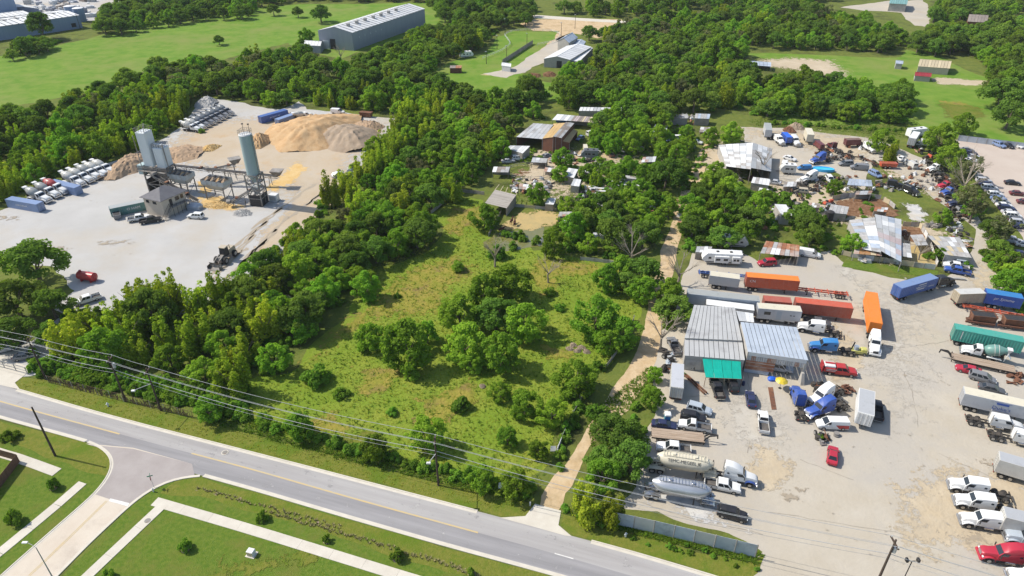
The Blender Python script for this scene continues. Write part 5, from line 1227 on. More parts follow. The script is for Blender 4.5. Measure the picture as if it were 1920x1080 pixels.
def rv_tpl(L=9.0, slides=True):
 k = ('rv', L, slides)
 if k not in TPL:
  h = 3.2; z0 = .6
  pr = [(-L / 2, z0), (L / 2 - .9, z0), (L / 2, z0 + .8), (L / 2 - .15, z0 + 1.5), (L / 2 - 1.1, h), (-L / 2 + .1, h)]
  body = MB().loft([[(x, -1.2, z) for x, z in pr], [(x, 1.2, z) for x, z in pr]])
  p = [('body', body, 'paint')]
  p.append(('roof', MB().slab([(-L / 2 + .05, -1.23, h + .05), (L / 2 - 1.1, -1.23, h + .05), (L / 2 - 1.1, 1.23, h + .05), (-L / 2 + .05, 1.23, h + .05)], .06), 'roof'))
  for x in (-L * .22, L * .12): p.append(('roof_vent', MB().cbox(x - .35, x + .35, -.3, .3, h + .05, h + .25, .05), m_black))
  if slides:
   for x0, x1 in ((-L / 2 + .6, -L / 2 + 2.6), (-L * .16, L * .2)):
    p.append(('slide_out', MB().cbox(x0, x1, -1.85, -1.2, .95, 2.75, .03), 'paint')); i = len(p) - 1
    p.append(('window', MB().box(x0 + .3, x0 + .3 + (x1 - x0) * .3, -1.875, -1.845, 1.6, 2.2), m_glass, False, i))
    p.append(('window', MB().box(x1 - .3 - (x1 - x0) * .3, x1 - .3, -1.875, -1.845, 1.6, 2.2), m_glass, False, i))
  for sy in (-1, 1):
   p.append(('window', MB().box(L / 2 - 2.2, L / 2 - 1.5, sy * 1.215 - .015, sy * 1.215 + .015, 1.7, 2.25), m_glass))
   if not slides:
    for x in (-L * .3, -.05 * L): p.append(('window', MB().box(x, x + .9, sy * 1.215 - .015, sy * 1.215 + .015, 1.7, 2.25), m_glass))
  p.append(('stripe', MB().box(-L / 2 + .05, L / 2 - .9, -1.212, -1.195, .75, 1.0), m_black))
  p.append(('hitch', MB().bar((L / 2 - .6, .5, .65), (L / 2 + 1.2, 0, .6), .1).bar((L / 2 - .6, -.5, .65), (L / 2 + 1.2, 0, .6), .1), m_frame))
  for x in (-.55, .45):
   for s in (-1, 1): p.append(('wheel', WH['small'], None, (x - .8, s * 1.0, .36)))
  TPL[k] = build_parts(p)
 return TPL[k]
def boxtruck_tpl():
 if 'boxtruck' not in TPL:
  parts = [('chassis', MB().box(-4.2, 2.2, .34, .46, .7, .95).box(-4.2, 2.2, -.46, -.34, .7, .95), m_frame)]
  parts += container_parts(6.4, 1.0, 2.4, 1.2, False)
  parts = [(a[0], MB().add([(v[0] - 1.1, v[1], v[2]) for v in a[1].v], a[1].f), *a[2:]) if i else a for i, a in enumerate(parts)]
  parts = [(a[0], a[1], a[2], a[3] if len(a) > 3 else False, (a[4] + 1) if len(a) > 4 else -1) for a in parts]
  B = [(2.2, -1.0, .8), (4.0, -.95, .8), (4.0, .95, .8), (2.2, 1.0, .8)]; M = [(2.2, -1.0, 1.45), (3.8, -.95, 1.35), (3.8, .95, 1.35), (2.2, 1.0, 1.45)]; T = [(2.25, -.88, 2.25), (3.0, -.84, 2.2), (3.0, .84, 2.2), (2.25, .88, 2.25)]
  parts.append(('cab', MB().loft([B, M, T]), 'paint'))
  parts.append(('windshield', q_on(M[1], M[2], T[2], T[1], .06, .94, .06, .92, .015), m_glass, False))
  parts.append(('side_window', q_on(M[0], M[1], T[1], T[0], .3, .9, .08, .85, .015), m_glass, False)); parts.append(('side_window', q_on(M[2], M[3], T[3], T[2], .1, .7, .08, .85, .015), m_glass, False))
  wheels(parts, [(3.2, s * .9) for s in (-1, 1)], 'suv'); wheels(parts, [(-2.6, s * .8) for s in (-1, 1)], 'dual')
  TPL['boxtruck'] = build_parts(parts)
 return TPL['boxtruck']
def stripped_tpl(k):
 """bare truck chassis of the scrap rows: rails, engine, axles with wheels"""
 key = ('stripped', k)
 if key not in TPL:
  rg = random.Random(k)
  p = [('chassis', MB().box(-3.2, 2.6, .34, .48, .72, .98).box(-3.2, 2.6, -.48, -.34, .72, .98).box(-2.0, -1.8, -.34, .34, .75, .95).box(.2, .4, -.34, .34, .75, .95), m_rust if k % 2 else m_frame)]
  p.append(('engine', MB().cbox(1.1, 2.4, -.34, .34, .85, 1.65, .1).cyl((1.2, .3, 1.5), (2.2, .3, 1.5), .12).box(.6, 1.1, -.22, .22, .8, 1.2), m_frame))
  if k % 3 == 0: p.append(('radiator', MB().box(2.5, 2.62, -.5, .5, .85, 1.7), m_rust))
  if k % 3 == 1: p.append(('firewall', MB().hexa((.3, .9, -.9, .9, .95), (.35, .6, -.8, .8, 1.9)), 'paint'))
  wheels(p, [(2.0, s * .9) for s in (-1, 1)] if k != 2 else [(2.0, .9)], 'truck')
  wheels(p, [(x, s * .8) for x in (-1.6, -2.75) for s in (-1, 1)], 'dual')
  TPL[key] = build_parts(p)
 return TPL[key]
# --- placement: a vehicle between two land spots seen in the photograph (rear, front)
def between(a, b, tpl, name, label, cat, cols=None, group=None, scale=1.0, flip=False, z=0.0, skip=()):
 p, q = Vector(G(*a)), Vector(G(*b))
 if flip: p, q = q, p
 c = (p + q) / 2; h = math.atan2(q.y - p.y, q.x - p.x)
 return spawn(tpl, name, label, cat, (c.x, c.y, z + .05), h, cols, group, scale, skip)
def at(px, py, ang, tpl, name, label, cat, cols=None, group=None, scale=1.0, z=0.0, skip=()):
 x, y = G(px, py)
 return spawn(tpl, name, label, cat, (x, y, z + .05), R(ang), cols, group, scale, skip)
# ================================================================== buildings, plant, fences, poles
def HZ(base, top_py):
 """height of an upright at land spot base whose top is seen at row top_py"""
 x, y = G(*base); lo, hi = 0.0, 80.0
 for _ in range(40):
  m = (lo + hi) / 2; d = (y, m - CAMH); Z = d[0] * _c - d[1] * _s; Y = d[0] * _s + d[1] * _c
  if 540 - FPX * Y / Z > top_py: lo = m
  else: hi = m
 return lo
tin = lambda n, a, b, c=None, r=.45, me=.35: mat('tin_' + n, a, b, rough=r, metal=me, scale=.5, coords='world', stretch=(1, 1, 1), col3=c, scale3=.35, contrast3=(.5, .66), rnd=.09, bump=.08, bscale=6)
t_grey = tin('grey', (.42, .43, .43), (.50, .505, .50), r=.55, me=.15)
t_grey2 = tin('weathered', (.36, .36, .35), (.45, .44, .42), (.27, .26, .25), r=.6, me=.1)
t_plain = mat('tin_plain', (.43, .43, .42), (.475, .475, .46), rough=.55, metal=.12, scale=.4, col3=(.36, .355, .345), scale3=.25, contrast3=(.55, .7), rnd=.025)
t_plainb = mat('tin_plain_blue', (.42, .47, .53), (.47, .52, .575), rough=.5, metal=.15, scale=.4, col3=(.34, .38, .43), scale3=.25, contrast3=(.55, .7), rnd=.035)
t_blue = tin('blueish', (.40, .46, .53), (.48, .53, .59), (.31, .35, .40), r=.5, me=.2)
t_white = tin('white', (.62, .62, .61), (.68, .68, .66), r=.55, me=.1)
t_rust = tin('rusted', (.38, .17, .09), (.27, .11, .06), (.50, .36, .25), r=.85, me=.1)
t_rustmix = tin('part_rusted', (.46, .40, .36), (.34, .17, .10), r=.7, me=.15)
t_cream = tin('cream', (.55, .46, .30), (.50, .42, .28), r=.6, me=.05)
t_tan = tin('tan_roof', (.47, .31, .12), (.43, .30, .14), r=.6, me=.05)
t_brown = tin('brown_roof', (.24, .20, .17), (.29, .25, .21), r=.6, me=.05)
t_patch = tin('patched', (.49, .48, .46), (.36, .34, .32), (.30, .27, .24), r=.65, me=.1)
t_rose = tin('faded_rose', (.40, .32, .31), (.44, .38, .37), r=.6, me=.1)
m_wallg = mat('grey_block_wall', (.36, .34, .31), (.43, .41, .37), scale=.7, rough=.9)
m_siding = mat('grey_metal_siding', (.28, .30, .35), (.32, .34, .38), scale=.25, rough=.6, metal=.1, stretch=(4, 4, .3))
m_sidingblue = mat('blue_metal_siding', (.23, .30, .42), (.27, .34, .45), scale=.25, rough=.6, stretch=(4, 4, .3))
m_beige = mat('beige_stucco', (.47, .41, .335), (.52, .46, .38), scale=.6, rough=.9)
m_brick = mat('red_brown_wall', (.19, .085, .05), (.14, .065, .045), scale=.8, rough=.9)
m_shingle = mat('grey_shingle', (.15, .145, .155), (.19, .185, .19), scale=.8, rough=.9)
m_oldwood = mat('grey_old_wood', (.26, .235, .205), (.36, .33, .29), scale=.9, rough=.95, coords='object', stretch=(.4, 4, 2), rnd=.15)
m_fencewood = mat('brown_fence_wood', (.14, .075, .05), (.19, .105, .07), scale=1.2, rough=.9, coords='object', rnd=.15)
m_pole = mat('tarred_pole', (.055, .04, .03), (.09, .065, .05), scale=1.5, rough=.9, coords='object')
m_wire = mat('aluminium_wire', (.5, .5, .49), rough=.4, metal=.3)
m_plantsteel = mat('plant_steel', (.20, .19, .175), (.32, .30, .275), scale=.8, rough=.75, metal=.2, coords='object', col3=(.14, .09, .06), scale3=.6)
m_silo = mat('silo_paint', (.60, .64, .65), (.66, .69, .69), scale=.35, rough=.5, coords='object', stretch=(1, 1, .25), col3=(.40, .43, .43), scale3=.3, contrast3=(.56, .75))
m_silo2 = mat('silo_green_grey', (.29, .38, .385), (.35, .43, .43), scale=.4, rough=.5, coords='object', stretch=(1, 1, .25))
m_hop = mat('hopper_paint', (.36, .395, .40), (.44, .465, .46), scale=.6, rough=.6, coords='object', col3=(.27, .22, .17), scale3=.4)
m_pile1 = mat('tan_sand', (.45, .285, .14), (.51, .35, .19), scale=.35, rough=.95, bump=.5, bscale=1.0, col3=(.38, .22, .10), scale3=.3)
m_pile2 = mat('grey_gravel', (.30, .225, .155), (.35, .275, .20), scale=.5, rough=.95, bump=.4, bscale=1.5)
m_pile3 = mat('brown_sand', (.40, .275, .17), (.35, .25, .165), scale=.4, rough=.95, bump=.4, bscale=1.2)
m_pile4 = mat('pale_gravel', (.38, .37, .35), (.44, .43, .41), scale=.5, rough=.95, bump=.4, bscale=1.5)
m_rubble = mat('pale_rubble', (.52, .43, .32), (.42, .34, .25), scale=1, rough=.95)
brg = random.Random(9)
def wallslab(a, b, z0a, z1a, z0b, z1b, th, cen):
 """upright wall panel from a to b (2-d), thickness th towards cen"""
 a, b = Vector((a[0], a[1])), Vector((b[0], b[1])); d = (b - a).normalized(); n = Vector((-d.y, d.x))
 if n.dot(Vector((cen[0], cen[1])) - a) < 0: n = -n
 a2, b2 = a + n * th, b + n * th
 return MB().add([(*a, z0a), (*b, z0b), (*b, z1b), (*a, z1a), (*a2, z0a), (*b2, z0b), (*b2, z1b), (*a2, z1a)], [(0, 1, 2, 3), (7, 6, 5, 4), (0, 4, 5, 1), (1, 5, 6, 2), (2, 6, 7, 3), (3, 7, 4, 0)])
def sheets(parent, quad, nu, nv, mats, lift=.05, jit=.03, name='roof_panel', t=.03, wts=None, drop=0.0):
 a, b, c, d = [Vector(p) for p in quad]
 for i in range(nu):
  for j in range(nv):
   if drop and brg.random() < drop: continue
   u0, u1, v0, v1 = i / nu, (i + 1) / nu, j / nv, (j + 1) / nv
   g = .004
   def pt(u, v): return a.lerp(b, u).lerp(d.lerp(c, u), v)
   q = [pt(u0 + g, v0 - (.012 if j else 0)), pt(u1 - g, v0 - (.012 if j else 0)), pt(u1 - g, v1), pt(u0 + g, v1)]
   z = Vector((0, 0, lift + (i % 2) * .012 + (j % 2) * .01 + brg.uniform(0, jit)))
   m = brg.choices(mats, wts)[0] if wts else mats[(i * 7 + j * 3 + brg.randrange(2)) % len(mats)]
   part(name, MB().slab([p + z for p in q], t), parent, m)
def building(name, label, cat, roof, nu, nv, rmats, wmat, walls='nlrf', th=.18, wts=None, inset=.15, drop=0.0, jit=.03, into=None):
 """shed under one sloping roof; roof = near-left, near-right, far-right, far-left as (px, py, z)"""
 P3 = [V3(*p) for p in roof]; cen = sum(P3, Vector()) / 4
 o = into or thing(name, label, cat, (cen.x, cen.y, 0))
 off = Vector((*o.location[:2], 0)); P3 = [p - off for p in P3]; c0 = sum(P3, Vector()) / 4; c0.z = 0
 sheets(o, P3, nu, nv, rmats, wts=wts, drop=drop, jit=jit)
 W = [Vector((p.x, p.y)) - (Vector((p.x, p.y)) - c0.to_2d()).normalized() * inset for p in P3]; Z = [p.z for p in P3]
 for k, (i, j) in {'n': (0, 1), 'r': (1, 2), 'f': (2, 3), 'l': (3, 0)}.items():
  if k in walls: part('wall', wallslab(W[i], W[j], 0, Z[i] - .03, 0, Z[j] - .03, th, c0), o, wmat)
 if len(walls) < 4:
  for p, z in zip(W, Z): part('post', MB().box(p.x - .07, p.x + .07, p.y - .07, p.y + .07, 0, z - .03), o, m_oldwood)
 return o, P3, W
def gable(name, label, cat, A, B, C, ze, zr, rmat, wmat, nu=12, along='AC', rm2=None, over=.3):
 """gabled building: A near-right, B near-left, C far-right eave corners as pixels at height ze; ridge runs A to C (or A to B)"""
 a, b, c = V3(*A, ze), V3(*B, ze), V3(*C, ze); d = b + (c - a)
 cen = (a + b + c + d) / 4; off = Vector((cen.x, cen.y, 0)); a, b, c, d = [p - off for p in (a, b, c, d)]
 o = thing(name, label, cat, (cen.x, cen.y, 0))
 if along == 'AC': e0, e1, f0, f1 = a, c, b, d      # two eaves a-c and b-d, gables a-b and c-d
 else: e0, e1, f0, f1 = a, b, c, d
 r0, r1 = (e0 + f0) / 2, (e1 + f1) / 2; r0.z = r1.z = zr
 ax = (e1 - e0).normalized() * over
 for p, q, m in ((e0, e1, rmat), (f0, f1, rm2 or rmat)):
  dn = (p - r0) * .04
  quad = [p - ax + dn, q + ax + dn, r1 + ax, r0 - ax]
  sheets(o, quad, nu, 1, [m], jit=.008)
 ct = Vector((0, 0))
 part('wall', wallslab(e0, e1, 0, ze, 0, ze, .2, ct), o, wmat); part('wall', wallslab(f0, f1, 0, ze, 0, ze, .2, ct), o, wmat)
 for p, q, r in ((e0, f0, r0), (e1, f1, r1)):
  w = wallslab(p, q, 0, ze, 0, ze, .2, ct)
  k = wallslab(p, q, ze, ze, ze, ze, .2, ct)
  # gable triangle
  v = [Vector((p.x, p.y, ze)), Vector((q.x, q.y, ze)), Vector((r.x, r.y, zr - .03))]
  nn = Vector((-r.x, -r.y, 0)).normalized() * .2
  w.add(v + [x + nn for x in v], [(0, 1, 2), (5, 4, 3), (0, 3, 4, 1), (1, 4, 5, 2), (2, 5, 3, 0)])
  part('wall', w, o, wmat)
 part('ridge_cap', MB().bar(r0 - ax + Vector((0, 0, .09)), r1 + ax + Vector((0, 0, .09)), .35, .06), o, rmat)
 return o, (e0, e1, f0, f1, r0, r1), off
def panel_on(parent, name, a, b, u0, u1, z0, z1, m, off=.04, cen=(0, 0)):
 a, b = Vector((a[0], a[1])), Vector((b[0], b[1])); p, q = a.lerp(b, u0), a.lerp(b, u1)
 d = (b - a).normalized(); n = Vector((-d.y, d.x))
 if n.dot(a - Vector(cen)) < 0: n = -n
 w = wallslab(p + n * off, q + n * off, z0, z1, z0, z1, off * .9, (p - n * 5))
 return part(name, w, parent, m)

# ---- long grey warehouse at the top
o, (e0, e1, f0, f1, r0, r1), off = gable('warehouse', 'long grey metal warehouse with white roof and roof vents', 'warehouse', (659.5, 61), (596, 57), (796, 16), 9.5, 11.9, t_white, m_siding, 22)
for k in range(7):
 u = .1 + k * .105; p = r0.lerp(r1, u).lerp(e0.lerp(e1, u), .32)
 part('roof_vent', MB().cbox(p.x - .9, p.x + .9, p.y - .9, p.y + .9, p.z, p.z + 1.5, .2), o, m_wallg)
panel_on(o, 'door', e0, f0, .52, .68, 0, 5.5, m_black); panel_on(o, 'door', e0, f0, .72, .9, 0, 4.6, t_white)
for k in range(5): panel_on(o, 'window', e0, e1, .08 + k * .07, .085 + k * .07, 5.6, 6.4, t_white)
gable('shed', 'small white metal shed beside the long warehouse', 'shed', (600, 86), (566, 84), (606, 78), 4.0, 5.2, t_white, m_siding, 6, along='AB')
# ---- factory far left
o, (e0, e1, f0, f1, r0, r1), off = gable('factory', 'blue-grey factory hall with pale roof at the left edge', 'factory', (148, 28), (-90, 62), (110, 20), 7.5, 8.6, t_white, m_sidingblue, 20, along='AB')
for k in range(7):
 u = .15 + k * .1; p = r0.lerp(r1, u)
 part('roof_light', MB().box(p.x - 2.5, p.x + 2.5, p.y - .7, p.y + .7, p.z + .1, p.z + .3), o, t_grey2)
panel_on(o, 'door', e0, e1, .05, .09, 1.2, 3.4, m_black)
gable('factory_hall', 'low pale roofed hall behind the blue-grey factory', 'factory', (58, 26), (-60, 40), (30, 20), 6.5, 7.4, t_white, m_siding, 12, along='AB')
gable('factory_hall', 'small pale hall behind the factory, farther right', 'factory', (72, 16), (18, 14), (48, 10), 7, 7.8, t_white, m_siding, 8, along='AC')
gable('factory_tower', 'tall grey block at the top left corner', 'factory', (22, -12), (-60, 0), (0, -22), 16, 17, t_grey, m_sidingblue, 6, along='AB')
for k, (px, py) in enumerate([(137, 36), (153, 40)]):
 x, y = G(px, py); o = thing('storage_tank', ['left', 'right'][k] + ' one of two round grey tanks at the end of the factory', 'tank', (x, y, 0))
 part('tank_shell', MB().cyl((0, 0, 0), (0, 0, 8), 3.2, n=20), o, m_sidingblue, True); part('tank_roof', MB().cyl((0, 0, 8), (0, 0, 8.6), 3.25, .6, n=20), o, t_white, True)
jr = random.Random(21)
fs = [t_white, t_grey, t_grey2, m_siding, t_brown]
for k in range(46):                                  # stacked goods in the far works yard
 px, py = jr.uniform(50, 175), jr.uniform(-6, 36)
 if py > 30 and px < 115: continue
 x, y = G(px, py); o = put('stacked_pallet', MB().cbox(-jr.uniform(1.5, 4), jr.uniform(1.5, 4), -1.5, 1.5, 0, jr.uniform(1, 3), .1).cbox(-1, .6, -1, 1, 3, 3.6, .1).mesh('stacked_pallet', jr.choice(fs)), None, None, (x, y, 0), jr.uniform(0, 3))
 tag(o, 'stack of pale goods in the works yard behind the factory', 'stack', 'stacks of goods behind the factory')
for k, (px, py) in enumerate([(12, 68), (38, 60), (151, 55)]):
 x, y = G(px, py); o = thing('yard_pole', 'thin dark pole in front of the blue-grey factory, ' + ['leftmost', 'middle', 'rightmost'][k], 'pole', (x, y, 0))
 part('pole', MB().cyl((0, 0, 0), (0, 0, 9), .16, .1, n=6), o, m_pole); part('crossarm', MB().box(-.9, .9, -.07, .07, 8.3, 8.5), o, m_pole)
# ---- riding arena, barns
o, ee, off = gable('barn', 'open white-roofed cattle barn beside the riding arena', 'barn', (1068, 112), (1020, 110), (1108, 88), 4.2, 5.6, t_white, m_wallg, 10)
panel_on(o, 'door', ee[0], ee[2], .3, .5, 0, 3.4, m_black)
gable('barn', 'small blue-grey roofed barn behind the white cattle barn', 'barn', (1067, 80), (1046, 76), (1083, 70), 5, 7, t_blue, m_wallg, 6)
gable('shed', 'low lean-to right of the small blue-grey barn', 'shed', (1092, 88), (1076, 84), (1098, 78), 3, 3.6, t_blue, m_wallg, 4)
building('stable', 'narrow white-roofed stable on the right side of the cattle barn', 'stable', [(1072, 114, 3), (1086, 116, 3), (1112, 90, 3.4), (1100, 88, 3.4)], 2, 6, [t_white], m_oldwood)
gable('hut', 'small white hut at the corner of the riding arena', 'hut', (957, 125), (941, 123), (958, 119), 2.6, 3.2, t_white, t_white, 3, along='AB')
building('shed', 'brown shed on the green strip left of the arena', 'shed', [(843, 128, 2.4), (865, 128, 2.4), (866, 123, 2.8), (844, 123, 2.8)], 4, 1, [t_rust, t_brown], m_brick)
def fence(name, label, px, h, spacing, rails, railmat, postmat, panel=None, cat='fence', lean=0.0):
 w = dense(wl(px), 1.0); o = thing(name, label, cat, (w[0].x, w[0].y, 0)); acc, pts = 0, [w[0]]
 for a, b in zip(w[:-1], w[1:]):
  acc += (b - a).length
  if acc >= spacing: pts.append(b); acc = 0
 if len(pts) < 2: pts.append(w[-1])
 b0 = w[0]; pts = [p - b0 for p in pts]
 for p in pts:
  part('post', MB().box(p.x - .06, p.x + .06, p.y - .06, p.y + .06, 0, h + .1), o, postmat)
 for i, (p, q) in enumerate(zip(pts[:-1], pts[1:])):
  if panel:
   n = Vector((-(q - p).y, (q - p).x)).normalized() * lean
   p2, q2 = p + (q - p) * .01, q - (q - p) * .01
   hh = h * brg.uniform(.93, 1.05) if lean else h
   nn = n.normalized() * .04 if lean else Vector((-(q - p).y, (q - p).x)).normalized() * .04
   part('panel', MB().add([(*p2, .05), (*q2, .05), (*(q2 + n), hh), (*(p2 + n), hh), (*(p2 + nn), .05), (*(q2 + nn), .05), (*(q2 + n + nn), hh), (*(p2 + n + nn), hh)], [(0, 1, 2, 3), (7, 6, 5, 4), (0, 4, 5, 1), (1, 5, 6, 2), (2, 6, 7, 3), (3, 7, 4, 0)]), o, panel[i % len(panel)])
  for z in rails:
   part('rail', MB().bar((*p, z * h), (*q, z * h), .09, .12), o, railmat)
 return o
fence('arena_fence', 'white rail fence curving round the left of the riding arena', [(905, 112), (940, 98), (958, 85), (952, 76), (945, 68), (955, 62), (980, 58), (1040, 60), (1052, 68), (1040, 80), (1000, 88)], 1.5, 5, (.95, .55), t_white, t_white)
fence('arena_fence', 'dark board fence along the near side of the riding arena', [(942, 120), (965, 105), (1000, 82)], 2.2, 3, (.9, .3), m_oldwood, m_oldwood, [m_oldwood])
for k, (px, py, h) in enumerate([(947, 66, 9), (1052, 70, 8), (1078, 54, 8), (932, 92, 7), (912, 120, 6), (950, 112, 7), (988, 84, 6)]):
 x, y = G(px, py); o = thing('light_pole', ['pole at the far left corner of', 'pole at the far right corner of', 'pole on the dirt yard behind', 'pole left of', 'pole at the near left corner of', 'pole at the near end of', 'pole inside'][k] + ' the riding arena', 'pole', (x, y, 0))
 part('pole', MB().cyl((0, 0, 0), (0, 0, h), .16, .1, n=6), o, m_pole); part('lamp', MB().cbox(-.6, .2, -.2, .2, h, h + .25, .05), o, t_grey)
# ---- farmstead top right
gable('farmhouse', 'long low farmhouse with beige roof by the farm field', 'house', (1780, 128), (1722, 124), (1782, 116), 3.2, 5, t_cream, m_beige, 10, along='AB')
gable('farm_shed', 'small red-roofed shed in the farm field', 'shed', (1745, 144), (1716, 142), (1745, 137), 2.4, 3.2, tin('red', (.42, .05, .06), (.36, .05, .05)), m_wallg, 5, along='AB')
gable('farm_shed', 'small grey shed left of the farmhouse', 'shed', (1692, 120), (1680, 119), (1692, 115), 2.6, 3.4, t_blue, m_wallg, 4, along='AB')
gable('house', 'brown-roofed house deep in the far right wood', 'house', (1850, 42), (1815, 40), (1850, 32), 3.4, 6, t_brown, m_brick, 6, along='AB')
gable('workshop', 'green-roofed workshop at the top right edge', 'workshop', (1700, 8), (1668, 6), (1702, -3), 5, 6.4, tin('green', (.22, .42, .38), (.26, .46, .41)), m_wallg, 8, along='AB')
building('pool_shed', 'flat blue-topped shed beside the dry patch', 'shed', [(1402, 122, 2.4), (1446, 125, 2.4), (1446, 117, 2.6), (1404, 114, 2.6)], 6, 1, [t_blue], m_oldwood, 'f')
# ---- brown barn group in the homestead
BB = building('brown_barn', 'brown homestead barn with grey, tan and raised brown roofs', 'barn', [(968, 257, 4), (1017, 261, 4.2), (1038, 234, 5.2), (1000, 231, 5)], 6, 3, [t_grey2, t_grey], m_brick, 'lfr')[0]
building('brown_barn', '', '', [(1017, 260, 4.4), (1042, 257, 6.2), (1068, 230, 6.4), (1038, 232, 4.8)], 4, 3, [t_tan], m_brick, 'nf', into=BB)
building('brown_barn', '', '', [(1037, 256, 6.4), (1053, 259, 5.8), (1077, 231, 6.0), (1061, 229, 6.6)], 3, 4, [t_brown, t_grey2], m_brick, 'nrf', into=BB)
building('brown_barn', '', '', [(1050, 264, 4.4), (1068, 268, 3.2), (1083, 246, 3.4), (1067, 237, 4.8)], 4, 3, [t_tan], m_brick, 'nf', into=BB)
building('tin_shed', 'striped pale tin shed below the brown barn', 'shed', [(949, 278, 3), (980, 288, 3), (994, 274, 3.4), (957, 273, 3.4)], 7, 1, [t_white, t_grey], m_oldwood)
building('long_shed', 'long low shed with patchy pale roof behind the brown barn', 'shed', [(1070, 227, 3), (1126, 231, 3), (1130, 221, 3.5), (1078, 217, 3.5)], 14, 1, [t_cream, t_brown, t_grey2, t_rose], m_oldwood, 'frl')
building('long_shed', 'open shed hung with a blue tarp behind the brown barn', 'shed', [(1035, 225, 3), (1070, 227, 3), (1078, 217, 3.5), (1045, 214, 3.5)], 5, 1, [t_grey, t_white], m_oldwood, 'fr')
o = put('tarp', MB().slab([V3(1042, 229, 1.2), V3(1064, 230, 1.2), V3(1064, 225, 2.6), V3(1043, 224, 2.6)], .05).mesh('tarp', P['tarpblue'])); tag(o, 'blue tarp under the open shed behind the brown barn', 'tarp')
building('far_shed', 'long pale-roofed shed at the foot of the forest', 'shed', [(1085, 208, 2.6), (1165, 209, 2.6), (1166, 202, 3), (1088, 201, 3)], 12, 1, [t_white, t_grey], m_oldwood)
building('far_shed', 'short pink-walled shed at the end of the long pale one', 'shed', [(1145, 213, 2.6), (1168, 214, 2.6), (1168, 207, 3), (1148, 206, 3)], 4, 1, [t_white, t_rose], tin('pinkwall', (.36, .22, .18), (.4, .26, .21)))
building('far_shed', 'low grey shed behind the dirt road, left one', 'shed', [(1260, 222, 2.6), (1290, 222, 2.6), (1290, 215, 3), (1260, 215, 3)], 5, 1, [t_grey2, t_brown], m_oldwood)
building('far_shed', 'low grey shed behind the dirt road, right one', 'shed', [(1302, 222, 2.8), (1330, 223, 2.8), (1332, 214, 3.2), (1304, 213, 3.2)], 5, 1, [t_blue, t_grey2], m_oldwood)
building('white_hut', 'white-roofed hut among the homestead trees', 'hut', [(1222, 248, 3), (1248, 252, 3), (1252, 236, 3.5), (1228, 233, 3.5)], 5, 2, [t_white, t_grey], m_wallg)
building('white_hut', 'tilted white-roofed hut left of the dirt road trees', 'hut', [(1212, 258, 2.4), (1226, 262, 2.4), (1236, 243, 3), (1222, 240, 3)], 3, 2, [t_white], m_wallg)
BB = building('lean_to', 'weathered grey plank lean-to beside the pond', 'lean-to', [(909, 381, 2.6), (950, 391, 2.6), (968, 366, 3.4), (928, 356, 3.4)], 1, 14, [m_oldwood], m_oldwood, 'fr', drop=.02, jit=.06)[0]
for k in range(5):
 u = k / 4; p = V3(928 + 40 * u, 356 + 10 * u, 3.4); q = V3(936 + 32 * u, 346 + 10 * u, 3.6)
 part('roof_beam', MB().bar(p - Vector((*BB.location[:2], 0)), q - Vector((*BB.location[:2], 0)), .14), BB, t_cream)
for lb, r in [('grey-roofed hut with two sheets left of the beehives', [(1058, 330, 2.4), (1076, 334, 2.4), (1084, 318, 2.8), (1066, 315, 2.8)]), ('grey-roofed hut below the two-sheet hut', [(1070, 348, 2.4), (1086, 350, 2.4), (1090, 337, 2.8), (1076, 335, 2.8)]),
              ('pale hut at the edge of the pond thicket', [(1022, 383, 2.2), (1038, 384, 2.2), (1043, 372, 2.6), (1028, 371, 2.6)]), ('flat white sheet roof above the beehive rows', [(1090, 322, 2.0), (1106, 326, 2.0), (1108, 320, 2.2), (1093, 317, 2.2)]), ('dark long hut behind the beehives', [(1172, 334, 2.2), (1198, 337, 2.2), (1199, 332, 2.6), (1173, 329, 2.6)]),
              ('small white shed seen through the pond thicket', [(1118, 385, 2), (1136, 389, 2), (1140, 380, 2.4), (1122, 377, 2.4)])]:
 building('hut', lb, 'hut', r, 3, 2, [t_grey, t_white] if 'dark' not in lb else [t_grey2, t_brown], m_oldwood)
BB = building('white_barn', 'big white patched-roof barn at the scrap yard', 'barn', [(1362, 312, 3.2), (1408, 318, 5.2), (1412, 268, 5.4), (1347, 272, 3.4)], 5, 9, [t_white, t_grey, t_white, t_white, t_patch], m_wallg, 'lf', jit=.06)[0]
building('white_barn', '', '', [(1408, 315, 5.2), (1446, 322, 3.2), (1448, 279, 3.4), (1412, 268, 5.4)], 4, 7, [t_grey, t_patch, t_white], m_wallg, 'rf', jit=.04, into=BB)
building('hut', 'small white-roofed hut below the white barn', 'hut', [(1408, 343, 2.4), (1442, 348, 2.4), (1444, 336, 2.8), (1412, 332, 2.8)], 5, 1, [t_white, t_patch], m_oldwood)
building('hut', 'tiny white hut under the small white-roofed hut', 'hut', [(1420, 364, 2), (1440, 366, 2), (1442, 355, 2.3), (1424, 352, 2.3)], 3, 1, [t_white], m_oldwood)
building('hut', 'white mono-pitch hut among the thicket trees', 'hut', [(1465, 403, 3), (1486, 405, 3), (1474, 384, 3.3), (1452, 383, 3.3)], 4, 2, [t_white], m_wallg)
building('carport', 'grey-blue carport roof in the scrap yard', 'carport', [(1588, 347, 2.6), (1636, 350, 2.6), (1634, 338, 3.2), (1592, 335, 3.2)], 7, 1, [t_blue], m_oldwood, '')
building('hut', 'pale flat hut at the corner of the dark soil patch', 'hut', [(1552, 399, 2.4), (1588, 402, 2.4), (1592, 388, 2.8), (1558, 383, 2.8)], 5, 1, [t_grey2, t_patch], m_oldwood)
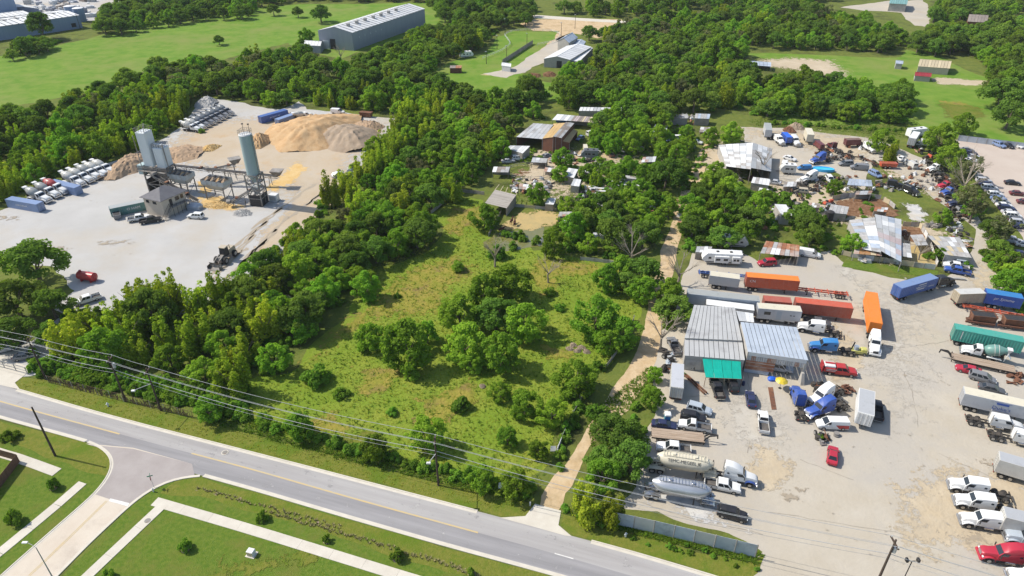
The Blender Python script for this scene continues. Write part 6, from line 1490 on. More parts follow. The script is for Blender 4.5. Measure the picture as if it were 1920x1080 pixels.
building('rusty_shed', 'low shed with half rusted roof sheets beside the white van', 'shed', [(1425, 475, 2.6), (1498, 482, 2.6), (1499, 460, 3.2), (1436, 452, 3.2)], 8, 2, [t_grey2, t_rustmix, t_rust, t_white, t_rust, t_rustmix], m_oldwood, 'fr', jit=.05)
hw = random.Random(6)
for lb, px, py in [('left of the round pen', 938, 318), ('above the round pen', 1010, 300), ('beside the barn yard tree', 1032, 318), ('below the round pen', 985, 350), ('behind the shaded cars', 1160, 258), ('right of the shaded cars', 1192, 266), ('beside the dirt road bend', 1268, 284), ('behind the white barn', 1325, 243), ('under the thicket near the dirt road', 1405, 388), ('behind the tree of the rusty shed', 1512, 428), ('on the homestead lawn', 1525, 384), ('beside the dark soil patch', 1618, 362), ('below the small white camper', 1480, 346), ('in the lower thicket', 1345, 438), ('left of the travel trailers', 1318, 468), ('behind the patched barn', 1650, 392), ('above the apiary', 1215, 300), ('at the pond thicket edge', 1060, 402)]:
 w_, d_ = hw.uniform(9, 17), hw.uniform(7, 11); t_ = hw.uniform(-2, 3)
 building('shack', 'small patched tin shack ' + lb, 'shack', [(px - w_, py + d_ / 2, 2.1), (px + w_, py + d_ / 2 + t_, 2.1), (px + w_ + 3, py - d_ / 2 + t_, 2.6), (px - w_ + 3, py - d_ / 2, 2.6)], 4, 2, hw.sample([t_white, t_rust, t_grey2, t_patch, t_rustmix, t_brown, t_grey], 3), m_oldwood, hw.choice(['f', 'fr', 'nlrf']), jit=.08)
# ---- patched tin barns of the animal yard
BB = building('patched_barn', 'large tin-roofed barn of many patched sheets in the animal yard', 'barn', [(1650, 470, 3.0), (1690, 492, 2.8), (1690, 412, 3.6), (1640, 402, 4.0)], 4, 8, [t_blue, t_grey, t_blue, t_rose, t_white, t_grey, t_grey2], m_wallg, 'f', jit=.06)[0]
building('patched_barn', '', '', [(1618, 468, 2.6), (1652, 474, 3.0), (1640, 408, 3.8), (1592, 413, 2.8)], 2, 9, [t_white, t_blue, t_grey2, t_white, t_patch], m_wallg, 'lf', jit=.08, into=BB)
building('patched_roof', 'cream and orange sheet awning at the foot of the patched barn', 'awning', [(1600, 476, 2.0), (1654, 480, 2.2), (1652, 464, 2.6), (1602, 466, 2.4)], 5, 1, [t_cream, t_rustmix, t_cream, tin('orange', (.55, .26, .10), (.5, .3, .15))], m_oldwood, '')
building('patched_roof', 'ragged pale sheet roof over the animal pen edge', 'awning', [(1682, 480, 2.2), (1710, 484, 2.2), (1706, 458, 2.6), (1676, 454, 2.6)], 3, 3, [t_white, t_patch, t_grey2], m_oldwood, '', jit=.1)
building('patched_roof', 'small ragged roof between the pens', 'awning', [(1718, 461, 2.2), (1740, 460, 2.2), (1730, 440, 2.6), (1706, 441, 2.6)], 2, 3, [t_patch, t_grey2], m_oldwood, '', jit=.08)
building('grey_barn', 'low grey and cream sheet-roofed barn above the parked pickups', 'barn', [(1772, 478, 2.6), (1822, 484, 2.6), (1800, 446, 3.0), (1738, 442, 3.0)], 6, 4, [t_grey2, t_patch, t_cream, t_white, t_patch], m_wallg, 'nrf', jit=.05)
for lb, px in [('pale board wall dividing the animal pens', [(1722, 425), (1735, 442), (1745, 470), (1756, 500)]), ('low sheet wall along the front of the animal pen', [(1686, 497), (1720, 502), (1752, 506)]), ('leaning sheet wall in front of the patched barn', [(1578, 478), (1620, 488), (1690, 497)]), ('pale low wall above the dark soil patch', [(1655, 378), (1675, 386), (1678, 395)]), ('low wall above the dark soil patch, left', [(1560, 376), (1600, 368), (1650, 374)]), ('pale wall at the top of the animal pens', [(1692, 424), (1722, 425)])]:
 fence('pen_wall', lb, px, 1.5, 2.2, (), t_cream, m_oldwood, [t_cream, t_patch, t_white], 'wall', .03)
# ---- the two large sheds of the truck yard
o, P3, W = building('grey_shed', 'large grey metal-roofed shed beside the dirt road', 'shed', [(1283, 667, 3.6), (1397, 676, 3.6), (1392, 640, 4.2), (1283, 636, 4.2)], 12, 1, [t_plain], m_wallg)
panel_on(o, 'door', W[0], W[1], .5, .85, 0, 2.6, m_black); panel_on(o, 'wall_panel', W[0], W[1], .03, .3, .1, 2.5, t_grey2)
building('grey_shed', '', '', [(1283, 634, 4.6), (1392, 639, 4.6), (1378, 577, 4.9), (1301, 572, 4.9)], 12, 4, [t_plain], m_wallg, into=o, jit=.012)
o, P3, W = building('blue_shed', 'bluish metal-roofed shed with corrugated rusty front', 'shed', [(1402, 660, 5.2), (1516, 676, 5.2), (1494, 614, 5.6), (1388, 604, 5.6)], 13, 2, [t_plainb], m_wallg, 'lf', jit=.012)
a, b = W[0], W[1]
part('fascia', wallslab(a, b, 4.3, 5.2, 4.3, 5.2, .1, (0, 0)), o, t_white)
for k in range(26):                                  # ribs of the corrugated front
 u0, u1 = k / 26, (k + .82) / 26
 panel_on(o, 'rib', a, b, u0, u1, 3.2, 4.32, t_rustmix if k in (2, 3, 9, 10, 11, 12, 21, 22) else t_grey, .06)
for k in range(8): panel_on(o, 'rusty_board', a, b, .0, .49, .95 + k * .28, 1.2 + k * .28, t_rust if k % 3 else t_rustmix, .08 + .02 * (k % 2))
panel_on(o, 'base_sheet', a, b, 0, .42, .1, .9, t_blue, .07)
part('door_post', MB().box(b.x - .5, b.x, b.y - .1, b.y + .5, 0, 4.3), o, m_wallg)
part('ramp', MB().hexa((b.x - .9, b.x - .1, b.y - 1.6, b.y - .1, 0), (b.x - .7, b.x - .2, b.y - .6, b.y - .1, 2.3)), o, m_wallg)
building('link_roof', 'small white roof patch between the grey shed and the white trailers', 'roof', [(1386, 602, 4.6), (1414, 605, 4.6), (1412, 588, 4.8), (1380, 583, 4.8)], 4, 1, [t_white, t_grey], m_wallg, 'f')
m_shade = mat('green_shade_cloth', (.0, .36, .27), (.0, .29, .22), scale=1.2, rough=.8, stretch=(3, .4, 1), rnd=.06)
c = [V3(1317, 671, 3.3), V3(1389, 678, 3.3), V3(1391, 711, 2.5), V3(1323, 708, 2.5)]; cen = sum(c, Vector()) / 4
o = thing('awning', 'bright green shade awning on the front of the grey shed', 'awning', (cen.x, cen.y, 0)); c = [p - Vector((cen.x, cen.y, 0)) for p in c]
for k in range(4):
 u0, u1 = k / 4 + .004, (k + 1) / 4 - .004
 top0, top1 = c[0].lerp(c[1], u0), c[0].lerp(c[1], u1); b0, b1 = c[3].lerp(c[2], u0), c[3].lerp(c[2], u1); s = Vector((0, 0, -.18))
 mb = MB(); m0, m1 = (top0 + b0) / 2 + s, (top1 + b1) / 2 + s
 mb.slab([b0, b1, m1, m0], .03).slab([m0, m1, top1, top0], .03); part('cloth_strip', mb, o, m_shade)
for p in c[2:]: part('post', MB().cyl((p.x, p.y, 0), (p.x, p.y, p.z), .05, n=6), o, m_rust)
part('front_bar', MB().cyl(c[3], c[2], .05, n=6), o, m_rust)
# ---- concrete plant office
def face_building():
 base = [Vector(G(*p)) for p in ((277, 401), (311, 409), (354, 389))]; a, n, b = base
 d = a + (b - n); cen = (a + b + n + d) / 4
 o = thing('plant_office', 'two-storey beige office with grey hip roof and outside stairs', 'office', (cen.x, cen.y, 0))
 P = [p - cen for p in (n, b, d, a)]; h = 5.6
 for i in range(4): part('wall', wallslab(P[i], P[(i + 1) % 4], 0, h, 0, h, .2, (0, 0)), o, m_beige)
 ov = [Vector((*(p * 1.16), h - .05)) for p in P]
 l = (ov[1] - ov[0]); r0 = (ov[0] + ov[3]) / 2 + l * .42 + Vector((0, 0, 2.4)); r1 = (ov[0] + ov[3]) / 2 + l * .58 + Vector((0, 0, 2.4))
 for q in ([ov[0], ov[1], r1, r0], [ov[1], ov[2], r1], [ov[2], ov[3], r0, r1], [ov[3], ov[0], r0]):
  t = Vector((0, 0, .12)); k = len(q)
  part('roof_slope', MB().add([p for p in q] + [p - t for p in q], [tuple(range(k)), tuple(reversed(range(k, 2 * k)))] + [(i, k + i, k + (i + 1) % k, (i + 1) % k) for i in range(k)]), o, m_shingle)
 panel_on(o, 'window', P[0], P[3], .3, .5, 3.9, 4.8, m_glass); panel_on(o, 'window', P[0], P[3], .7, .86, 3.9, 4.8, m_glass)
 panel_on(o, 'window', P[0], P[1], .55, .72, 3.7, 4.9, m_glass); panel_on(o, 'door', P[0], P[1], .3, .42, 2.9, 4.9, m_black); panel_on(o, 'window', P[0], P[1], .78, .9, 3.7, 4.9, m_glass)
 e = (P[1] - P[0]).normalized(); m = Vector((e.y, -e.x))
 if m.dot(P[0]) < 0: m = -m
 w = (P[1] - P[0]).length
 land = P[0] + e * (w * .25); part('landing', MB().slab([(*land, 2.85), (*(land + e * w * .7), 2.85), (*(land + e * w * .7 + m * 1.6), 2.85), (*(land + m * 1.6), 2.85)], .12), o, m_plantsteel)
 for k in range(11):
  p = land + m * .8 - e * (k * .32) + m * (k * .06); z = 2.8 - k * .26
  part('step', MB().bar((*(p - m * .6), z), (*(p + m * .6), z), .3, .06), o, m_plantsteel)
 for s in (.2, 1.45): part('handrail', MB().bar((*(land + m * s), 3.8), (*(land + m * (s + .6) - e * 3.5), 1.0), .06).bar((*(land + m * (s + .6) - e * 3.5), 0), (*(land + m * (s + .6) - e * 3.5), 1.0), .06).bar((*(land + m * s), 2.85), (*(land + m * s), 3.8), .06), o, m_black)
 for k in range(5): part('awning_brace', MB().bar((*(land + e * w * .17 * k + m * 1.55), 0), (*(land + e * w * .17 * k + m * 1.55), 3.8), .08), o, m_black)
face_building()
# ---- batch plant
def lattice(mb, x0, x1, y0, y1, z0, z1, n, w=.22):
 for x in (x0, x1):
  for y in (y0, y1): mb.bar((x, y, z0), (x, y, z1), w)
 dz = (z1 - z0) / n
 for i in range(n):
  a, b = z0 + i * dz, z0 + (i + 1) * dz
  for y in (y0, y1): mb.bar((x0, y, b), (x1, y, b), w * .8); mb.bar((x0, y, a) if i % 2 else (x1, y, a), (x1, y, b) if i % 2 else (x0, y, b), w * .6)
  for x in (x0, x1): mb.bar((x, y0, b), (x, y1, b), w * .8); mb.bar((x, y0, a) if i % 2 else (x, y1, a), (x, y1, b) if i % 2 else (x, y0, b), w * .6)
 return mb
def rails(mb, x0, x1, y0, y1, z, h=1.1, n=4):
 for a, b in (((x0, y0), (x1, y0)), ((x1, y0), (x1, y1)), ((x1, y1), (x0, y1)), ((x0, y1), (x0, y0))):
  mb.bar((*a, z + h), (*b, z + h), .07); mb.bar((*a, z + h / 2), (*b, z + h / 2), .05)
  for i in range(n): mb.bar((a[0] + (b[0] - a[0]) * i / n, a[1] + (b[1] - a[1]) * i / n, z), (a[0] + (b[0] - a[0]) * i / n, a[1] + (b[1] - a[1]) * i / n, z + h), .06)
 return mb
bx, by = G(302, 356); zt = HZ((302, 356), 245)
o = thing('batch_plant', 'tall twin box silos of the concrete batch plant on a steel frame', 'silo', (bx, by, 0), R(-14))
part('silo', MB().cbox(-2.0, 1.4, -1.8, 1.8, 8.6, zt, .25), o, m_silo); part('silo', MB().cbox(2.0, 5.4, -1.2, 2.4, 8.2, zt - 4.8, .25), o, m_silo)
part('silo_rail', rails(MB(), -2.1, 1.6, -1.9, 1.9, zt), o, m_plantsteel); part('silo_rail', rails(MB(), 2.1, 5.3, -1.1, 2.3, zt - 4.8), o, m_plantsteel)
part('head_frame', MB().bar((-2, -1.8, zt), (.5, 0, zt + 2.4), .12).bar((1.5, 1.8, zt), (.5, 0, zt + 2.4), .12).bar((1.5, -1.8, zt), (.5, 0, zt + 2.4), .12).bar((-2, 1.8, zt), (.5, 0, zt + 2.4), .12), o, m_plantsteel)
for k in range(3): part('dust_filter', MB().cbox(2.4 + k, 3.1 + k, -.6, .4, zt - 4.8, zt - 3.8, .1), o, t_white)
part('frame', lattice(MB(), -2.4, 5.6, -2.2, 2.4, 0, 8.4, 3, .3), o, m_plantsteel)
part('weigh_hopper', MB().hexa((-.6, .8, -.8, .8, 4.2), (-2.1, 1.6, -1.9, 1.9, 7.2)), o, m_plantsteel); part('weigh_hopper', MB().hexa((3, 4.2, -.4, 1.2, 4.4), (2.1, 5.3, -1.1, 2.3, 7.4)), o, m_plantsteel)
part('control_cabin', MB().cbox(-4.4, -2.3, -2.2, .6, 5.8, 8.8, .1), o, m_silo2)
part('truck_bay_wall', MB().box(-2.2, -1.9, -2.4, 2.2, 0, 4.3).box(-1.9, 1.6, 2.0, 2.3, 0, 4.3), o, m_black)
part('walkway', rails(MB().box(-3.6, 6.2, -3.1, -2.4, 7.2, 7.32), -3.6, 6.2, -3.1, -2.4, 7.3), o, m_plantsteel)
part('pipe', MB().tube([(5.6, -1, 7), (6.4, -1.4, 9), (5.5, -.5, zt - 4)], .16, 6).tube([(-2.6, -2.2, 0), (-2.6, -2.2, zt - 1)], .12, 6), o, m_plantsteel, True)
sx, sy_ = G(487, 382); zt = HZ((487, 382), 252)
o = thing('cement_silo', 'tall round grey cement silo on a lattice tower', 'silo', (sx, sy_, 0), R(-10))
part('silo_shell', MB().cyl((0, 0, 9.6), (0, 0, zt), 1.85, n=24), o, m_silo2, True); part('silo_cone', MB().cyl((0, 0, 7.2), (0, 0, 9.6), .5, 1.85, n=24), o, m_silo2, True)
part('silo_top', MB().cyl((0, 0, zt), (0, 0, zt + .25), 1.9, 1.7, n=24), o, t_white, True)
part('silo_rail', rails(MB(), -1.4, 1.4, -1.4, 1.4, zt + .2, 1.3), o, m_plantsteel)
part('ladder', MB().bar((1.9, -.3, .5), (1.9, -.3, zt), .08).bar((2.1, .2, .5), (2.1, .2, zt), .08), o, m_plantsteel)
ld = MB()
for k in range(40): ld.bar((1.9, -.3, .8 + k * .55), (2.1, .2, .8 + k * .55), .05)
part('ladder_rungs', ld, o, m_plantsteel)
part('tower', lattice(MB(), -1.9, 1.9, -1.9, 1.9, 0, 9.8, 4, .3), o, m_plantsteel)
part('discharge_hopper', MB().hexa((-.4, .4, -.4, .4, 3.4), (-1.2, 1.2, -1.2, 1.2, 6.0)), o, m_hop)
part('lower_cladding', MB().box(-1.7, 1.7, -2.0, -1.85, 0, 3.6).box(1.85, 2.0, -1.7, 1.7, 0, 3.6), o, m_black)
for k in range(2):
 part('vent_lamp', MB().cyl((-.9 + k * 1.8, 1, zt), (-.9 + k * 1.8, 1, zt + 2.6), .06, n=5).cbox(-1.15 + k * 1.8, -.65 + k * 1.8, .8, 1.2, zt + 2.6, zt + 2.9, .05), o, m_black)
x, y = G(515, 376); o = thing('generator_box', 'small pale generator box at the foot of the round silo', 'generator', (x, y, 0), R(-10)); part('case', MB().cbox(-1.3, 1.3, -1, 1, 0, 2.2, .08), o, t_white); part('louvre', MB().box(-1.0, 1.0, -1.04, -1.0, .5, 1.7), o, t_grey2); part('skid', MB().box(-1.5, 1.5, -1.1, 1.1, -.02, .06), o, m_frame)
def hopper(px, py, L, W_, h, label, rot):
 x, y = G(px, py); o = thing('aggregate_bin', label, 'hopper', (x, y, 0), R(rot))
 part('bin', MB().hexa((-L * .3, L * .3, -W_ * .25, W_ * .25, h * .5), (-L / 2, L / 2, -W_ / 2, W_ / 2, h * .78)).add([(v[0], v[1], v[2]) for v in [(-L / 2, -W_ / 2, h * .78), (L / 2, -W_ / 2, h * .78), (L / 2, W_ / 2, h * .78), (-L / 2, W_ / 2, h * .78), (-L / 2, -W_ / 2, h), (L / 2, -W_ / 2, h), (L / 2, W_ / 2, h), (-L / 2, W_ / 2, h)]], [(0, 1, 5, 4), (1, 2, 6, 5), (2, 3, 7, 6), (3, 0, 4, 7)]), o, m_hop)
 for k in range(3): part('divider', MB().box(-L / 2 + (k + 1) * L / 4 - .06, -L / 2 + (k + 1) * L / 4 + .06, -W_ / 2, W_ / 2, h * .79, h + .12), o, m_plantsteel)
 for k in range(4):
  c = -L / 2 + (k + .5) * L / 4; part('aggregate', MB().loft([[(c - L / 8.4, -W_ / 2.1, h * .79), (c + L / 8.4, -W_ / 2.1, h * .79), (c + L / 8.4, W_ / 2.1, h * .79), (c - L / 8.4, W_ / 2.1, h * .79)], [(c - .2, -.2, h * 1.04), (c + .2, -.2, h * 1.04), (c + .2, .2, h * 1.04), (c - .2, .2, h * 1.04)]]), o, [m_pile3, m_pile2, m_pile1, m_pile3][k])
 for x_ in (-L * .42, L * .42):
  for y_ in (-W_ * .42, W_ * .42): part('leg', MB().bar((x_, y_, 0), (x_, y_, h * .8), .25), o, m_plantsteel)
 part('brace', MB().bar((-L * .42, -W_ * .42, .4), (L * .42, -W_ * .42, h * .45), .1).bar((L * .42, -W_ * .42, .4), (-L * .42, -W_ * .42, h * .45), .1).bar((L * .42, -W_ * .42, .4), (L * .42, W_ * .42, h * .45), .1).bar((-L * .45, -W_ * .42, h * .5), (L * .45, -W_ * .42, h * .5), .15), o, m_plantsteel)
hopper(414, 372, 8, 4.6, 6.6, 'open pale steel aggregate bin filled with gravel in front of the conveyor', -18)
hopper(348, 360, 7, 4.2, 6.6, 'open pale steel aggregate bin next to the twin silos', -18)
def conveyor(a, za, b, zb, label, w=1.2, hopper_end=False):
 p, q = V3(*a, 0), V3(*b, 0); L = math.hypot(q.x - p.x, q.y - p.y); ang = math.atan2(q.y - p.y, q.x - p.x)
 o = thing('conveyor', label, 'conveyor', (p.x, p.y, 0), ang)
 part('belt', MB().bar((0, 0, za + .3), (L, 0, zb + .3), w * .7, .12), o, m_black)
 tr = MB(); n = max(4, int(L / 1.8))
 for s in (-1, 1):
  for dz in (0, -.7): tr.bar((0, s * w / 2, za + .3 + dz), (L, s * w / 2, zb + .3 + dz), .12)
  for i in range(n):
   u, v = i / n, (i + 1) / n; z0, z1 = za + (zb - za) * u + .3, za + (zb - za) * v + .3
   tr.bar((L * u, s * w / 2, z0), (L * v, s * w / 2, z1 - .7), .08); tr.bar((L * u, s * w / 2, z0), (L * u, s * w / 2, z0 - .7), .08)
 part('truss', tr, o, m_plantsteel)
 for u in (.15, .55, .92):
  z = za + (zb - za) * u - .4
  for s in (-1, 1): part('leg', MB().bar((L * u, s * w * .9, 0), (L * u, s * w / 2, max(.3, z)), .16), o, m_plantsteel)
 for u in (.3, .75): part('roller_guard', MB().box(L * u - .4, L * u + .4, -w * .6, w * .6, za + (zb - za) * u + .4, za + (zb - za) * u + .65), o, m_rust)
 if hopper_end: part('feed_hopper', MB().hexa((L - 1, L + .8, -.7, .7, zb + .5), (L - 2, L + 1.8, -1.6, 1.6, zb + 2.2)), o, m_plantsteel)
 part('drive', MB().cbox(-.5, .7, -.9, .9, za + .5, za + 1.2, .1), o, m_plantsteel)
conveyor((325, 345), 6.4, (525, 350), 3.4, 'long raised conveyor running from the twin silos to the sand', hopper_end=True)
conveyor((300, 366), 6.5, (372, 383), 1.0, 'steep conveyor climbing to the twin silos past the office')
conveyor((430, 388), 1.0, (486, 380), 5.0, 'low conveyor feeding the round silo')
conveyor((395, 345), 4.6, (448, 335), 4.9, 'short middle conveyor behind the aggregate bins', hopper_end=True)
def pile(label, px, py, wpx, dpx, h, m, seed, rot=0, name='sand_pile', pw=1.15):
 x, y = G(px, py); sc_ = 1 / PXM(py); rx = wpx * sc_ / 2
 ry = (Vector(G(px, py - dpx / 2)) - Vector(G(px, py + dpx / 2))).length / 2
 n = 44; mb = MB(); rg = np.random.default_rng(seed); ph = rg.uniform(0, 6.28, 12); vs_ = []
 for j in range(n + 1):
  for i in range(n + 1):
   u, v = 2 * i / n - 1, 2 * j / n - 1; a = math.atan2(v, u)
   d = math.hypot(u, v) * (1 + .14 * math.sin(2 * a + ph[0]) + .09 * math.sin(3 * a + ph[5]) + .05 * math.sin(7 * a + ph[1]))
   base = max(-.05, 1 - d ** pw)
   base = min(base, .78 + .1 * math.sin(3.1 * u + ph[6]) + .08 * math.sin(4.3 * v + 2 * u + ph[7]))
   gul = .12 * math.sin(13 * a + 2 * math.sin(3 * a + ph[2])) * math.sin(3 * a + ph[10]) * min(1, d * 1.4) * (d < 1) + .05 * math.sin(31 * a + 5 * d) * d * (d < 1) + .07 * math.sin(17 * u + ph[8]) * math.sin(19 * v + ph[9]) * (d < 1)
   vs_.append((u * rx, v * ry, h * (base * (1 + gul) + .05 * math.sin(5 * u + ph[3]) * math.sin(6 * v + ph[4]) * (d < 1)) + rg.normal() * .11 * (d < 1)))
 mb.add(vs_, [(j * (n + 1) + i, j * (n + 1) + i + 1, (j + 1) * (n + 1) + i + 1, (j + 1) * (n + 1) + i) for j in range(n) for i in range(n)])
 o = put(name, mb.mesh(name, m, True), None, None, (x, y, 0), rot); tag(o, label, 'sand pile' if 'sand' in name else 'pile')
pile('big tan sand pile at the back of the plant', 588, 248, 170, 66, 6.6, m_pile1, 1, .12)
pile('tan sand ridge to the left of the big sand pile', 535, 246, 90, 40, 2.6, m_pile1, 2)
pile('grey-brown gravel pile right of the big sand pile', 652, 260, 135, 50, 5.4, m_pile2, 3, .3, 'gravel_pile')
pile('low brown gravel heap behind the grey-brown pile', 690, 240, 60, 24, 3, m_pile3, 4, 0, 'gravel_pile')
pile('small pointed orange sand pile beside the round silo', 487, 267, 40, 26, 3.6, m_pile1, 5)
pile('brown sand pile behind the mixer truck row', 245, 312, 70, 46, 4.2, m_pile3, 6)
pile('flat brown sand pile right of the twin silos', 335, 290, 85, 36, 2.4, m_pile3, 7)
pile('small orange sand heap in the middle of the sandy ground', 395, 278, 36, 12, 1.4, m_orange_sand, 8)
pile('pale gravel mound at the far corner of the yard', 388, 194, 40, 18, 3.4, m_pile4, 9, 0, 'gravel_pile')
pile('yellow sand spill below the aggregate bins', 405, 385, 50, 14, .8, m_orange_sand, 10)
pile('pale rubble heap on the right of the plant yard', 455, 400, 40, 12, .9, m_pile4, 11, 0, 'rubble_pile')
pile('rusty earth heap at the top of the scrap yard', 1480, 245, 26, 9, 1.8, m_rust, 12, 0, 'earth_pile')
pile('grey earth heap at the top of the scrap yard', 1492, 240, 26, 10, 2.4, m_pile2, 13, 0, 'earth_pile')
pile('brown compost heap in the meadow by the arena', 1000, 142, 26, 9, 1.4, m_soil, 14, 0, 'earth_pile')
pile('brown compost heap right of the first by the arena', 1030, 140, 24, 10, 1.6, m_soil, 15, 0, 'earth_pile')
for k, (px, py) in enumerate([(1075, 648), (1090, 652), (1100, 660), (1083, 658), (1068, 655)]): pile(['first', 'second', 'third', 'fourth', 'lowest'][k] + ' heap of pale rubble at the meadow edge below the large tree', px, py, 16, 8, .6, m_rubble, 30 + k, 0, 'rubble_heap')
pile('bare pale ant mound in the lower meadow', 905, 725, 14, 8, .5, m_rubble, 36, 0, 'earth_mound')
# concrete block row on the edge of the yard
for k in range(22):
 t = k / 21; px, py = 205 + 65 * t, 317 - 33 * t
 x, y = G(px, py); o = put('barrier_block', MB().cbox(-.85, .85, -.35, .35, 0, .9, .06).mesh('barrier_block', m_pile4), None, None, (x, y, .02), heading((205, 317), (270, 284))); tag(o, 'concrete block in the barrier row on the far edge of the yard', 'concrete block', 'barrier blocks along the yard edge')
# ---- fences
fence('metal_fence', 'pale corrugated metal fence on the road side of the truck yard', [(1150, 984), (1200, 994), (1300, 1018), (1415, 1046)], 2.9, 2.3, (), t_blue, m_oldwood, [t_blue, t_grey, t_blue], 'fence')
fence('parking_fence', 'long pale metal fence behind the parking lot', [(1795, 264), (1860, 272), (1960, 284), (2060, 296)], 2.2, 2.6, (), t_blue, m_oldwood, [t_blue], 'fence')
fence('meadow_fence', 'leaning grey sheet fence between the meadow and the dirt road', [(1188, 600), (1175, 625), (1165, 650), (1150, 672), (1130, 698)], 1.3, 2.4, (), t_grey2, m_oldwood, [t_grey2, m_oldwood], 'fence', .15)
fence('meadow_fence', 'weathered fence running down to the gate at the dirt track', [(1095, 740), (1082, 765), (1065, 795), (1050, 830), (1042, 855)], 1.3, 2.4, (), t_grey2, m_oldwood, [m_oldwood, t_grey2], 'fence', .15)
fence('upper_fence', 'low pale wall along the top of the meadow', [(1088, 488), (1130, 492), (1165, 498), (1200, 506)], 1.0, 2.4, (), t_grey2, m_oldwood, [t_grey2], 'fence', .05)
fence('paddock_fence', 'grey board fence on the left of the paddock', [(808, 402), (825, 388), (845, 368), (855, 358)], 1.2, 2.6, (), m_oldwood, m_oldwood, [m_oldwood], 'fence', .05)
fence('paddock_fence', 'grey board fence along the top of the paddock', [(855, 360), (890, 363), (920, 368)], 1.2, 2.6, (), m_oldwood, m_oldwood, [m_oldwood], 'fence', .05)
fence('paddock_fence', 'board fence running from the lean-to down into the pond', [(940, 398), (932, 415), (922, 432), (916, 444)], 1.2, 2.2, (), m_oldwood, m_oldwood, [m_oldwood], 'fence', .05)
fence('pond_wall', 'low pale wall behind the pond bank', [(962, 388), (990, 390), (1050, 396)], 1.0, 2.6, (), t_cream, m_oldwood, [t_grey2, t_cream], 'wall', .03)
fence('round_pen', 'round pen fence of dark boards below the tin shed', [(950 + 45 - 45 * math.cos(a), 325 - 15 * math.sin(a)) for a in [k * 6.283 / 20 for k in range(21)]], 1.4, 3, (.95, .5), m_oldwood, m_oldwood)
fence('jetty', 'narrow grey plank jetty lying at the right of the pond', [(1012, 462), (1024, 444)], .5, 1.0, (), m_oldwood, m_oldwood, [t_grey2], 'jetty', .8)
# vine-grown wire fence along the road, posts and wires per bay
w = dense(wl([(92, 718), (240, 755), (310, 772), (382, 790)]), 1.0); o = thing('wire_fence', 'brown vine-grown wire fence along the grass verge', 'fence', (w[0].x, w[0].y, 0)); b0 = w[0]
vine = mat('dry_vine', (.17, .105, .065), (.12, .08, .05), scale=2, rough=.95)
vr = random.Random(8)
for i in range(0, len(w) - 3, 3):
 p, q = w[i] - b0, w[min(i + 3, len(w) - 1)] - b0
 part('post', MB().cyl((*p, 0), (*p, 1.9), .05, n=5), o, t_grey2)
 mb = MB().bar((*p, 1.85), (*q, 1.85), .05)
 for k in range(34):
  u = vr.random(); a = p.lerp(q, u); c_ = p.lerp(q, min(1, max(0, u + vr.uniform(-.25, .25)))); mb.bar((*a, vr.uniform(0, .6)), (*c_, vr.uniform(.7, 1.9)), vr.uniform(.03, .07))
 part('wire_panel', mb, o, vine)
# wooden privacy fence, plank by plank
o = thing('privacy_fence', 'dark brown board fence round the garden at the left edge', 'fence', (*G(38, 866), 0)); b0 = Vector(G(38, 866))
for seg in (((-60, 838), (38, 866)), ((38, 866), (-30, 955))):
 p, q = Vector(G(*seg[0])), Vector(G(*seg[1])); n = int((q - p).length / .17)
 for i in range(n):
  a, b = p.lerp(q, i / n) - b0, p.lerp(q, (i + .9) / n) - b0
  part('plank', wallslab(a, b, 0, 1.83, 0, 1.83, .03, (-4, -4)), o, m_fencewood)
 for z in (.4, 1.5): part('rail', MB().bar((*(p - b0 + (q - p).normalized() * 0), z), (*(q - b0), z), .05, .1), o, m_fencewood)
# gate of the concrete yard
fence('yard_gate', 'open wire gate at the road entrance of the concrete yard', [(-30, 682), (10, 690), (52, 702)], 1.8, 2.2, (.98, .5, .05), t_grey2, t_grey2)
fence('track_gate', 'pale gate post rails at the end of the meadow fence', [(1052, 832), (1045, 850), (1040, 862)], 1.4, 1.5, (.95, .5), t_white, t_white)
# ---- poles and wires
def upole(px, py, h, label, lean=(0, 0), arm=True, lamp=None, tr=False):
 x, y = G(px, py); o = thing('utility_pole', label, 'utility pole', (x, y, 0))
 part('pole', MB().cyl((0, 0, 0), (lean[0], lean[1], h), .2, .13, n=8), o, m_pole, True)
 if arm:
  part('crossarm', MB().box(-.12, .12, -1.1, 1.1, h - .75, h - .6), o, m_pole)
  for k in (-1, 0, 1): part('insulator', MB().cyl((0, k * .95, h - .6), (0, k * .95, h - .3), .08, n=6), o, t_white)
 if tr: part('transformer', MB().cyl((.4, 0, h - 2.6), (.4, 0, h - 1.6), .28, n=10), o, t_grey)
 if lamp:
  a = math.atan2(lamp[1], lamp[0]); e = (lamp[0], lamp[1], h - 2.6)
  part('lamp_arm', MB().bar((0, 0, h - 3.6), e, .09), o, t_grey); part('lamp_head', MB().cbox(e[0] - .35, e[0] + .35, e[1] - .2, e[1] + .2, e[2] - .12, e[2] + .12, .05), o, t_white)
 return Vector((x, y, h))
PW = [Vector((*G(-160, 650), 11)), upole(87, 712, 10.5, 'dark utility pole at the yard driveway, left of three', tr=False), upole(236, 753, 11, 'dark utility pole on the verge behind the white hydrant, middle of three', tr=True),
      upole(302, 770, 10.3, 'dark utility pole with street lamp arm, right of three', lamp=(-1.6, -3.2)), upole(822, 910, 11, 'dark utility pole with street lamp arm at the meadow edge', lamp=(-.8, -3)), upole(1640, 1102, 10.6, 'dark utility pole standing in the truck yard at the bottom edge', tr=True), Vector((*G(2250, 1280), 11))]
upole(104, 855, 11.4, 'tall dark pole alone on the lawn across the road', arm=False)
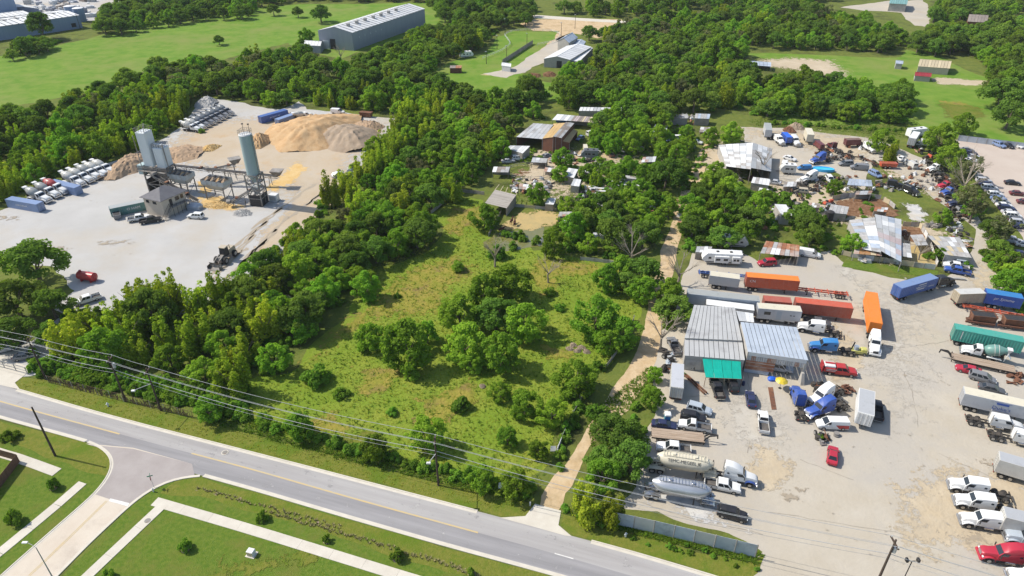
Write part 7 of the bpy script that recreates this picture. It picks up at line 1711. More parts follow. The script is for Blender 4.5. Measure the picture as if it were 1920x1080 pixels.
def wire(a, b, sag, r, label, k):
 n = 18; pts = []
 for i in range(n + 1):
  t = i / n; p = a.lerp(b, t); p.z -= sag * 4 * t * (1 - t); pts.append(p)
 o = put('power_line', MB().tube(pts, r, 4).mesh('power_line', m_wire)); tag(o, label, 'power line', 'overhead wires along the road')
NMS = ['off the left edge to the pole at the yard driveway', 'between the left and middle verge poles', 'between the middle and right verge poles', 'from the lamp pole of the verge to the meadow pole', 'from the meadow pole across to the truck yard pole', 'from the truck yard pole off the right edge']
for i in range(6):
 a, b = PW[i], PW[i + 1]; L = (b - a).length; sg = L * .018
 for dy, dz, r, lb in ((-.95, -.3, .032, 'outer top'), (.95, -.3, .032, 'inner top'), (0, -1.1, .024, 'middle'), (0, -3.0, .04, 'upper cable'), (0, -3.9, .02, 'lower cable')):
  wire(a + Vector((0, dy, dz)), b + Vector((0, dy, dz)), sg * (1.3 if 'cable' in lb else 1), r, lb + ' wire ' + NMS[i], i)
x, y = G(104, 1092); o = thing('street_lamp', 'slim grey street lamp beside the side street', 'street lamp', (x, y, 0)); hz = 7.8
part('pole', MB().cyl((0, 0, 0), (0, 0, hz), .1, .06, n=8), o, t_grey2, True); part('arm', MB().tube([(0, 0, hz), (-.6, .25, hz + .25), (-1.5, .6, hz + .35)], .04, 6), o, t_grey2); part('lamp_head', MB().cbox(-2.2, -1.4, .42, .8, hz + .28, hz + .42, .04), o, t_white); part('base', MB().cyl((0, 0, 0), (0, 0, .4), .22, n=8), o, m_conc)
x, y = G(1685, 1105); o = thing('lamp_post', 'twin-headed lamp post at the bottom edge of the truck yard', 'lamp post', (x, y, 0)); part('pole', MB().cyl((0, 0, 0), (0, 0, 6.4), .08, n=6), o, m_black); part('arm', MB().bar((-.8, 0, 6.4), (.8, 0, 6.4), .08), o, m_black)
for s in (-1, 1): part('lamp_head', MB().cbox(s * .8 - .18, s * .8 + .18, -.3, .3, 6.4, 6.9, .06), o, m_black)
# stop sign with street name blades
x, y = G(289, 914); o = thing('stop_sign', 'red stop sign with street name blades at the side street corner', 'sign', (x, y, 0), R(20)); part('post', MB().cyl((0, 0, 0), (0, 0, 2.9), .035, n=6), o, t_grey)
oc = [(math.cos(R(22.5 + 45 * k)) * .38, math.sin(R(22.5 + 45 * k)) * .38) for k in range(8)]
b = part('sign_board', MB().loft([[(-.04, a, 2.15 + c) for a, c in oc], [(-.01, a, 2.15 + c) for a, c in oc]]), o, P['red'])
tm = text_mesh('STOP', .28, t_white); t = put('lettering', tm, b); t.location = (-.046, 0, 2.15); t.rotation_euler = (R(90), 0, R(-90))
part('name_blade', MB().box(-.45, .45, -.015, .015, 2.62, 2.8), o, mat('green_sign', (.02, .2, .12), rough=.5)); part('name_blade', MB().box(-.015, .015, -.45, .45, 2.82, 3.0), o, mat('green_sign', (.02, .2, .12), rough=.5))
def hydrant(px, py, label):
 x, y = G(px, py); o = thing('hydrant', label, 'hydrant', (x, y, 0), .4)
 part('barrel', MB().cyl((0, 0, 0), (0, 0, .7), .16, .14, n=10), o, t_white, True); part('bonnet', MB().cyl((0, 0, .7), (0, 0, .95), .2, .06, n=10), o, t_white, True); part('nozzle', MB().cyl((-.3, 0, .55), (.3, 0, .55), .08, n=8), o, t_white, True)
hydrant(203, 762, 'white hydrant on the verge left of the middle pole'); hydrant(1173, 1006, 'white hydrant on the verge below the pale metal fence')
for px, py, lb in [(288, 922, 'small white valve post beside the stop sign'), (994, 948, 'grey post at the left of the dirt track mouth')]:
 x, y = G(px, py); o = put('valve_post', MB().cyl((0, 0, 0), (0, 0, .7), .12, n=8).cyl((0, 0, .7), (0, 0, .85), .16, .08, n=8).mesh('valve_post', t_white, True), None, None, (x, y, 0)); tag(o, lb, 'post')
x, y = G(472, 1040); o = thing('utility_box', 'pale utility box on a pad on the lawn', 'utility box', (x, y, 0), R(-15)); part('case', MB().cbox(-.55, .55, -.45, .45, .1, 1.05, .06), o, t_white); part('pad', MB().box(-.75, .75, -.65, .65, 0, .1), o, m_conc); part('door', MB().box(-.45, .45, -.48, -.45, .25, .95), o, t_cream)
for nm, px, py, lb in [('manhole', 277, 977, 'round manhole cover in the lawn beside the pavement'), ('manhole', 422, 849, 'round manhole cover in the far lane of the road')]:
 x, y = G(px, py); o = thing(nm, lb, 'manhole', (x, y, .05)); part('ring', MB().cyl((0, 0, 0), (0, 0, .06), .62, n=18), o, m_kerb); part('cover', MB().cyl((0, 0, .06), (0, 0, .075), .48, n=18), o, m_plantsteel)
# young lawn trees with mulch rings
m_mulch = mat('mulch', (.24, .17, .11), (.32, .24, .17), scale=2, rough=.95)
for k, (px, py, w, lb) in enumerate([(100, 915, 34, 'young tree with mulch ring between the pavement and the fence'), (30, 980, 44, 'young tree at the left edge of the lawn'), (348, 1030, 34, 'young conical tree alone on the big lawn'), (205, 1085, 34, 'young tree at the bottom edge of the lawn'), (613, 1015, 24, 'young tree with mulch ring in the roadside bed, left one'), (745, 1048, 34, 'young bright tree with mulch ring in the roadside bed, middle one'), (493, 975, 30, 'young bright tree in the roadside bed above the pavement'), (885, 1078, 26, 'young tree in the roadside bed, right one')]):
 x, y = G(px, py); s = w / PXM(py) / 3.6
 t = tree('shrub', x, y, s * .8, 'young_tree', lb, 'tree', sz=s * 1.35)
 put('mulch_ring', MB().cyl((0, 0, 0), (0, 0, .08 / s), .85 / s, .7 / s, n=14).mesh('mulch_ring', m_mulch), t)
# planting bed of clumped grasses
for line, n in ((((368, 915), (640, 990)), 60), (((500, 960), (830, 1055)), 90), (((830, 1055), (900, 1080)), 20)):
 for i in range(n):
  t = (i + brg.random()) / n; x, y = G(line[0][0] + (line[1][0] - line[0][0]) * t, line[0][1] + (line[1][1] - line[0][1]) * t)
  k = brg.randrange(3); key = ('bedgrass', k)
  if key not in TPL:
   rg = random.Random(k); mb = MB()
   for _ in range(16):
    a = rg.uniform(0, 6.28); mb.add([(math.cos(a + 1.57) * .05, math.sin(a + 1.57) * .05, 0), (-math.cos(a + 1.57) * .05, -math.sin(a + 1.57) * .05, 0), (math.cos(a) * .32, math.sin(a) * .32, rg.uniform(.2, .42))], [(0, 1, 2)])
   TPL[key] = mb.mesh('ornamental_grass', mat('dry_bed_grass', (.30, .25, .12), (.2, .2, .07), scale=1.5, rough=.95))
  o = put('ornamental_grass', TPL[key], None, None, (x + brg.uniform(-.35, .35), y + brg.uniform(-.35, .35), .03), brg.uniform(0, 6)); tag(o, 'tuft of dry ornamental grass in the roadside planting bed', 'grass tuft', 'grass tufts of the roadside bed')
for line in (((368, 915), (640, 990)), ((560, 975), (900, 1078))):
 ln = dense(wl(line), 1.5); strip('planting_bed', ln, -.5, .5, .052, feathered(m_mulch))
# ================================================================== vehicles and yard things, one by one
C = lambda **k: k
def marks(w, h, n, m, seed):
 """row of small worn letter strokes too faded to read"""
 rg = random.Random(seed); mb = MB(); st = w / n
 for i in range(n):
  x = -w / 2 + i * st; mb.box(x, x + st * .22, -h / 2, h / 2, 0, .006)
  if rg.random() < .7: mb.box(x + st * .22, x + st * .7, h / 2 - h * .22, h / 2, 0, .006)
  if rg.random() < .6: mb.box(x + st * .22, x + st * .7, -h / 2, -h / 2 + h * .22, 0, .006)
  if rg.random() < .5: mb.box(x + st * .5, x + st * .7, -h / 2 + h * .22, h / 2 - h * .22, 0, .006)
 return mb.mesh('lettering', m)
W_ = dict(paint=P['white'])
# ---- concrete yard: mixer trucks
row = [((48, 371), (106, 384), 'drumgrey', 'white mixer truck with pale drum, nearest of its row beside the blue container'), ((66, 362), (122, 375), 'drumgrey', 'white mixer truck with grey drum between the pale drum and the red drum'), ((82, 355), (138, 368), 'drumred', 'white mixer truck with red drum'),
       ((114, 340), (169, 354), 'drumwhite', 'white mixer truck right after the long blue container, pale drum'), ((129, 335), (184, 346), 'drumwhite', 'white mixer truck with pale drum, fourth from the sand pile'), ((144, 328), (198, 340), 'drumgrey', 'white mixer truck with pale drum, third from the sand pile'), ((158, 323), (212, 335), 'drumwhite', 'white mixer truck with pale drum, second from the sand pile'), ((172, 318), (226, 330), 'drumwhite', 'white mixer truck with pale drum, next to the sand pile')]
for a, b, d, lb in row:
 between(a, b, mixer_tpl(), 'mixer_truck', lb, 'mixer truck', C(paint=P['white'], drum=P[d]), 'mixer trucks parked in the near row', scale=1.12)
for i in range(8):
 t = i / 7; a = (338 + 66 * t, 243 - 32 * t); b = (384 + 62 * t, 249 - 30 * t)
 between(a, b, mixer_tpl(), 'mixer_truck', ['white mixer truck with white drum, nearest of the far row, behind weeds', 'white mixer truck with white drum, second of the far row', 'dark mixer truck, third of the far row', 'dark mixer truck, fourth of the far row', 'dark mixer truck, fifth of the far row', 'dark mixer truck, sixth of the far row', 'dark mixer truck, seventh of the far row', 'dark mixer truck at the far end of the far row'][i], 'mixer truck',
   C(paint=P['white'] if i < 2 else P['grey'], drum=P['drumwhite'] if i < 2 else P['drumdark'], band=P['drumdark']), 'mixer trucks parked in the far row')
def containr(a, b, lb, c, L=12.2, roof=None, txt=None, h=2.6, flip=False, sy=-1, tscale=1.0):
 o = between(a, b, container_tpl(L, h), 'shipping_container', lb, 'container', C(box=P[c], roof=P[roof or c]), flip=flip)
 if txt:
  k = put('lettering', marks(4.6, .42, 11, t_white, len(lb)) if txt == '*' else text_mesh(txt, .7 * tscale, t_white), o); k.location = (0, sy * 1.26, 1.45); k.rotation_euler = (R(90), 0, 0 if sy < 0 else R(180))
 return o
containr((22, 386), (80, 396), 'faded blue shipping container at the left end of the mixer row', 'slateblue', txt='*', flip=True, sy=1)
containr((98, 352), (154, 366), 'faded blue shipping container between the mixer trucks', 'slateblue')
containr((228, 401), (276, 391), 'teal shipping container with white letters behind the plant office', 'darkteal', roof='drumgrey', txt='O HAM', tscale=1.6)
containr((492, 230), (535, 218), 'blue shipping container with open top load at the back of the yard', 'contblue', txt='*'); containr((522, 236), (556, 224), 'light blue shipping container beside the blue one at the back', 'slateblue', L=10, txt='*')
between((552, 228), (590, 219), mixer_tpl(), 'mixer_truck', 'white mixer truck parked beside the light blue container', 'mixer truck', C(paint=P['white'], drum=P['drumwhite']))
between((505, 228), (548, 214), flatbed_tpl(9, False), 'flat_trailer', 'flat trailer behind the blue containers', 'trailer')
at(634, 213, -12, car_tpl('van'), 'van', 'white van at the far edge behind the sand pile', 'van', W_)
x, y = G(687, 219); o = thing('dumpster', 'rusty brown dumpster behind the gravel pile', 'dumpster', (x, y, 0), R(-12)); part('bin', MB().hexa((-2.2, 2.2, -1, 1, .2), (-2.6, 2.6, -1.1, 1.1, 2.0)), o, m_rust); part('rim', MB().box(-2.7, 2.7, -1.2, -1.08, 1.9, 2.05).box(-2.7, 2.7, 1.08, 1.2, 1.9, 2.05), o, m_rust)
x, y = G(221, 409); o = thing('dumpster', 'dark open dumpster beside the teal container', 'dumpster', (x, y, 0), R(-60)); part('bin', MB().hexa((-1.2, 1.2, -.9, .9, .1), (-1.5, 1.5, -1, 1, 1.5)), o, P['grey']); part('opening', MB().box(-1.3, 1.3, -.85, .85, 1.5, 1.53), o, m_black)
at(262, 413, 25, pickup_tpl('crew'), 'pickup_truck', 'white pickup parked left of the black one by the office', 'pickup', W_)
at(284, 417, 22, pickup_tpl('crew'), 'pickup_truck', 'black pickup parked at the foot of the office stairs', 'pickup', C(paint=P['black']))
at(368, 409, 172, car_tpl('suv'), 'suv', 'white SUV parked right of the plant office', 'car', W_)
x, y = G(366, 391); o = put('covered_load', MB().cbox(-2.2, 2.2, -1.4, 1.4, 0, 1.6, .5).mesh('covered_load', P['bluegrey'], True), None, None, (x, y, 0), R(-12)); tag(o, 'pale covered load beside the office wall', 'covered load')
between((183, 561), (147, 572), pickup_tpl('crew'), 'pickup_truck', 'white pickup driving out along the belt at the yard exit', 'pickup', W_)
x, y = G(166, 526); o = thing('water_tank', 'bright red horizontal tank at the corner of the yard', 'tank', (x, y, 0), R(-14))
part('tank', MB().loft([[(xx, math.cos(6.2832 * k / 16) * rr, 1.35 + math.sin(6.2832 * k / 16) * rr) for k in range(16)] for xx, rr in ((-2.3, .9), (-2.2, 1.1), (2.2, 1.1), (2.3, .9))]), o, P['red'], True); part('manhole', MB().cyl((-1.6, 0, 2.4), (-1.6, 0, 2.8), .3, n=10), o, P['red'])
for xx in (-1.4, 1.4): part('saddle', MB().box(xx - .15, xx + .15, -.9, .9, 0, .6), o, P['red'])
part('ladder', MB().bar((2.4, -.3, 0), (2.4, -.3, 2.4), .06).bar((2.4, .3, 0), (2.4, .3, 2.4), .06), o, P['red'])
def loader():
 x, y = G(424, 487); o = thing('wheel_loader', 'yellow-brown wheel loader with lowered bucket on the rutted lane', 'loader', (x, y, .05), heading((437, 476), (400, 508)), scale=1.15); c = P['paleyel']
 part('engine_hood', MB().hexa((-3.2, -.6, -.85, .85, 1.1), (-3.0, -.7, -.75, .75, 2.3)), o, P['tan']); part('cab', MB().hexa((-.7, .8, -.8, .8, 1.2), (-.6, .55, -.7, .7, 3.3)), o, m_black); part('cab_roof', MB().cbox(-.75, .75, -.85, .85, 3.3, 3.45, .06), o, P['tan'])
 part('front_frame', MB().hexa((.8, 2.6, -.6, .6, .7), (.8, 2.2, -.45, .45, 1.7)), o, m_plantsteel)
 for s in (-1, 1): part('lift_arm', MB().bar((1.2, s * .55, 1.8), (3.0, s * .55, 1.3), .2, .35).bar((3.0, s * .55, 1.3), (4.0, s * .55, .5), .2, .35), o, m_plantsteel)
 part('bucket', MB().loft([[(xx, -1.5, zz), (xx, 1.5, zz), (xx + .08, 1.5, zz + .06), (xx + .08, -1.5, zz + .06)] for xx, zz in ((3.9, 1.3), (3.75, .7), (3.95, .15), (5.2, .05))]).box(3.8, 4.9, -1.52, -1.46, .1, .9).box(3.8, 4.9, 1.46, 1.52, .1, .9), o, m_plantsteel)
 for xx in (-1.9, 1.7):
  for s in (-1, 1): put('wheel', WH['loader'], o, None, (xx, s * 1.15, .8))
 part('exhaust', MB().cyl((-1.6, .4, 2.2), (-1.6, .4, 3.1), .08), o, m_black)
loader()
at(12, 657, 25, car_tpl('sedan'), 'sedan', 'silver car parked behind the yard gate, left edge', 'car', C(paint=P['silver'])); at(25, 644, 25, car_tpl('suv'), 'suv', 'dark car parked behind the silver one at the gate', 'car', C(paint=P['darkgrey'])); at(50, 672, 15, car_tpl('sedan'), 'sedan', 'dark grey car parked at the foot of the pole by the gate', 'car', C(paint=P['grey']))
# belt edge bits
at(633, 330, 60, car_tpl('sedan'), 'sedan', 'white car tucked against the belt by the sand yard', 'car', W_); x, y = G(657, 326); o = put('drum_barrel', MB().cyl((0, -.9, 1), (0, .9, 1), 1, n=12).cyl((0, -1, 1), (0, 1, 1), .2, n=8).mesh('drum_barrel', P['bluegrey'], True), None, None, (x, y, 0)); tag(o, 'pale blue barrel at the edge of the belt', 'barrel')
# ---- truck yard, upper row
def trailer(a, b, lb, box, roof=None, L=12.2, h=2.75, ribs=True, txt=None, flip=False, ty=-1, tpos=0, tm=None, tsize=.8, tz=None, z0=1.2, axle=None, legs=True, cat='trailer', shear=0):
 o = between(a, b, trailer_tpl(L, h, ribs, z0, axle=axle, legs=legs), 'semi_trailer', lb, cat, C(box=P[box], roof=P[roof or box]), flip=flip)
 if txt:
  k = put('lettering', text_mesh(txt, tsize, tm or t_white, shear), o); k.location = (tpos, ty * 1.25, tz or z0 + h * .62); k.rotation_euler = (R(90), 0, 0 if ty < 0 else R(180))
 return o
at(1372, 462, -8, rv_tpl(8.0, False), 'travel_trailer', 'white travel trailer half under the trees, behind the long one', 'trailer', C(paint=P['offwhite'], roof=P['white']))
at(1351, 493, 174, rv_tpl(10.0), 'travel_trailer', 'long white travel trailer with slide-outs', 'trailer', C(paint=P['white'], roof=P['white']))
o = [c for c in SC.objects if c.get('label', '') == 'long white travel trailer with slide-outs'][0]
o.scale.y = -1
trailer((1328, 536), (1382, 543), 'short grey box trailer with cream roof', 'lightgrey', 'cream', 7.0, 2.4, False)
between((1300, 516), (1410, 526), skeleton_tpl(12.2), 'chassis_trailer', 'blue skeleton trailer passing behind the short grey box trailer', 'trailer', C(paint=P['contblue']))
trailer((1396, 541), (1490, 549), 'orange-red container trailer with white logo letters', 'redorange', 'orange', txt='CN', tpos=-4.6, tsize=.95)
between((1584, 558), (1493, 548), skeleton_tpl(12.2), 'chassis_trailer', 'orange skeleton trailer beside the red container', 'trailer', C(paint=P['redorange']))
containr((1430, 577), (1478, 581), 'small faded red container behind the white office trailer', 'rustred', L=6.1)
trailer((1492, 590), (1583, 600), 'brick-red container trailer in the upper row', 'rustred', 'redorange')
trailer((1293, 573), (1410, 586), 'long pale grey box trailer behind the grey shed', 'bluegrey', 'drumgrey', 16.0, 2.7, False)
trailer((1322, 588), (1408, 599), 'white trailer with patchy roof right behind the grey shed', 'offwhite', 'white', 10.5, 2.3, False, z0=.9)
o = trailer((1418, 600), (1492, 606), 'white office trailer with cream roof, door and window', 'silver', 'cream', 9.4, 2.7, False)
part('window', MB().box(-3.3, -1.9, -1.25, -1.22, 2.4, 3.2), o, m_glass); part('office_door', MB().box(-.6, .5, -1.245, -1.22, 1.3, 3.5), o, P['bluegrey']); part('vent', MB().box(2.3, 2.7, -1.245, -1.22, 2.5, 2.7).box(3.0, 3.4, -1.245, -1.22, 2.5, 2.7), o, m_black)
at(1437, 497, 186, car_tpl('suv'), 'suv', 'red car in front of the rusty-roofed shed', 'car', C(paint=P['crimson'])); at(1517, 481, -22, car_tpl('van'), 'van', 'white van parked under the tree beside the rusty-roofed shed', 'van', W_)
between((1488, 606), (1432, 597), pickup_tpl('service'), 'service_truck', 'white service truck with rear lockers in front of the office trailer', 'truck', W_, scale=1.1)
between((1497, 584), (1535, 590), car_tpl('sedan'), 'sedan', 'black car under the brick-red container', 'car', C(paint=P['black'])); between((1508, 606), (1555, 614), pickup_tpl('crew'), 'pickup_truck', 'dark grey pickup behind the white tractor', 'pickup', C(paint=P['darkgrey']))
between((1556, 629), (1497, 618), semi_tpl('mid'), 'semi_tractor', 'white tractor unit beside the bluish shed', 'truck', C(paint=P['white']))
between((1584, 663), (1514, 655), semi_tpl('mid'), 'semi_tractor', 'bright blue tractor unit with open white door beside the bluish shed', 'truck', C(paint=P['skyblue'], fender=P['blue']))
x, y = G(1608, 663); o = thing('yard_tug', 'pale yellow tug standing behind the bright blue tractor', 'tug', (x, y, .05), heading((1590, 662), (1617, 665))); part('body', MB().hexa((-1.6, 1.6, -.75, .75, .4), (-1.5, 1.5, -.7, .7, 1.0)), o, P['paleyel']); part('hood', MB().cbox(.3, 1.6, -.6, .6, 1.0, 1.5, .15), o, P['paleyel']); part('engine', MB().cyl((-.6, 0, 1.0), (-.6, 0, 1.9), .5, n=12), o, P['bluegrey'], True); part('exhaust', MB().bar((-1.5, 0, .9), (-1.2, 0, 2.8), .22), o, m_black)
for xx in (-1.0, 1.1):
 for s in (-1, 1): put('wheel', WH['small'], o, None, (xx, s * .75, .36))
o = between((1545, 697), (1601, 704), pickup_tpl('service'), 'service_truck', 'red service truck with white cover in front of the bluish shed', 'truck', C(paint=P['red']), scale=1.12); part('bed_cover', MB().cbox(-2.9, -1.0, -.75, .75, 1.6, 1.95, .1), o, P['white']); part('rear_board', MB().box(-3.3, -3.1, -.95, .95, .5, 2.0), o, P['red'])
for k, zz in enumerate((1.0, 1.3)): part('lettering_stripe', MB().box(-2.6, -1.0 + k * .2, -1.015, -1.0, zz, zz + .12), o, t_white)
# orange container and its white tractor
a, b = Vector(G(1634, 598)), Vector(G(1644, 668)); h = math.atan2(b.y - a.y, b.x - a.x); dr = Vector((math.cos(h), math.sin(h)))
fr = Vector(G(1639, 671)); tc = fr - dr * 3.9; cc = tc - dr * (10.2)
spawn(trailer_tpl(13.4, 2.85), 'semi_trailer', 'bright orange container trailer coupled to the white tractor in the open yard', 'trailer', (cc.x, cc.y, .05), h, C(box=P['orange'], roof=P['orange']), skip=('landing_leg',))
spawn(semi_tpl('high', stacks=False), 'semi_tractor', 'white tractor unit pulling the bright orange container', 'truck', (tc.x, tc.y, .05), h, C(paint=P['white'], grille=m_black, bumper=P['white']))
# blue container on the road with a black tractor
a, b = Vector(G(1678, 562)), Vector(G(1766, 536)); h = math.atan2(b.y - a.y, b.x - a.x); dr = Vector((math.cos(h), math.sin(h))); cc = a + dr * 5.4; tc = cc + dr * 9.6
o = spawn(trailer_tpl(12.2, 2.75), 'semi_trailer', 'dark blue container trailer turning past the kerbside grass', 'trailer', (cc.x, cc.y, .05), h, C(box=P['contblue'], roof=P['slateblue']), skip=('landing_leg',))
for k, (w_, n_, dx, dz, sz) in enumerate(((3.6, 8, .8, 2.75, .5), (2.2, 6, 4.2, 2.3, .3))):
 t = put('lettering', marks(w_, sz, n_, t_white, k), o); t.location = (dx, -1.25, dz); t.rotation_euler = (R(90), 0, 0)
for dz, dx in ((3.35, .8), (2.1, .5)): part('logo_stripe', MB().add([(dx - 1.4, -1.245, dz), (dx + 1.2, -1.245, dz - .05), (dx + 1.6, -1.245, dz + .2), (dx - .8, -1.245, dz + .2)], [(0, 1, 2, 3)]), o, t_white)
spawn(semi_tpl('mid'), 'semi_tractor', 'black tractor unit pulling the dark blue container', 'truck', (tc.x, tc.y, .05), h - .1, C(paint=P['black']))
between((1815, 500), (1770, 494), car_tpl('suv'), 'suv', 'silver SUV parked above the white pickup by the grey barn', 'car', C(paint=P['bluegrey'])); between((1812, 508), (1768, 500), pickup_tpl('crew'), 'pickup_truck', 'white pickup parked between the silver SUV and the blue pickup', 'pickup', W_); between((1816, 517), (1770, 508), pickup_tpl('crew'), 'pickup_truck', 'blue pickup parked nearest the dirt lane', 'pickup', C(paint=P['blue']))
x, y = G(1790, 524); o = put('drain_pipe', MB().cyl((-2.2, 0, .3), (2.2, 0, .3), .3, n=10).cyl((2.2, 0, .3), (2.3, 0, .3), .36, n=10).mesh('drain_pipe', m_pile4, True), None, None, (x, y, 0), R(-8)); tag(o, 'pale concrete pipe lying beside the blue pickup', 'pipe')
trailer((1782, 572), (1836, 570), 'weathered cream box trailer with stained side', 'tan', 'offwhite', 6.4, 2.5)
o = trailer((1842, 572), (1902, 582), 'blue box trailer with white script lettering', 'blue', 'skyblue', 7.4, 2.7, False, txt='pr Symme', tsize=1.0, shear=.25)
between((1806, 580), (1912, 600), skeleton_tpl(12.4), 'chassis_trailer', 'orange skeleton trailer below the blue script box', 'trailer', C(paint=P['redorange']), flip=True)
def dumpbody(px, py, rot, lb, L=4.6):
 x, y = G(px, py); o = thing('dump_body', lb, 'dump body', (x, y, .05), R(rot))
 part('tub', MB().hexa((-L / 2, L / 2, -1.0, 1.0, .9), (-L / 2 - .2, L / 2 + .2, -1.2, 1.2, 2.4)), o, m_rust); part('load_floor', MB().box(-L / 2, L / 2, -1.0, 1.0, 2.38, 2.42), o, m_black); part('rim', MB().box(-L / 2 - .25, L / 2 + .25, -1.26, -1.14, 2.38, 2.52).box(-L / 2 - .25, L / 2 + .25, 1.14, 1.26, 2.38, 2.52).box(-L / 2 - .25, -L / 2 - .12, -1.2, 1.2, 2.38, 2.52).box(L / 2 + .12, L / 2 + .25, -1.2, 1.2, 2.38, 2.52), o, m_rust)
 part('side_beam', MB().bar((-L / 2 - 1.5, -1.4, .9), (L / 2, -1.4, .7), .3, .4).bar((-L / 2, .6, .6), (L / 2 + 1, .6, .6), .25), o, m_brick); part('frame', MB().box(-L / 2 - .8, L / 2 + .5, -.5, .5, .5, .9), o, m_rust)
 for xx in (-L / 2 + .4, -L / 2 + 1.5):
  for s in (-1, 1): put('wheel', WH['truck'], o, None, (xx, s * .95, .51))
dumpbody(1838, 606, -12, 'rusty brown dump trailer above the green container'); dumpbody(1905, 614, -12, 'rusty brown dump trailer at the right edge', 6)
a_, b_ = (1788, 642), (1897, 664)
o = trailer(a_, b_, 'long green container trailer behind the mixer truck', 'teal', 'teal', 12.8, 2.85, txt='|', tpos=-4.9, tsize=2.2, flip=False)
o = between((1884, 681), (1788, 659), mixer_tpl(), 'mixer_truck', 'white mixer truck with green drum in front of the green container', 'mixer truck', C(paint=P['white'], drum=P['drumgreen'], band=P['drumwhite']))
between((1898, 699), (1783, 674), flatbed_tpl(11.5), 'flatbed_trailer', 'wooden-decked gooseneck flatbed in front of the green-drum mixer', 'trailer')
between((1838, 703), (1790, 692), car_tpl('sedan'), 'sedan', 'red sedan in the row below the wooden flatbed', 'car', C(paint=P['crimson'])); between((1815, 706), (1865, 720), car_tpl('minivan'), 'minivan', 'dark grey minivan in the row below the red sedan', 'car', C(paint=P['grey'])); between((1833, 728), (1882, 740), car_tpl('sedan'), 'sedan', 'dark grey sedan above the white lettered trailer', 'car', C(paint=P['darkgrey']))
o = trailer((1810, 764), (1915, 788), 'white box trailer with blue emblem lettering and cream roof', 'silver', 'cream', 12.0, 2.7, False, txt="Duke's", tm=P['blue'], tsize=1.1, tpos=.4, tz=2.3)
part('emblem', MB().box(-.6, 1.4, -1.245, -1.22, 3.1, 3.5), o, P['blue']); part('emblem_frame', MB().box(-1.0, 1.8, -1.24, -1.22, 1.7, 1.78).box(-1.0, 1.8, -1.24, -1.22, 3.6, 3.66), o, P['blue'])
between((1825, 793), (1918, 812), semi_tpl('flat'), 'semi_tractor', 'white tractor unit parked in front of the lettered trailer', 'truck', W_); between((1868, 822), (1960, 842), semi_tpl('flat'), 'semi_tractor', 'white tractor unit at the right edge below the first one', 'truck', W_)
trailer((1885, 893), (1990, 925), 'white box trailer at the right edge above the tractor row', 'offwhite', 'lightgrey', 12.2, 2.7, False)
for (a, b, lb, rf) in [((1862, 932), (1781, 915), 'white tractor unit, top of the three at the right edge', 'mid'), ((1874, 961), (1792, 945), 'white tractor unit, middle of the three, door open', 'mid'), ((1888, 996), (1801, 980), 'white tractor unit, lowest of the three', 'mid')]:
 between(a, b, semi_tpl(rf, stacks=False), 'semi_tractor', lb, 'truck', C(paint=P['white'], grille=P['grey'], bumper=P['grey']))
trailer((1893, 998), (2010, 1028), 'white box trailer at the right edge beside the lowest tractor', 'offwhite', 'lightgrey', 12.2, 2.7, False)
between((1935, 1062), (1832, 1043), semi_tpl('high'), 'semi_tractor', 'crimson tractor unit with tall sleeper at the bottom right corner', 'truck', C(paint=P['crimson'], bumper=P['crimson']))
between((1975, 1032), (1885, 1012), semi_tpl('flat'), 'semi_tractor', 'pale tractor unit mostly behind the crimson one', 'truck', C(paint=P['bluegrey'])); between((1990, 1105), (1885, 1085), semi_tpl('mid'), 'semi_tractor', 'white tractor unit cut off by the bottom right corner', 'truck', W_)
# ---- truck yard, middle
between((1502, 786), (1487, 730), semi_tpl('high'), 'semi_tractor', 'dark blue tractor unit seen from behind in front of the bluish shed', 'truck', C(paint=P['blue']), flip=False)
between((1572, 735), (1508, 768), semi_tpl('high', stacks=False), 'semi_tractor', 'white tractor unit with sunroof between two blue ones', 'truck', W_)
between((1574, 765), (1507, 785), semi_tpl('high', stacks=False), 'semi_tractor', 'bright blue tractor unit parked in front of the white one', 'truck', C(paint=P['blue'], grille=P['silver']))
o = between((1588, 802), (1528, 800), car_tpl('van'), 'van', 'white van with red rear quarter in front of the blue tractors', 'van', W_)
for s in (-1, 1): part('red_panel', MB().hexa((-2.78, -1.0, s * 1.005 - .008, s * 1.005 + .008, .5), (-2.7, -.3, s * .985 - .012, s * .985 + .012, 1.3)), o, P['red'])
between((1617, 740), (1613, 812), boxtruck_tpl(), 'box_truck', 'white box truck with grey roof parked beside the black pickup', 'truck', C(paint=P['white'], box=P['white'], roof=P['lightgrey']), scale=1.15, flip=True)
between((1644, 790), (1641, 758), pickup_tpl('regular'), 'pickup_truck', 'black pickup full of parts beside the box truck', 'pickup', C(paint=P['black']))
between((1558, 875), (1561, 842), car_tpl('sedan'), 'sedan', 'crimson car alone in the lower truck yard', 'car', C(paint=P['crimson']), flip=False)
between((1432, 818), (1428, 775), pickup_tpl('regular'), 'pickup_truck', 'white pickup with loaded bed in the middle of the yard', 'pickup', W_)
between((1409, 768), (1404, 738), car_tpl('sedan'), 'sedan', 'navy sedan right of the cars under the green awning', 'car', C(paint=P['navy']))
between((1350, 752), (1336, 715), pickup_tpl('crew'), 'pickup_truck', 'black pickup with its nose under the green awning', 'pickup', C(paint=P['black'])); between((1378, 743), (1366, 708), car_tpl('suv'), 'suv', 'black car with roof rails under the green awning', 'car', C(paint=P['black']))
trailer((1267, 700), (1265, 764), 'weathered white box trailer standing on the left edge of the truck yard', 'offwhite', 'silver', 7.6, 2.6, False, flip=True, z0=1.1)
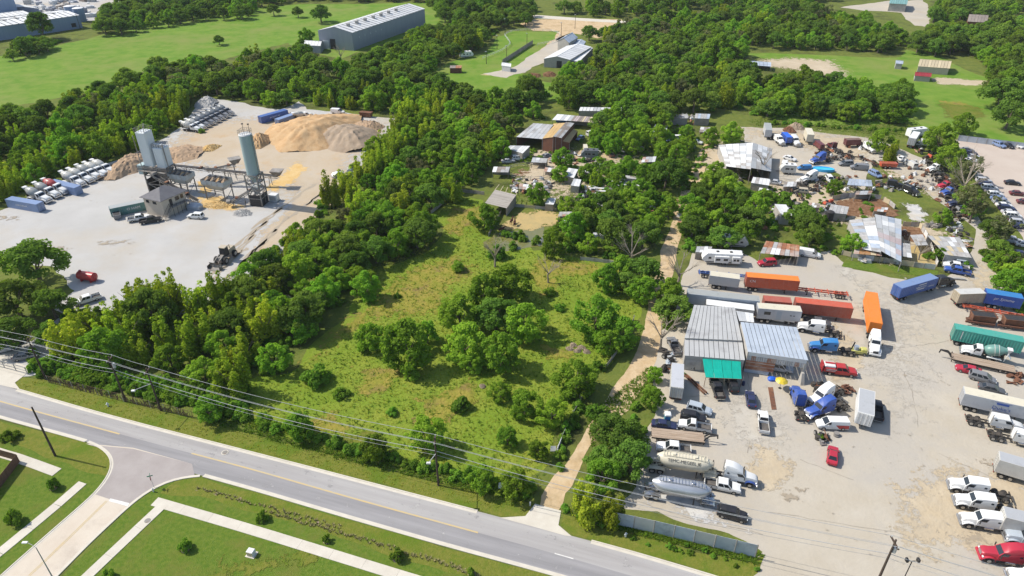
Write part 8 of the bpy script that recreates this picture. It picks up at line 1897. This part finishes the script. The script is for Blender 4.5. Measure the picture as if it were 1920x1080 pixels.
between((1283, 765), (1338, 780), car_tpl('suv'), 'suv', 'silver-blue SUV in the lower left car row', 'car', C(paint=P['bluegrey'])); between((1276, 783), (1322, 792), car_tpl('suv'), 'suv', 'black covered SUV in the lower left car row', 'car', C(paint=P['black'])); between((1325, 808), (1278, 800), pickup_tpl('regular'), 'pickup_truck', 'old white pickup in the lower left car row', 'pickup', W_); between((1222, 798), (1268, 805), car_tpl('sedan'), 'sedan', 'dark blue sedan at the end of the lower left car row', 'car', C(paint=P['navy']))
x, y = G(1250, 792); o = thing('portable_toilet', 'blue portable toilet with white roof at the left edge of the yard', 'toilet', (x, y, .03), R(-5)); part('cabin', MB().cbox(-.55, .55, -.55, .55, 0, 1.9, .05), o, P['tealblue']); part('roof', MB().cbox(-.6, .6, -.6, .6, 1.9, 2.3, .12), o, P['white']); part('door', MB().box(-.4, .4, -.58, -.55, .1, 1.8), o, P['skyblue'])
between((1222, 818), (1318, 828), flatbed_tpl(9.4), 'flatbed_trailer', 'wooden-decked gooseneck flatbed in the lower left of the yard', 'trailer')
between((1292, 849), (1232, 842), pickup_tpl('crew'), 'pickup_truck', 'white crew cab pickup between the flatbed and the cream tanker', 'pickup', W_)
o = between((1212, 876), (1348, 898), tanker_tpl(), 'tank_trailer', 'cream dry bulk tank trailer with black lettering', 'trailer', C(paint=P['cream'], trim=P['cream']), scale=1.12)
t = put('lettering', text_mesh('TEMC-MEGEEL JE', .66, m_black), o); t.location = (-.1, -.98, 3.2); t.rotation_euler = (R(52), 0, 0)
between((1338, 893), (1412, 908), semi_tpl('high'), 'semi_tractor', 'white tractor unit with blue fenders pulling the cream tanker', 'truck', C(paint=P['white'], fender=P['blue']))
between((1203, 924), (1345, 948), tanker_tpl(), 'tank_trailer', 'shiny silver dry bulk tank trailer', 'trailer', C(paint=m_alu, trim=m_chrome), scale=1.12)
between((1325, 910), (1383, 922), pickup_tpl('crew'), 'pickup_truck', 'white pickup between the silver tanker and the blue-fendered tractor', 'pickup', W_); between((1346, 962), (1398, 976), car_tpl('suv'), 'suv', 'black SUV alone near the pale metal fence', 'car', C(paint=P['black']))
at(1263, 653, 95, pickup_tpl('regular'), 'pickup_truck', 'grey pickup parked beside the grey shed wall', 'pickup', C(paint=P['grey'])); between((1437, 690), (1478, 698), pickup_tpl('service'), 'service_truck', 'white truck parked inside the bluish shed opening', 'truck', C(paint=P['lightgrey']))
# tow truck bits, umbrella, beams, wheels
for k, (a, b) in enumerate([((1283, 703), (1321, 738)), ((1287, 702), (1325, 736))]):
 p, q = V3(*a, .35), V3(*b, .35); o = put('steel_beam', MB().bar(p, q, .22, .3).mesh('steel_beam', m_rust)); tag(o, ['lower', 'upper'][k] + ' of two rusty steel beams lying left of the green awning', 'beam')
x, y = G(1462, 728); o = thing('parasol', 'yellow parasol in front of the bluish shed', 'parasol', (x, y, 0)); part('pole', MB().cyl((0, 0, 0), (0, 0, 2.4), .03, n=6), o, m_black); part('canopy', MB().loft([[(math.cos(6.2832 * k / 8) * r, math.sin(6.2832 * k / 8) * r, z) for k in range(8)] for r, z in ((1.25, 1.9), (.7, 2.25), (.06, 2.45))]), o, P['yellow']); part('base', MB().cyl((0, 0, 0), (0, 0, .12), .3, n=10), o, m_black)
for k, (px, py, r, lb) in enumerate([(1304, 694, .55, 'loose wheel leaning beside the grey shed front'), (1297, 692, .5, 'second loose wheel left of the leaning one'), (1528, 815, .5, 'loose wheel on the ground beside the weed tuft'), (1244, 672, .5, 'loose wheel under the trees by the grey pickup'), (1246, 690, .5, 'loose wheel in the scrap by the box trailer')]):
 x, y = G(px, py); o = put('loose_wheel', WH['truck'], None, None, (x, y, .5), k * .8); tag(o, lb, 'wheel')
x, y = G(1440, 722); o = put('rusty_plate', MB().slab([V3(1440, 726, .06) - V3(1440, 722), V3(1449, 726, .06) - V3(1440, 722), V3(1456, 768, .06) - V3(1440, 722), V3(1447, 768, .06) - V3(1440, 722)], .04).mesh('rusty_plate', m_rust), None, None, (x, y, .02)); tag(o, 'rusty steel strip lying in front of the bluish shed', 'steel plate')
x, y = G(1447, 712); o = put('tarp_bundle', MB().cbox(-.8, .8, -.6, .6, 0, .7, .3).mesh('tarp_bundle', P['tarpblue'], True), None, None, (x, y, 0)); tag(o, 'blue tarp bundle beside the rusty boards', 'bundle')
x, y = G(1393, 722); o = put('barrel', MB().cyl((0, 0, 0), (0, 0, .9), .3, n=10).cyl((0, 0, .9), (0, 0, .93), .27, n=10).mesh('barrel', P['navy'], True), None, None, (x, y, 0)); tag(o, 'dark blue barrel right of the black car at the awning', 'barrel')
# ---- heaps of machine scrap, built as small things
def scrap(px, py, n, spread, label, cols, seed, big=1.0, into=None):
 rg = random.Random(seed)
 for i in range(n):
  x, y = G(px + rg.uniform(-1, 1) * spread[0], py + rg.uniform(-1, 1) * spread[1]); mb = MB(); k = rg.randrange(5)
  if k == 0: mb.cbox(-.7 * big, .7 * big, -.45 * big, .45 * big, 0, .8 * big, .12).cyl((-.3, 0, .8 * big), (.3, .1, 1.1 * big), .18)
  elif k == 1: mb.bar((-1.2 * big, -.3, .15), (1.2 * big, .3, .6 * big), .25).bar((-.9, .5, .15), (.8, -.4, .35), .2)
  elif k == 2: mb.loft([[(math.cos(6.2832 * j / 12) * .5, math.sin(6.2832 * j / 12) * .5, z) for j in range(12)] for z in (0, .3)]).loft([[(.2 + math.cos(6.2832 * j / 12) * .5, math.sin(6.2832 * j / 12) * .5, z) for j in range(12)] for z in (.3, .6)])
  elif k == 3: mb.hexa((-.8, .8, -.6, .6, 0), (-.5, .6, -.3, .5, .9 * big)).bar((-.9, 0, .9), (.9, .2, 1.2), .12)
  else: mb.slab([(-1 * big, -.6, .3), (1 * big, -.5, .2), (.9 * big, .6, .5), (-.8 * big, .6, .7)], .08).cyl((0, 0, 0), (0, 0, .6), .25)
  if into is not None:
   a = rg.uniform(0, 6.28); ca, sa = math.cos(a), math.sin(a); into.add([(x + v[0] * ca - v[1] * sa, y + v[0] * sa + v[1] * ca, v[2] + .02) for v in mb.v], mb.f, rg.randrange(9)); continue
  o = put('scrap_part', mb.mesh('scrap_part', rg.choice(cols)), None, None, (x, y, .02), rg.uniform(0, 6.28)); tag(o, label, 'scrap', 'scrap: ' + label[:40])
SC1 = [m_frame, m_rust, m_plantsteel, m_black, m_tyre]; SC2 = SC1 + [t_white, t_grey, P['bluegrey']]
scrap(1252, 680, 14, (10, 22), 'piece of machine scrap between the dirt road and the grey shed', SC2, 1)
scrap(1556, 733, 8, (14, 6), 'engine scrap behind the white tractor with sunroof', SC2, 2); scrap(1530, 728, 6, (8, 6), 'engine part in front of the shed opening', SC1, 22)
scrap(1590, 735, 5, (8, 6), 'rusty machine part behind the white tractor', [m_rust, m_brick], 3)
scrap(1550, 825, 9, (20, 8), 'bit of scrap around the weed tuft in the yard', SC1, 4, .6)
scrap(1905, 712, 8, (14, 10), 'rusty scrap at the right edge beside the red sedan row', [m_rust, m_brick, m_frame], 5, .8)
# ---- scrap yard vehicles
for (px, py, rot, rf, c, lb) in [(1458, 268, -82, 'flat', 'white', 'white tractor unit in the top row of the scrap yard'), (1488, 270, -88, 'mid', 'white', 'white tractor unit left of the cream box in the top row'), (1626, 282, -80, 'flat', 'white', 'white tractor unit left of the green tree in the scrap yard'), (1518, 340, 200, 'high', 'white', 'white stripped tractor unit in the middle of the scrap yard'), (1535, 305, 205, 'high', 'blue', 'dark blue tractor cab beside the blue pool')]:
 at(px, py, rot, semi_tpl(rf), 'semi_tractor', lb, 'truck', C(paint=P[c]))
trailer((1440, 272), (1434, 240), 'white box trailer with brown roof end in the top row', 'silver', 'drumgrey', 8.4, 2.6, False, flip=True); at(1471, 266, 92, boxtruck_tpl(), 'box_truck', 'blue box truck in the top row of the scrap yard', 'truck', C(paint=P['blue'], box=P['blue'], roof=P['tarpblue']), scale=.9)
trailer((1520, 282), (1508, 250), 'cream box trailer with open dark end in the top row', 'cream', 'cream', 7.5, 2.7, False, flip=True); at(1533, 278, 95, boxtruck_tpl(), 'box_truck', 'dark maroon truck right of the cream box', 'truck', C(paint=P['maroon'], box=P['maroon'], roof=P['maroon']), scale=.7)
at(1600, 275, 5, boxtruck_tpl(), 'box_truck', 'maroon dump truck in the scrap yard', 'truck', C(paint=P['maroon'], box=P['maroon'], roof=P['brown']), scale=.85); at(1563, 282, 100, semi_tpl('flat', False), 'semi_tractor', 'dark wrecked cab beside the maroon truck', 'truck', C(paint=P['maroon'], grille=m_rust, bumper=m_rust))
trailer((1702, 283), (1716, 262), 'white box trailer half behind the bright tree', 'silver', 'white', 8.5, 2.7, False, flip=False); at(1718, 256, 15, rv_tpl(8.5, False), 'travel_trailer', 'white camper behind the bright tree in the scrap yard', 'trailer', C(paint=P['white'], roof=P['white'])); at(1733, 275, 170, boxtruck_tpl(), 'box_truck', 'white truck beside the dark tree at the lot corner', 'truck', C(paint=P['white'], box=P['white'], roof=P['offwhite']), scale=.8)
x, y = G(1664, 315); o = thing('truck_bed', 'bright orange truck bed with wheels under the bright tree', 'truck bed', (x, y, .05), R(-5)); part('bed', MB().hexa((-2.6, 2.4, -1, 1, .7), (-2.7, 2.6, -1.1, 1.1, 1.9)), o, P['redorange']); part('bed_floor', MB().box(-2.5, 2.4, -.95, .95, 1.88, 1.93), o, P['rustred']); part('tow_bar', MB().bar((2.4, 0, .7), (3.8, 0, .5), .15), o, m_frame)
for xx in (-1.2, .2):
 for s in (-1, 1): put('wheel', WH['truck'], o, None, (xx, s * .95, .51))
x, y = G(1543, 320); o = thing('inflatable_pool', 'bright blue oval pool full of water in the scrap yard', 'pool', (x, y, 0), R(-14), None, (1.75, .8, 1)); n = 22
part('pool_wall', MB().loft([[(math.cos(6.2832 * k / n) * r, math.sin(6.2832 * k / n) * r, z) for k in range(n)] for r, z in ((2.0, 0), (2.12, .5), (1.98, .95), (1.75, .9), (1.75, .4))], caps=False), o, P['poolblue'], True); part('water', MB().add([(math.cos(6.2832 * k / n) * 1.76, math.sin(6.2832 * k / n) * 1.76, .7) for k in range(n)], [tuple(range(n))]), o, mat('pool_water', (.06, .5, .78), rough=.08, spec=.5))
at(1507, 318, 185, car_tpl('van'), 'van', 'small blue and white van left of the dark blue cab', 'van', C(paint=P['skyblue']), scale=.8); at(1475, 325, 172, rv_tpl(5, False), 'travel_trailer', 'small white camper below the white barn', 'trailer', C(paint=P['offwhite'], roof=P['white']))
for k, (px, py, rot, c) in enumerate([(1672, 352, -25, 'black'), (1702, 362, -62, 'black')]): at(px, py, rot, semi_tpl('flat'), 'semi_tractor', ['left', 'right'][k] + ' one of two black tractor units in the dirt lane', 'truck', C(paint=P[c]), scale=.92)
# row of stripped wrecks along the lane
wr = random.Random(31)
WL = ['white', 'redorange', 'tealblue', 'white', 'black', 'white', 'crimson', 'blue', 'white', 'navy', 'grey', 'brown']
for k in range(12):
 t = k / 11; px, py = 1738 + 66 * t + wr.uniform(-3, 3), 288 + 122 * t
 c = WL[k]
 if k in (3, 6, 7, 9): at(px, py, 190 + wr.uniform(-10, 10), semi_tpl('flat', False), 'wrecked_truck', f'{c.replace("redorange", "red").replace("tealblue", "teal")} cabbed wreck in the row by the parking lot, {["first", "second", "third", "fourth", "fifth", "sixth", "seventh", "eighth", "ninth", "tenth", "eleventh", "last"][k]} from the far end', 'truck', C(paint=P[c], grille=m_rust, bumper=m_rust), 'wrecks in the row by the parking lot', .95)
 else: at(px, py, 190 + wr.uniform(-12, 12), stripped_tpl(k % 6), 'wrecked_truck', f'stripped truck chassis in the row by the parking lot, {["first", "second", "third", "fourth", "fifth", "sixth", "seventh", "eighth", "ninth", "tenth", "eleventh", "last"][k]} from the far end', 'truck', C(paint=P[c]), 'wrecks in the row by the parking lot')
for k, (px, py) in enumerate([(1575, 290), (1590, 297), (1545, 292), (1558, 300), (1606, 298), (1630, 305), (1505, 352), (1530, 355), (1545, 348), (1650, 312), (1480, 362), (1500, 372)]):
 at(px, py, wr.uniform(0, 360), stripped_tpl(k % 6), 'wrecked_truck', 'stripped rusty truck chassis lying among the scrap yard machines', 'truck', C(paint=P['brown']), 'stripped chassis lying in the scrap yard', .8)
scrap(1560, 296, 22, (40, 9), 'machine scrap below the maroon trucks', SC1, 7); scrap(1520, 352, 22, (34, 14), 'machine scrap around the white stripped tractor', SC2, 8); scrap(1490, 385, 12, (24, 12), 'junk piece on the homestead lawn', SC2, 9); scrap(1770, 370, 20, (14, 40), 'loose machine part along the row of wrecks', SC1, 10); scrap(1690, 440, 6, (8, 6), 'timber piece in the animal pen', [m_oldwood, m_rust], 11); scrap(1740, 425, 8, (20, 4), 'timber and frame piece above the grey barn', [m_oldwood, m_plantsteel], 12)
scrap(1590, 472, 8, (12, 7), 'white junk piece beside the cream awning', SC2, 13); scrap(1645, 490, 10, (36, 4), 'pale board propped along the patched barn', [t_white, t_grey, m_oldwood], 14); scrap(1395, 340, 9, (16, 6), 'dark part stacked in front of the white barn', SC1, 15); scrap(1555, 395, 8, (16, 10), 'junk piece by the pale flat hut', SC2 + [P['redorange']], 16)
jl = [((1000, 350, 20, (40, 14)), 'yard junk around the round pen'), ((1075, 300, 22, (50, 10)), 'yard junk along the homestead dirt road'), ((1150, 262, 26, (40, 16)), 'junk among the shaded cars'), ((1140, 365, 24, (50, 14)), 'box or board beside the apiary'), ((1240, 400, 16, (40, 30)), 'junk glimpsed in the thicket'), ((1390, 400, 22, (60, 30)), 'junk under the thicket trees right of the dirt road'), ((1280, 225, 18, (40, 8)), 'junk in front of the low grey sheds'), ((1640, 290, 26, (90, 18)), 'scattered part in the upper scrap yard'), ((1720, 330, 22, (30, 30)), 'scattered part in the dirt lane'), ((1620, 345, 18, (60, 14)), 'scattered part by the carport'), ((1470, 400, 18, (30, 24)), 'junk around the white mono-pitch hut'), ((1800, 440, 16, (24, 26)), 'junk along the scrub edge'), ((1350, 480, 16, (40, 10)), 'junk around the travel trailers')]
jm = MB()
for k, ((px, py, n, sp), lb) in enumerate(jl): scrap(px, py, n * 2, sp, lb, SC2, 50 + k, .9, jm)
struct('scattered_junk', jm.mesh('scattered_junk', [m_frame, m_rust, m_plantsteel, m_black, t_white, t_grey, t_white, t_rust, m_oldwood]), 'stuff')['label'] = 'small junk and boards scattered through the homestead and scrap yard'
x, y = G(1552, 384); o = thing('tractor', 'small orange-red tractor hull by the dark soil patch', 'tractor', (x, y, .03), R(20)); part('body', MB().hexa((-1.6, 1.6, -.6, .6, .5), (-1.4, 1.5, -.5, .5, 1.2)), o, P['redorange']); part('hood', MB().cbox(.1, 1.6, -.4, .4, 1.2, 1.6, .1), o, P['redorange']); part('seat', MB().box(-1.0, -.4, -.3, .3, 1.2, 1.6), o, m_black)
for xx, s in ((-1, -1), (-1, 1), (1.1, -1), (1.1, 1)): put('wheel', WH['truck'], o, None, (xx, s * .75, .51))
x, y = G(1553, 412); o = put('water_tank', MB().cyl((0, 0, 0), (0, 0, 2.6), 1.2, n=16).cyl((0, 0, 2.6), (0, 0, 3.0), 1.2, .4, n=16).mesh('water_tank', m_black, True), None, None, (x, y, 0)); tag(o, 'black round water tank below the pale flat hut', 'tank')
# ---- parking lot cars
PL = ['darkgrey', 'silver', 'navy', 'white', 'grey', 'white', 'slateblue', 'silver', 'white', 'navy', 'silver', 'white']
pr = random.Random(4)
for k in range(15):
 t = k / 14; px, py = 1838 + 76 * t, 336 + 92 * t
 kind = ['sedan', 'suv', 'sedan', 'minivan'][k % 4]; c = PL[k % 12]
 at(px, py, -12 + pr.uniform(-4, 4), car_tpl(kind), kind, f'{c.replace("slateblue", "blue-grey").replace("darkgrey", "dark grey")} {kind} in the long row behind the scrub, {["first", "second", "third", "fourth", "fifth", "sixth", "seventh", "eighth", "ninth", "tenth", "eleventh", "twelfth", "thirteenth", "fourteenth", "fifteenth"][k]} from the far end', 'car', C(paint=P[c]), 'cars in the long row of the parking lot')
for k, (px, py, c) in enumerate([(1818, 290, 'navy'), (1824, 297, 'silver'), (1822, 304, 'white'), (1812, 284, 'grey')]): at(px, py, -10, car_tpl('sedan'), 'sedan', ['navy car behind the bright tree, second of four', 'silver car behind the bright tree, third of four', 'white car behind the bright tree, nearest of four', 'grey car behind the bright tree, farthest of four'][k], 'car', C(paint=P[c]), 'cars behind the bright tree')
for px, py, rot, kind, c, lb in [(1872, 275, -70, 'suv', 'slateblue', 'blue-grey car by the parking lot fence, left of three'), (1889, 276, -75, 'sedan', 'black', 'black car by the parking lot fence, middle of three'), (1905, 276, -60, 'sedan', 'white', 'white car by the parking lot fence, right of three'), (1897, 346, -14, 'sedan', 'black', 'black car with white mark in the open parking lot'), (1907, 366, -14, 'sedan', 'maroon', 'dark maroon car in the open parking lot'), (1921, 382, -14, 'sedan', 'maroon', 'maroon car at the right edge of the parking lot'),
  (1898, 455, -20, 'suv', 'silver', 'silver car under the scrub at the right edge'), (1912, 480, -20, 'sedan', 'navy', 'navy car under the scrub at the right edge'), (1920, 462, -20, 'sedan', 'white', 'white car under the scrub at the right edge')]:
 at(px, py, rot, car_tpl(kind), kind, lb, 'car', C(paint=P[c]))
# ---- homestead
for px, py, rot, kind, c, lb in [(1305, 269, -30, 'sedan', 'white', 'white car parked beside the dirt road bend'), (1290, 278, -10, 'suv', 'bluegrey', 'pale blue car below the white car at the dirt road'), (1170, 285, 70, 'sedan', 'white', 'white car in the weeds below the shade trees'), (1163, 276, 60, 'sedan', 'silver', 'grey car behind the white one in the weeds'), (1125, 268, 40, 'suv', 'bluegrey', 'grey covered car right of the brown barn'), (1133, 277, 40, 'sedan', 'slateblue', 'blue car right of the brown barn'),
  (1112, 254, 30, 'van', 'offwhite', 'pale van behind the barn trees'), (1148, 245, 20, 'van', 'white', 'white van in the shade behind the homestead'), (953, 305, 10, 'sedan', 'silver', 'silver car beside the tin shed, left one'), (972, 300, 10, 'suv', 'white', 'white car beside the tin shed, right one'), (1070, 420, -15, 'sedan', 'white', 'white car under the thicket right of the pond'), (1130, 452, -10, 'van', 'white', 'white van hidden in the lower thicket')]:
 at(px, py, rot, car_tpl(kind), kind, lb, 'car', C(paint=P[c]))
cr = random.Random(14)
for px, py in [(1022, 296), (1045, 300), (1088, 262), (1140, 258), (1155, 250), (1182, 252), (1205, 250), (1255, 270), (1275, 262), (1115, 290), (1145, 292), (1195, 285), (1480, 300), (1470, 312), (1585, 310), (1610, 318), (1640, 330), (1690, 300), (1705, 312), (1555, 340), (1450, 345), (1500, 362)]:
 kd = cr.choice(['sedan', 'suv', 'van', 'minivan']); at(px, py, cr.uniform(0, 360), car_tpl(kd), 'parked_car', 'old car left standing in the homestead' if px < 1300 else 'old car left standing among the scrap yard wrecks', 'car', C(paint=P[cr.choice(['offwhite', 'white', 'silver', 'grey', 'slateblue', 'maroon', 'brown', 'tan'])]), 'old cars in the homestead' if px < 1300 else 'old cars in the scrap yard')
at(1105, 297, 175, rv_tpl(6, False), 'travel_trailer', 'dark grey camper on the homestead dirt road', 'trailer', C(paint=P['grey'], roof=P['darkgrey'])); at(875, 108, 20, rv_tpl(7, False), 'travel_trailer', 'white camper on the green strip left of the arena', 'trailer', C(paint=P['white'], roof=P['white'])); at(1097, 283, 90, boxtruck_tpl(), 'box_truck', 'tan box truck in front of the brown barn', 'truck', C(paint=P['tan'], box=P['cream'], roof=P['cream']), scale=.6)
hv = MB().box(-.35, .35, -.28, .28, .2, .75).box(-.4, .4, -.32, .32, .75, .83).box(-.3, -.2, -.25, -.15, 0, .2).box(.2, .3, .15, .25, 0, .2).box(-.3, -.2, .15, .25, 0, .2).box(.2, .3, -.25, -.15, 0, .2).mesh('beehive', t_white)
for r in range(4):
 for k in range(7):
  px, py = 1162 + k * 6.5 + r * 1.5, 338 + r * 4.6 + k * .5
  x, y = G(px, py); o = put('beehive', hv, None, None, (x, y, 0), R(-6)); o.scale = (1.5,) * 3; tag(o, 'white beehive box in the four rows of the apiary', 'beehive', 'beehives of the apiary')
for k, (px, py, L) in enumerate([(1128, 357, 3.4), (1126, 362, 3.0), (1130, 375, 2.6), (1112, 357, 1.4), (1140, 345, 1.6), (1150, 344, 1.4), (1205, 355, 1.5), (1215, 346, 1.4)]):
 x, y = G(px, py); o = put('bench_table', MB().box(-L / 2, L / 2, -.4, .4, .7, .8).box(-L / 2 + .1, -L / 2 + .2, -.3, .3, 0, .7).box(L / 2 - .2, L / 2 - .1, -.3, .3, 0, .7).mesh('bench_table', t_white), None, None, (x, y, 0), R(-8)); tag(o, ['long white table left of the apiary, upper', 'long white table left of the apiary, lower', 'white table by the small white shed', 'short white table left of the long ones', 'white hive stand above the apiary, left', 'white hive stand above the apiary, right', 'white hive stand right of the apiary, lower', 'white hive stand right of the apiary, upper'][k], 'table')
# trees' rubbish by the meadow gate
for px, py, lb in [(1090, 745, 'white plastic sheet caught on the meadow fence top'), (1037, 846, 'white board leaning at the gate post'), (940, 915, 'pale drainage culvert under the hedge shrubs')]:
 x, y = G(px, py); o = put('white_sheet', MB().slab([(-.5, -.3, .3), (.6, -.2, .2), (.5, .4, .9), (-.4, .3, 1.0)], .05).bar((-.5, 0, 0), (-.4, .2, 1), .06).mesh('white_sheet', t_white), None, None, (x, y, 0)); tag(o, lb, 'rubbish')
# horses at the pond
m_horse = mat('brown_horse_coat', (.10, .035, .018), (.07, .025, .015), scale=2, rough=.7, coords='object')
def horse(px, py, rot, label):
 x, y = G(px, py); bm = bpy.data.meshes.new('horse')
 v = [(0, 0, 1.25), (.55, 0, 1.3), (.85, 0, 1.6), (1.05, 0, 1.95), (1.35, 0, 1.85), (1.55, 0, 1.62), (-.55, 0, 1.3), (-.75, 0, 1.25), (-.9, 0, .85),
         (.55, .2, 1.0), (.58, .2, .55), (.55, .2, .08), (.55, -.2, 1.0), (.62, -.2, .55), (.6, -.2, .08), (-.55, .2, 1.0), (-.68, .2, .55), (-.6, .2, .08), (-.55, -.2, 1.0), (-.7, -.2, .55), (-.62, -.2, .08)]
 e = [(0, 1), (1, 2), (2, 3), (3, 4), (4, 5), (0, 6), (6, 7), (7, 8), (1, 9), (9, 10), (10, 11), (1, 12), (12, 13), (13, 14), (6, 15), (15, 16), (16, 17), (6, 18), (18, 19), (19, 20)]
 bm.from_pydata(v, e, []); o = bpy.data.objects.new('horse', bm); COL.objects.link(o); bm.materials.append(m_horse)
 o.location = (x, y, 0); o.rotation_euler = (0, 0, rot)
 o.modifiers.new('skin', 'SKIN'); o.modifiers.new('sub', 'SUBSURF').levels = 1
 rr = [.33, .32, .2, .15, .14, .09, .31, .06, .05] + [.13, .075, .06] * 2 + [.16, .08, .06] * 2
 for s, r in zip(bm.skin_vertices[0].data, rr): s.radius = (r, r)
 bm.skin_vertices[0].data[0].use_root = True
 tag(o, label, 'horse')
horse(959, 420, 1.2, 'dark brown horse on the pond bank, left of the two'); horse(965, 423, 1.5, 'reddish brown horse on the pond bank, right of the two'); horse(940, 436, 0.2, 'dark horse standing in the pond by the board fence')

# ---- summer haze
hz = MB().box(-760, 760, -30, 900, -1, 92).mesh('haze', None)
mh = bpy.data.materials.new('haze'); mh.use_nodes = True; mh.node_tree.nodes.clear()
ho = mh.node_tree.nodes.new('ShaderNodeOutputMaterial'); hv_ = mh.node_tree.nodes.new('ShaderNodeVolumePrincipled')
hv_.inputs['Color'].default_value = (.86, .92, 1, 1); hv_.inputs['Density'].default_value = .00006
mh.node_tree.links.new(hv_.outputs[0], ho.inputs['Volume']); hz.materials[0] = mh
struct('haze', hz, 'stuff')['label'] = 'thin bluish summer haze over the land'
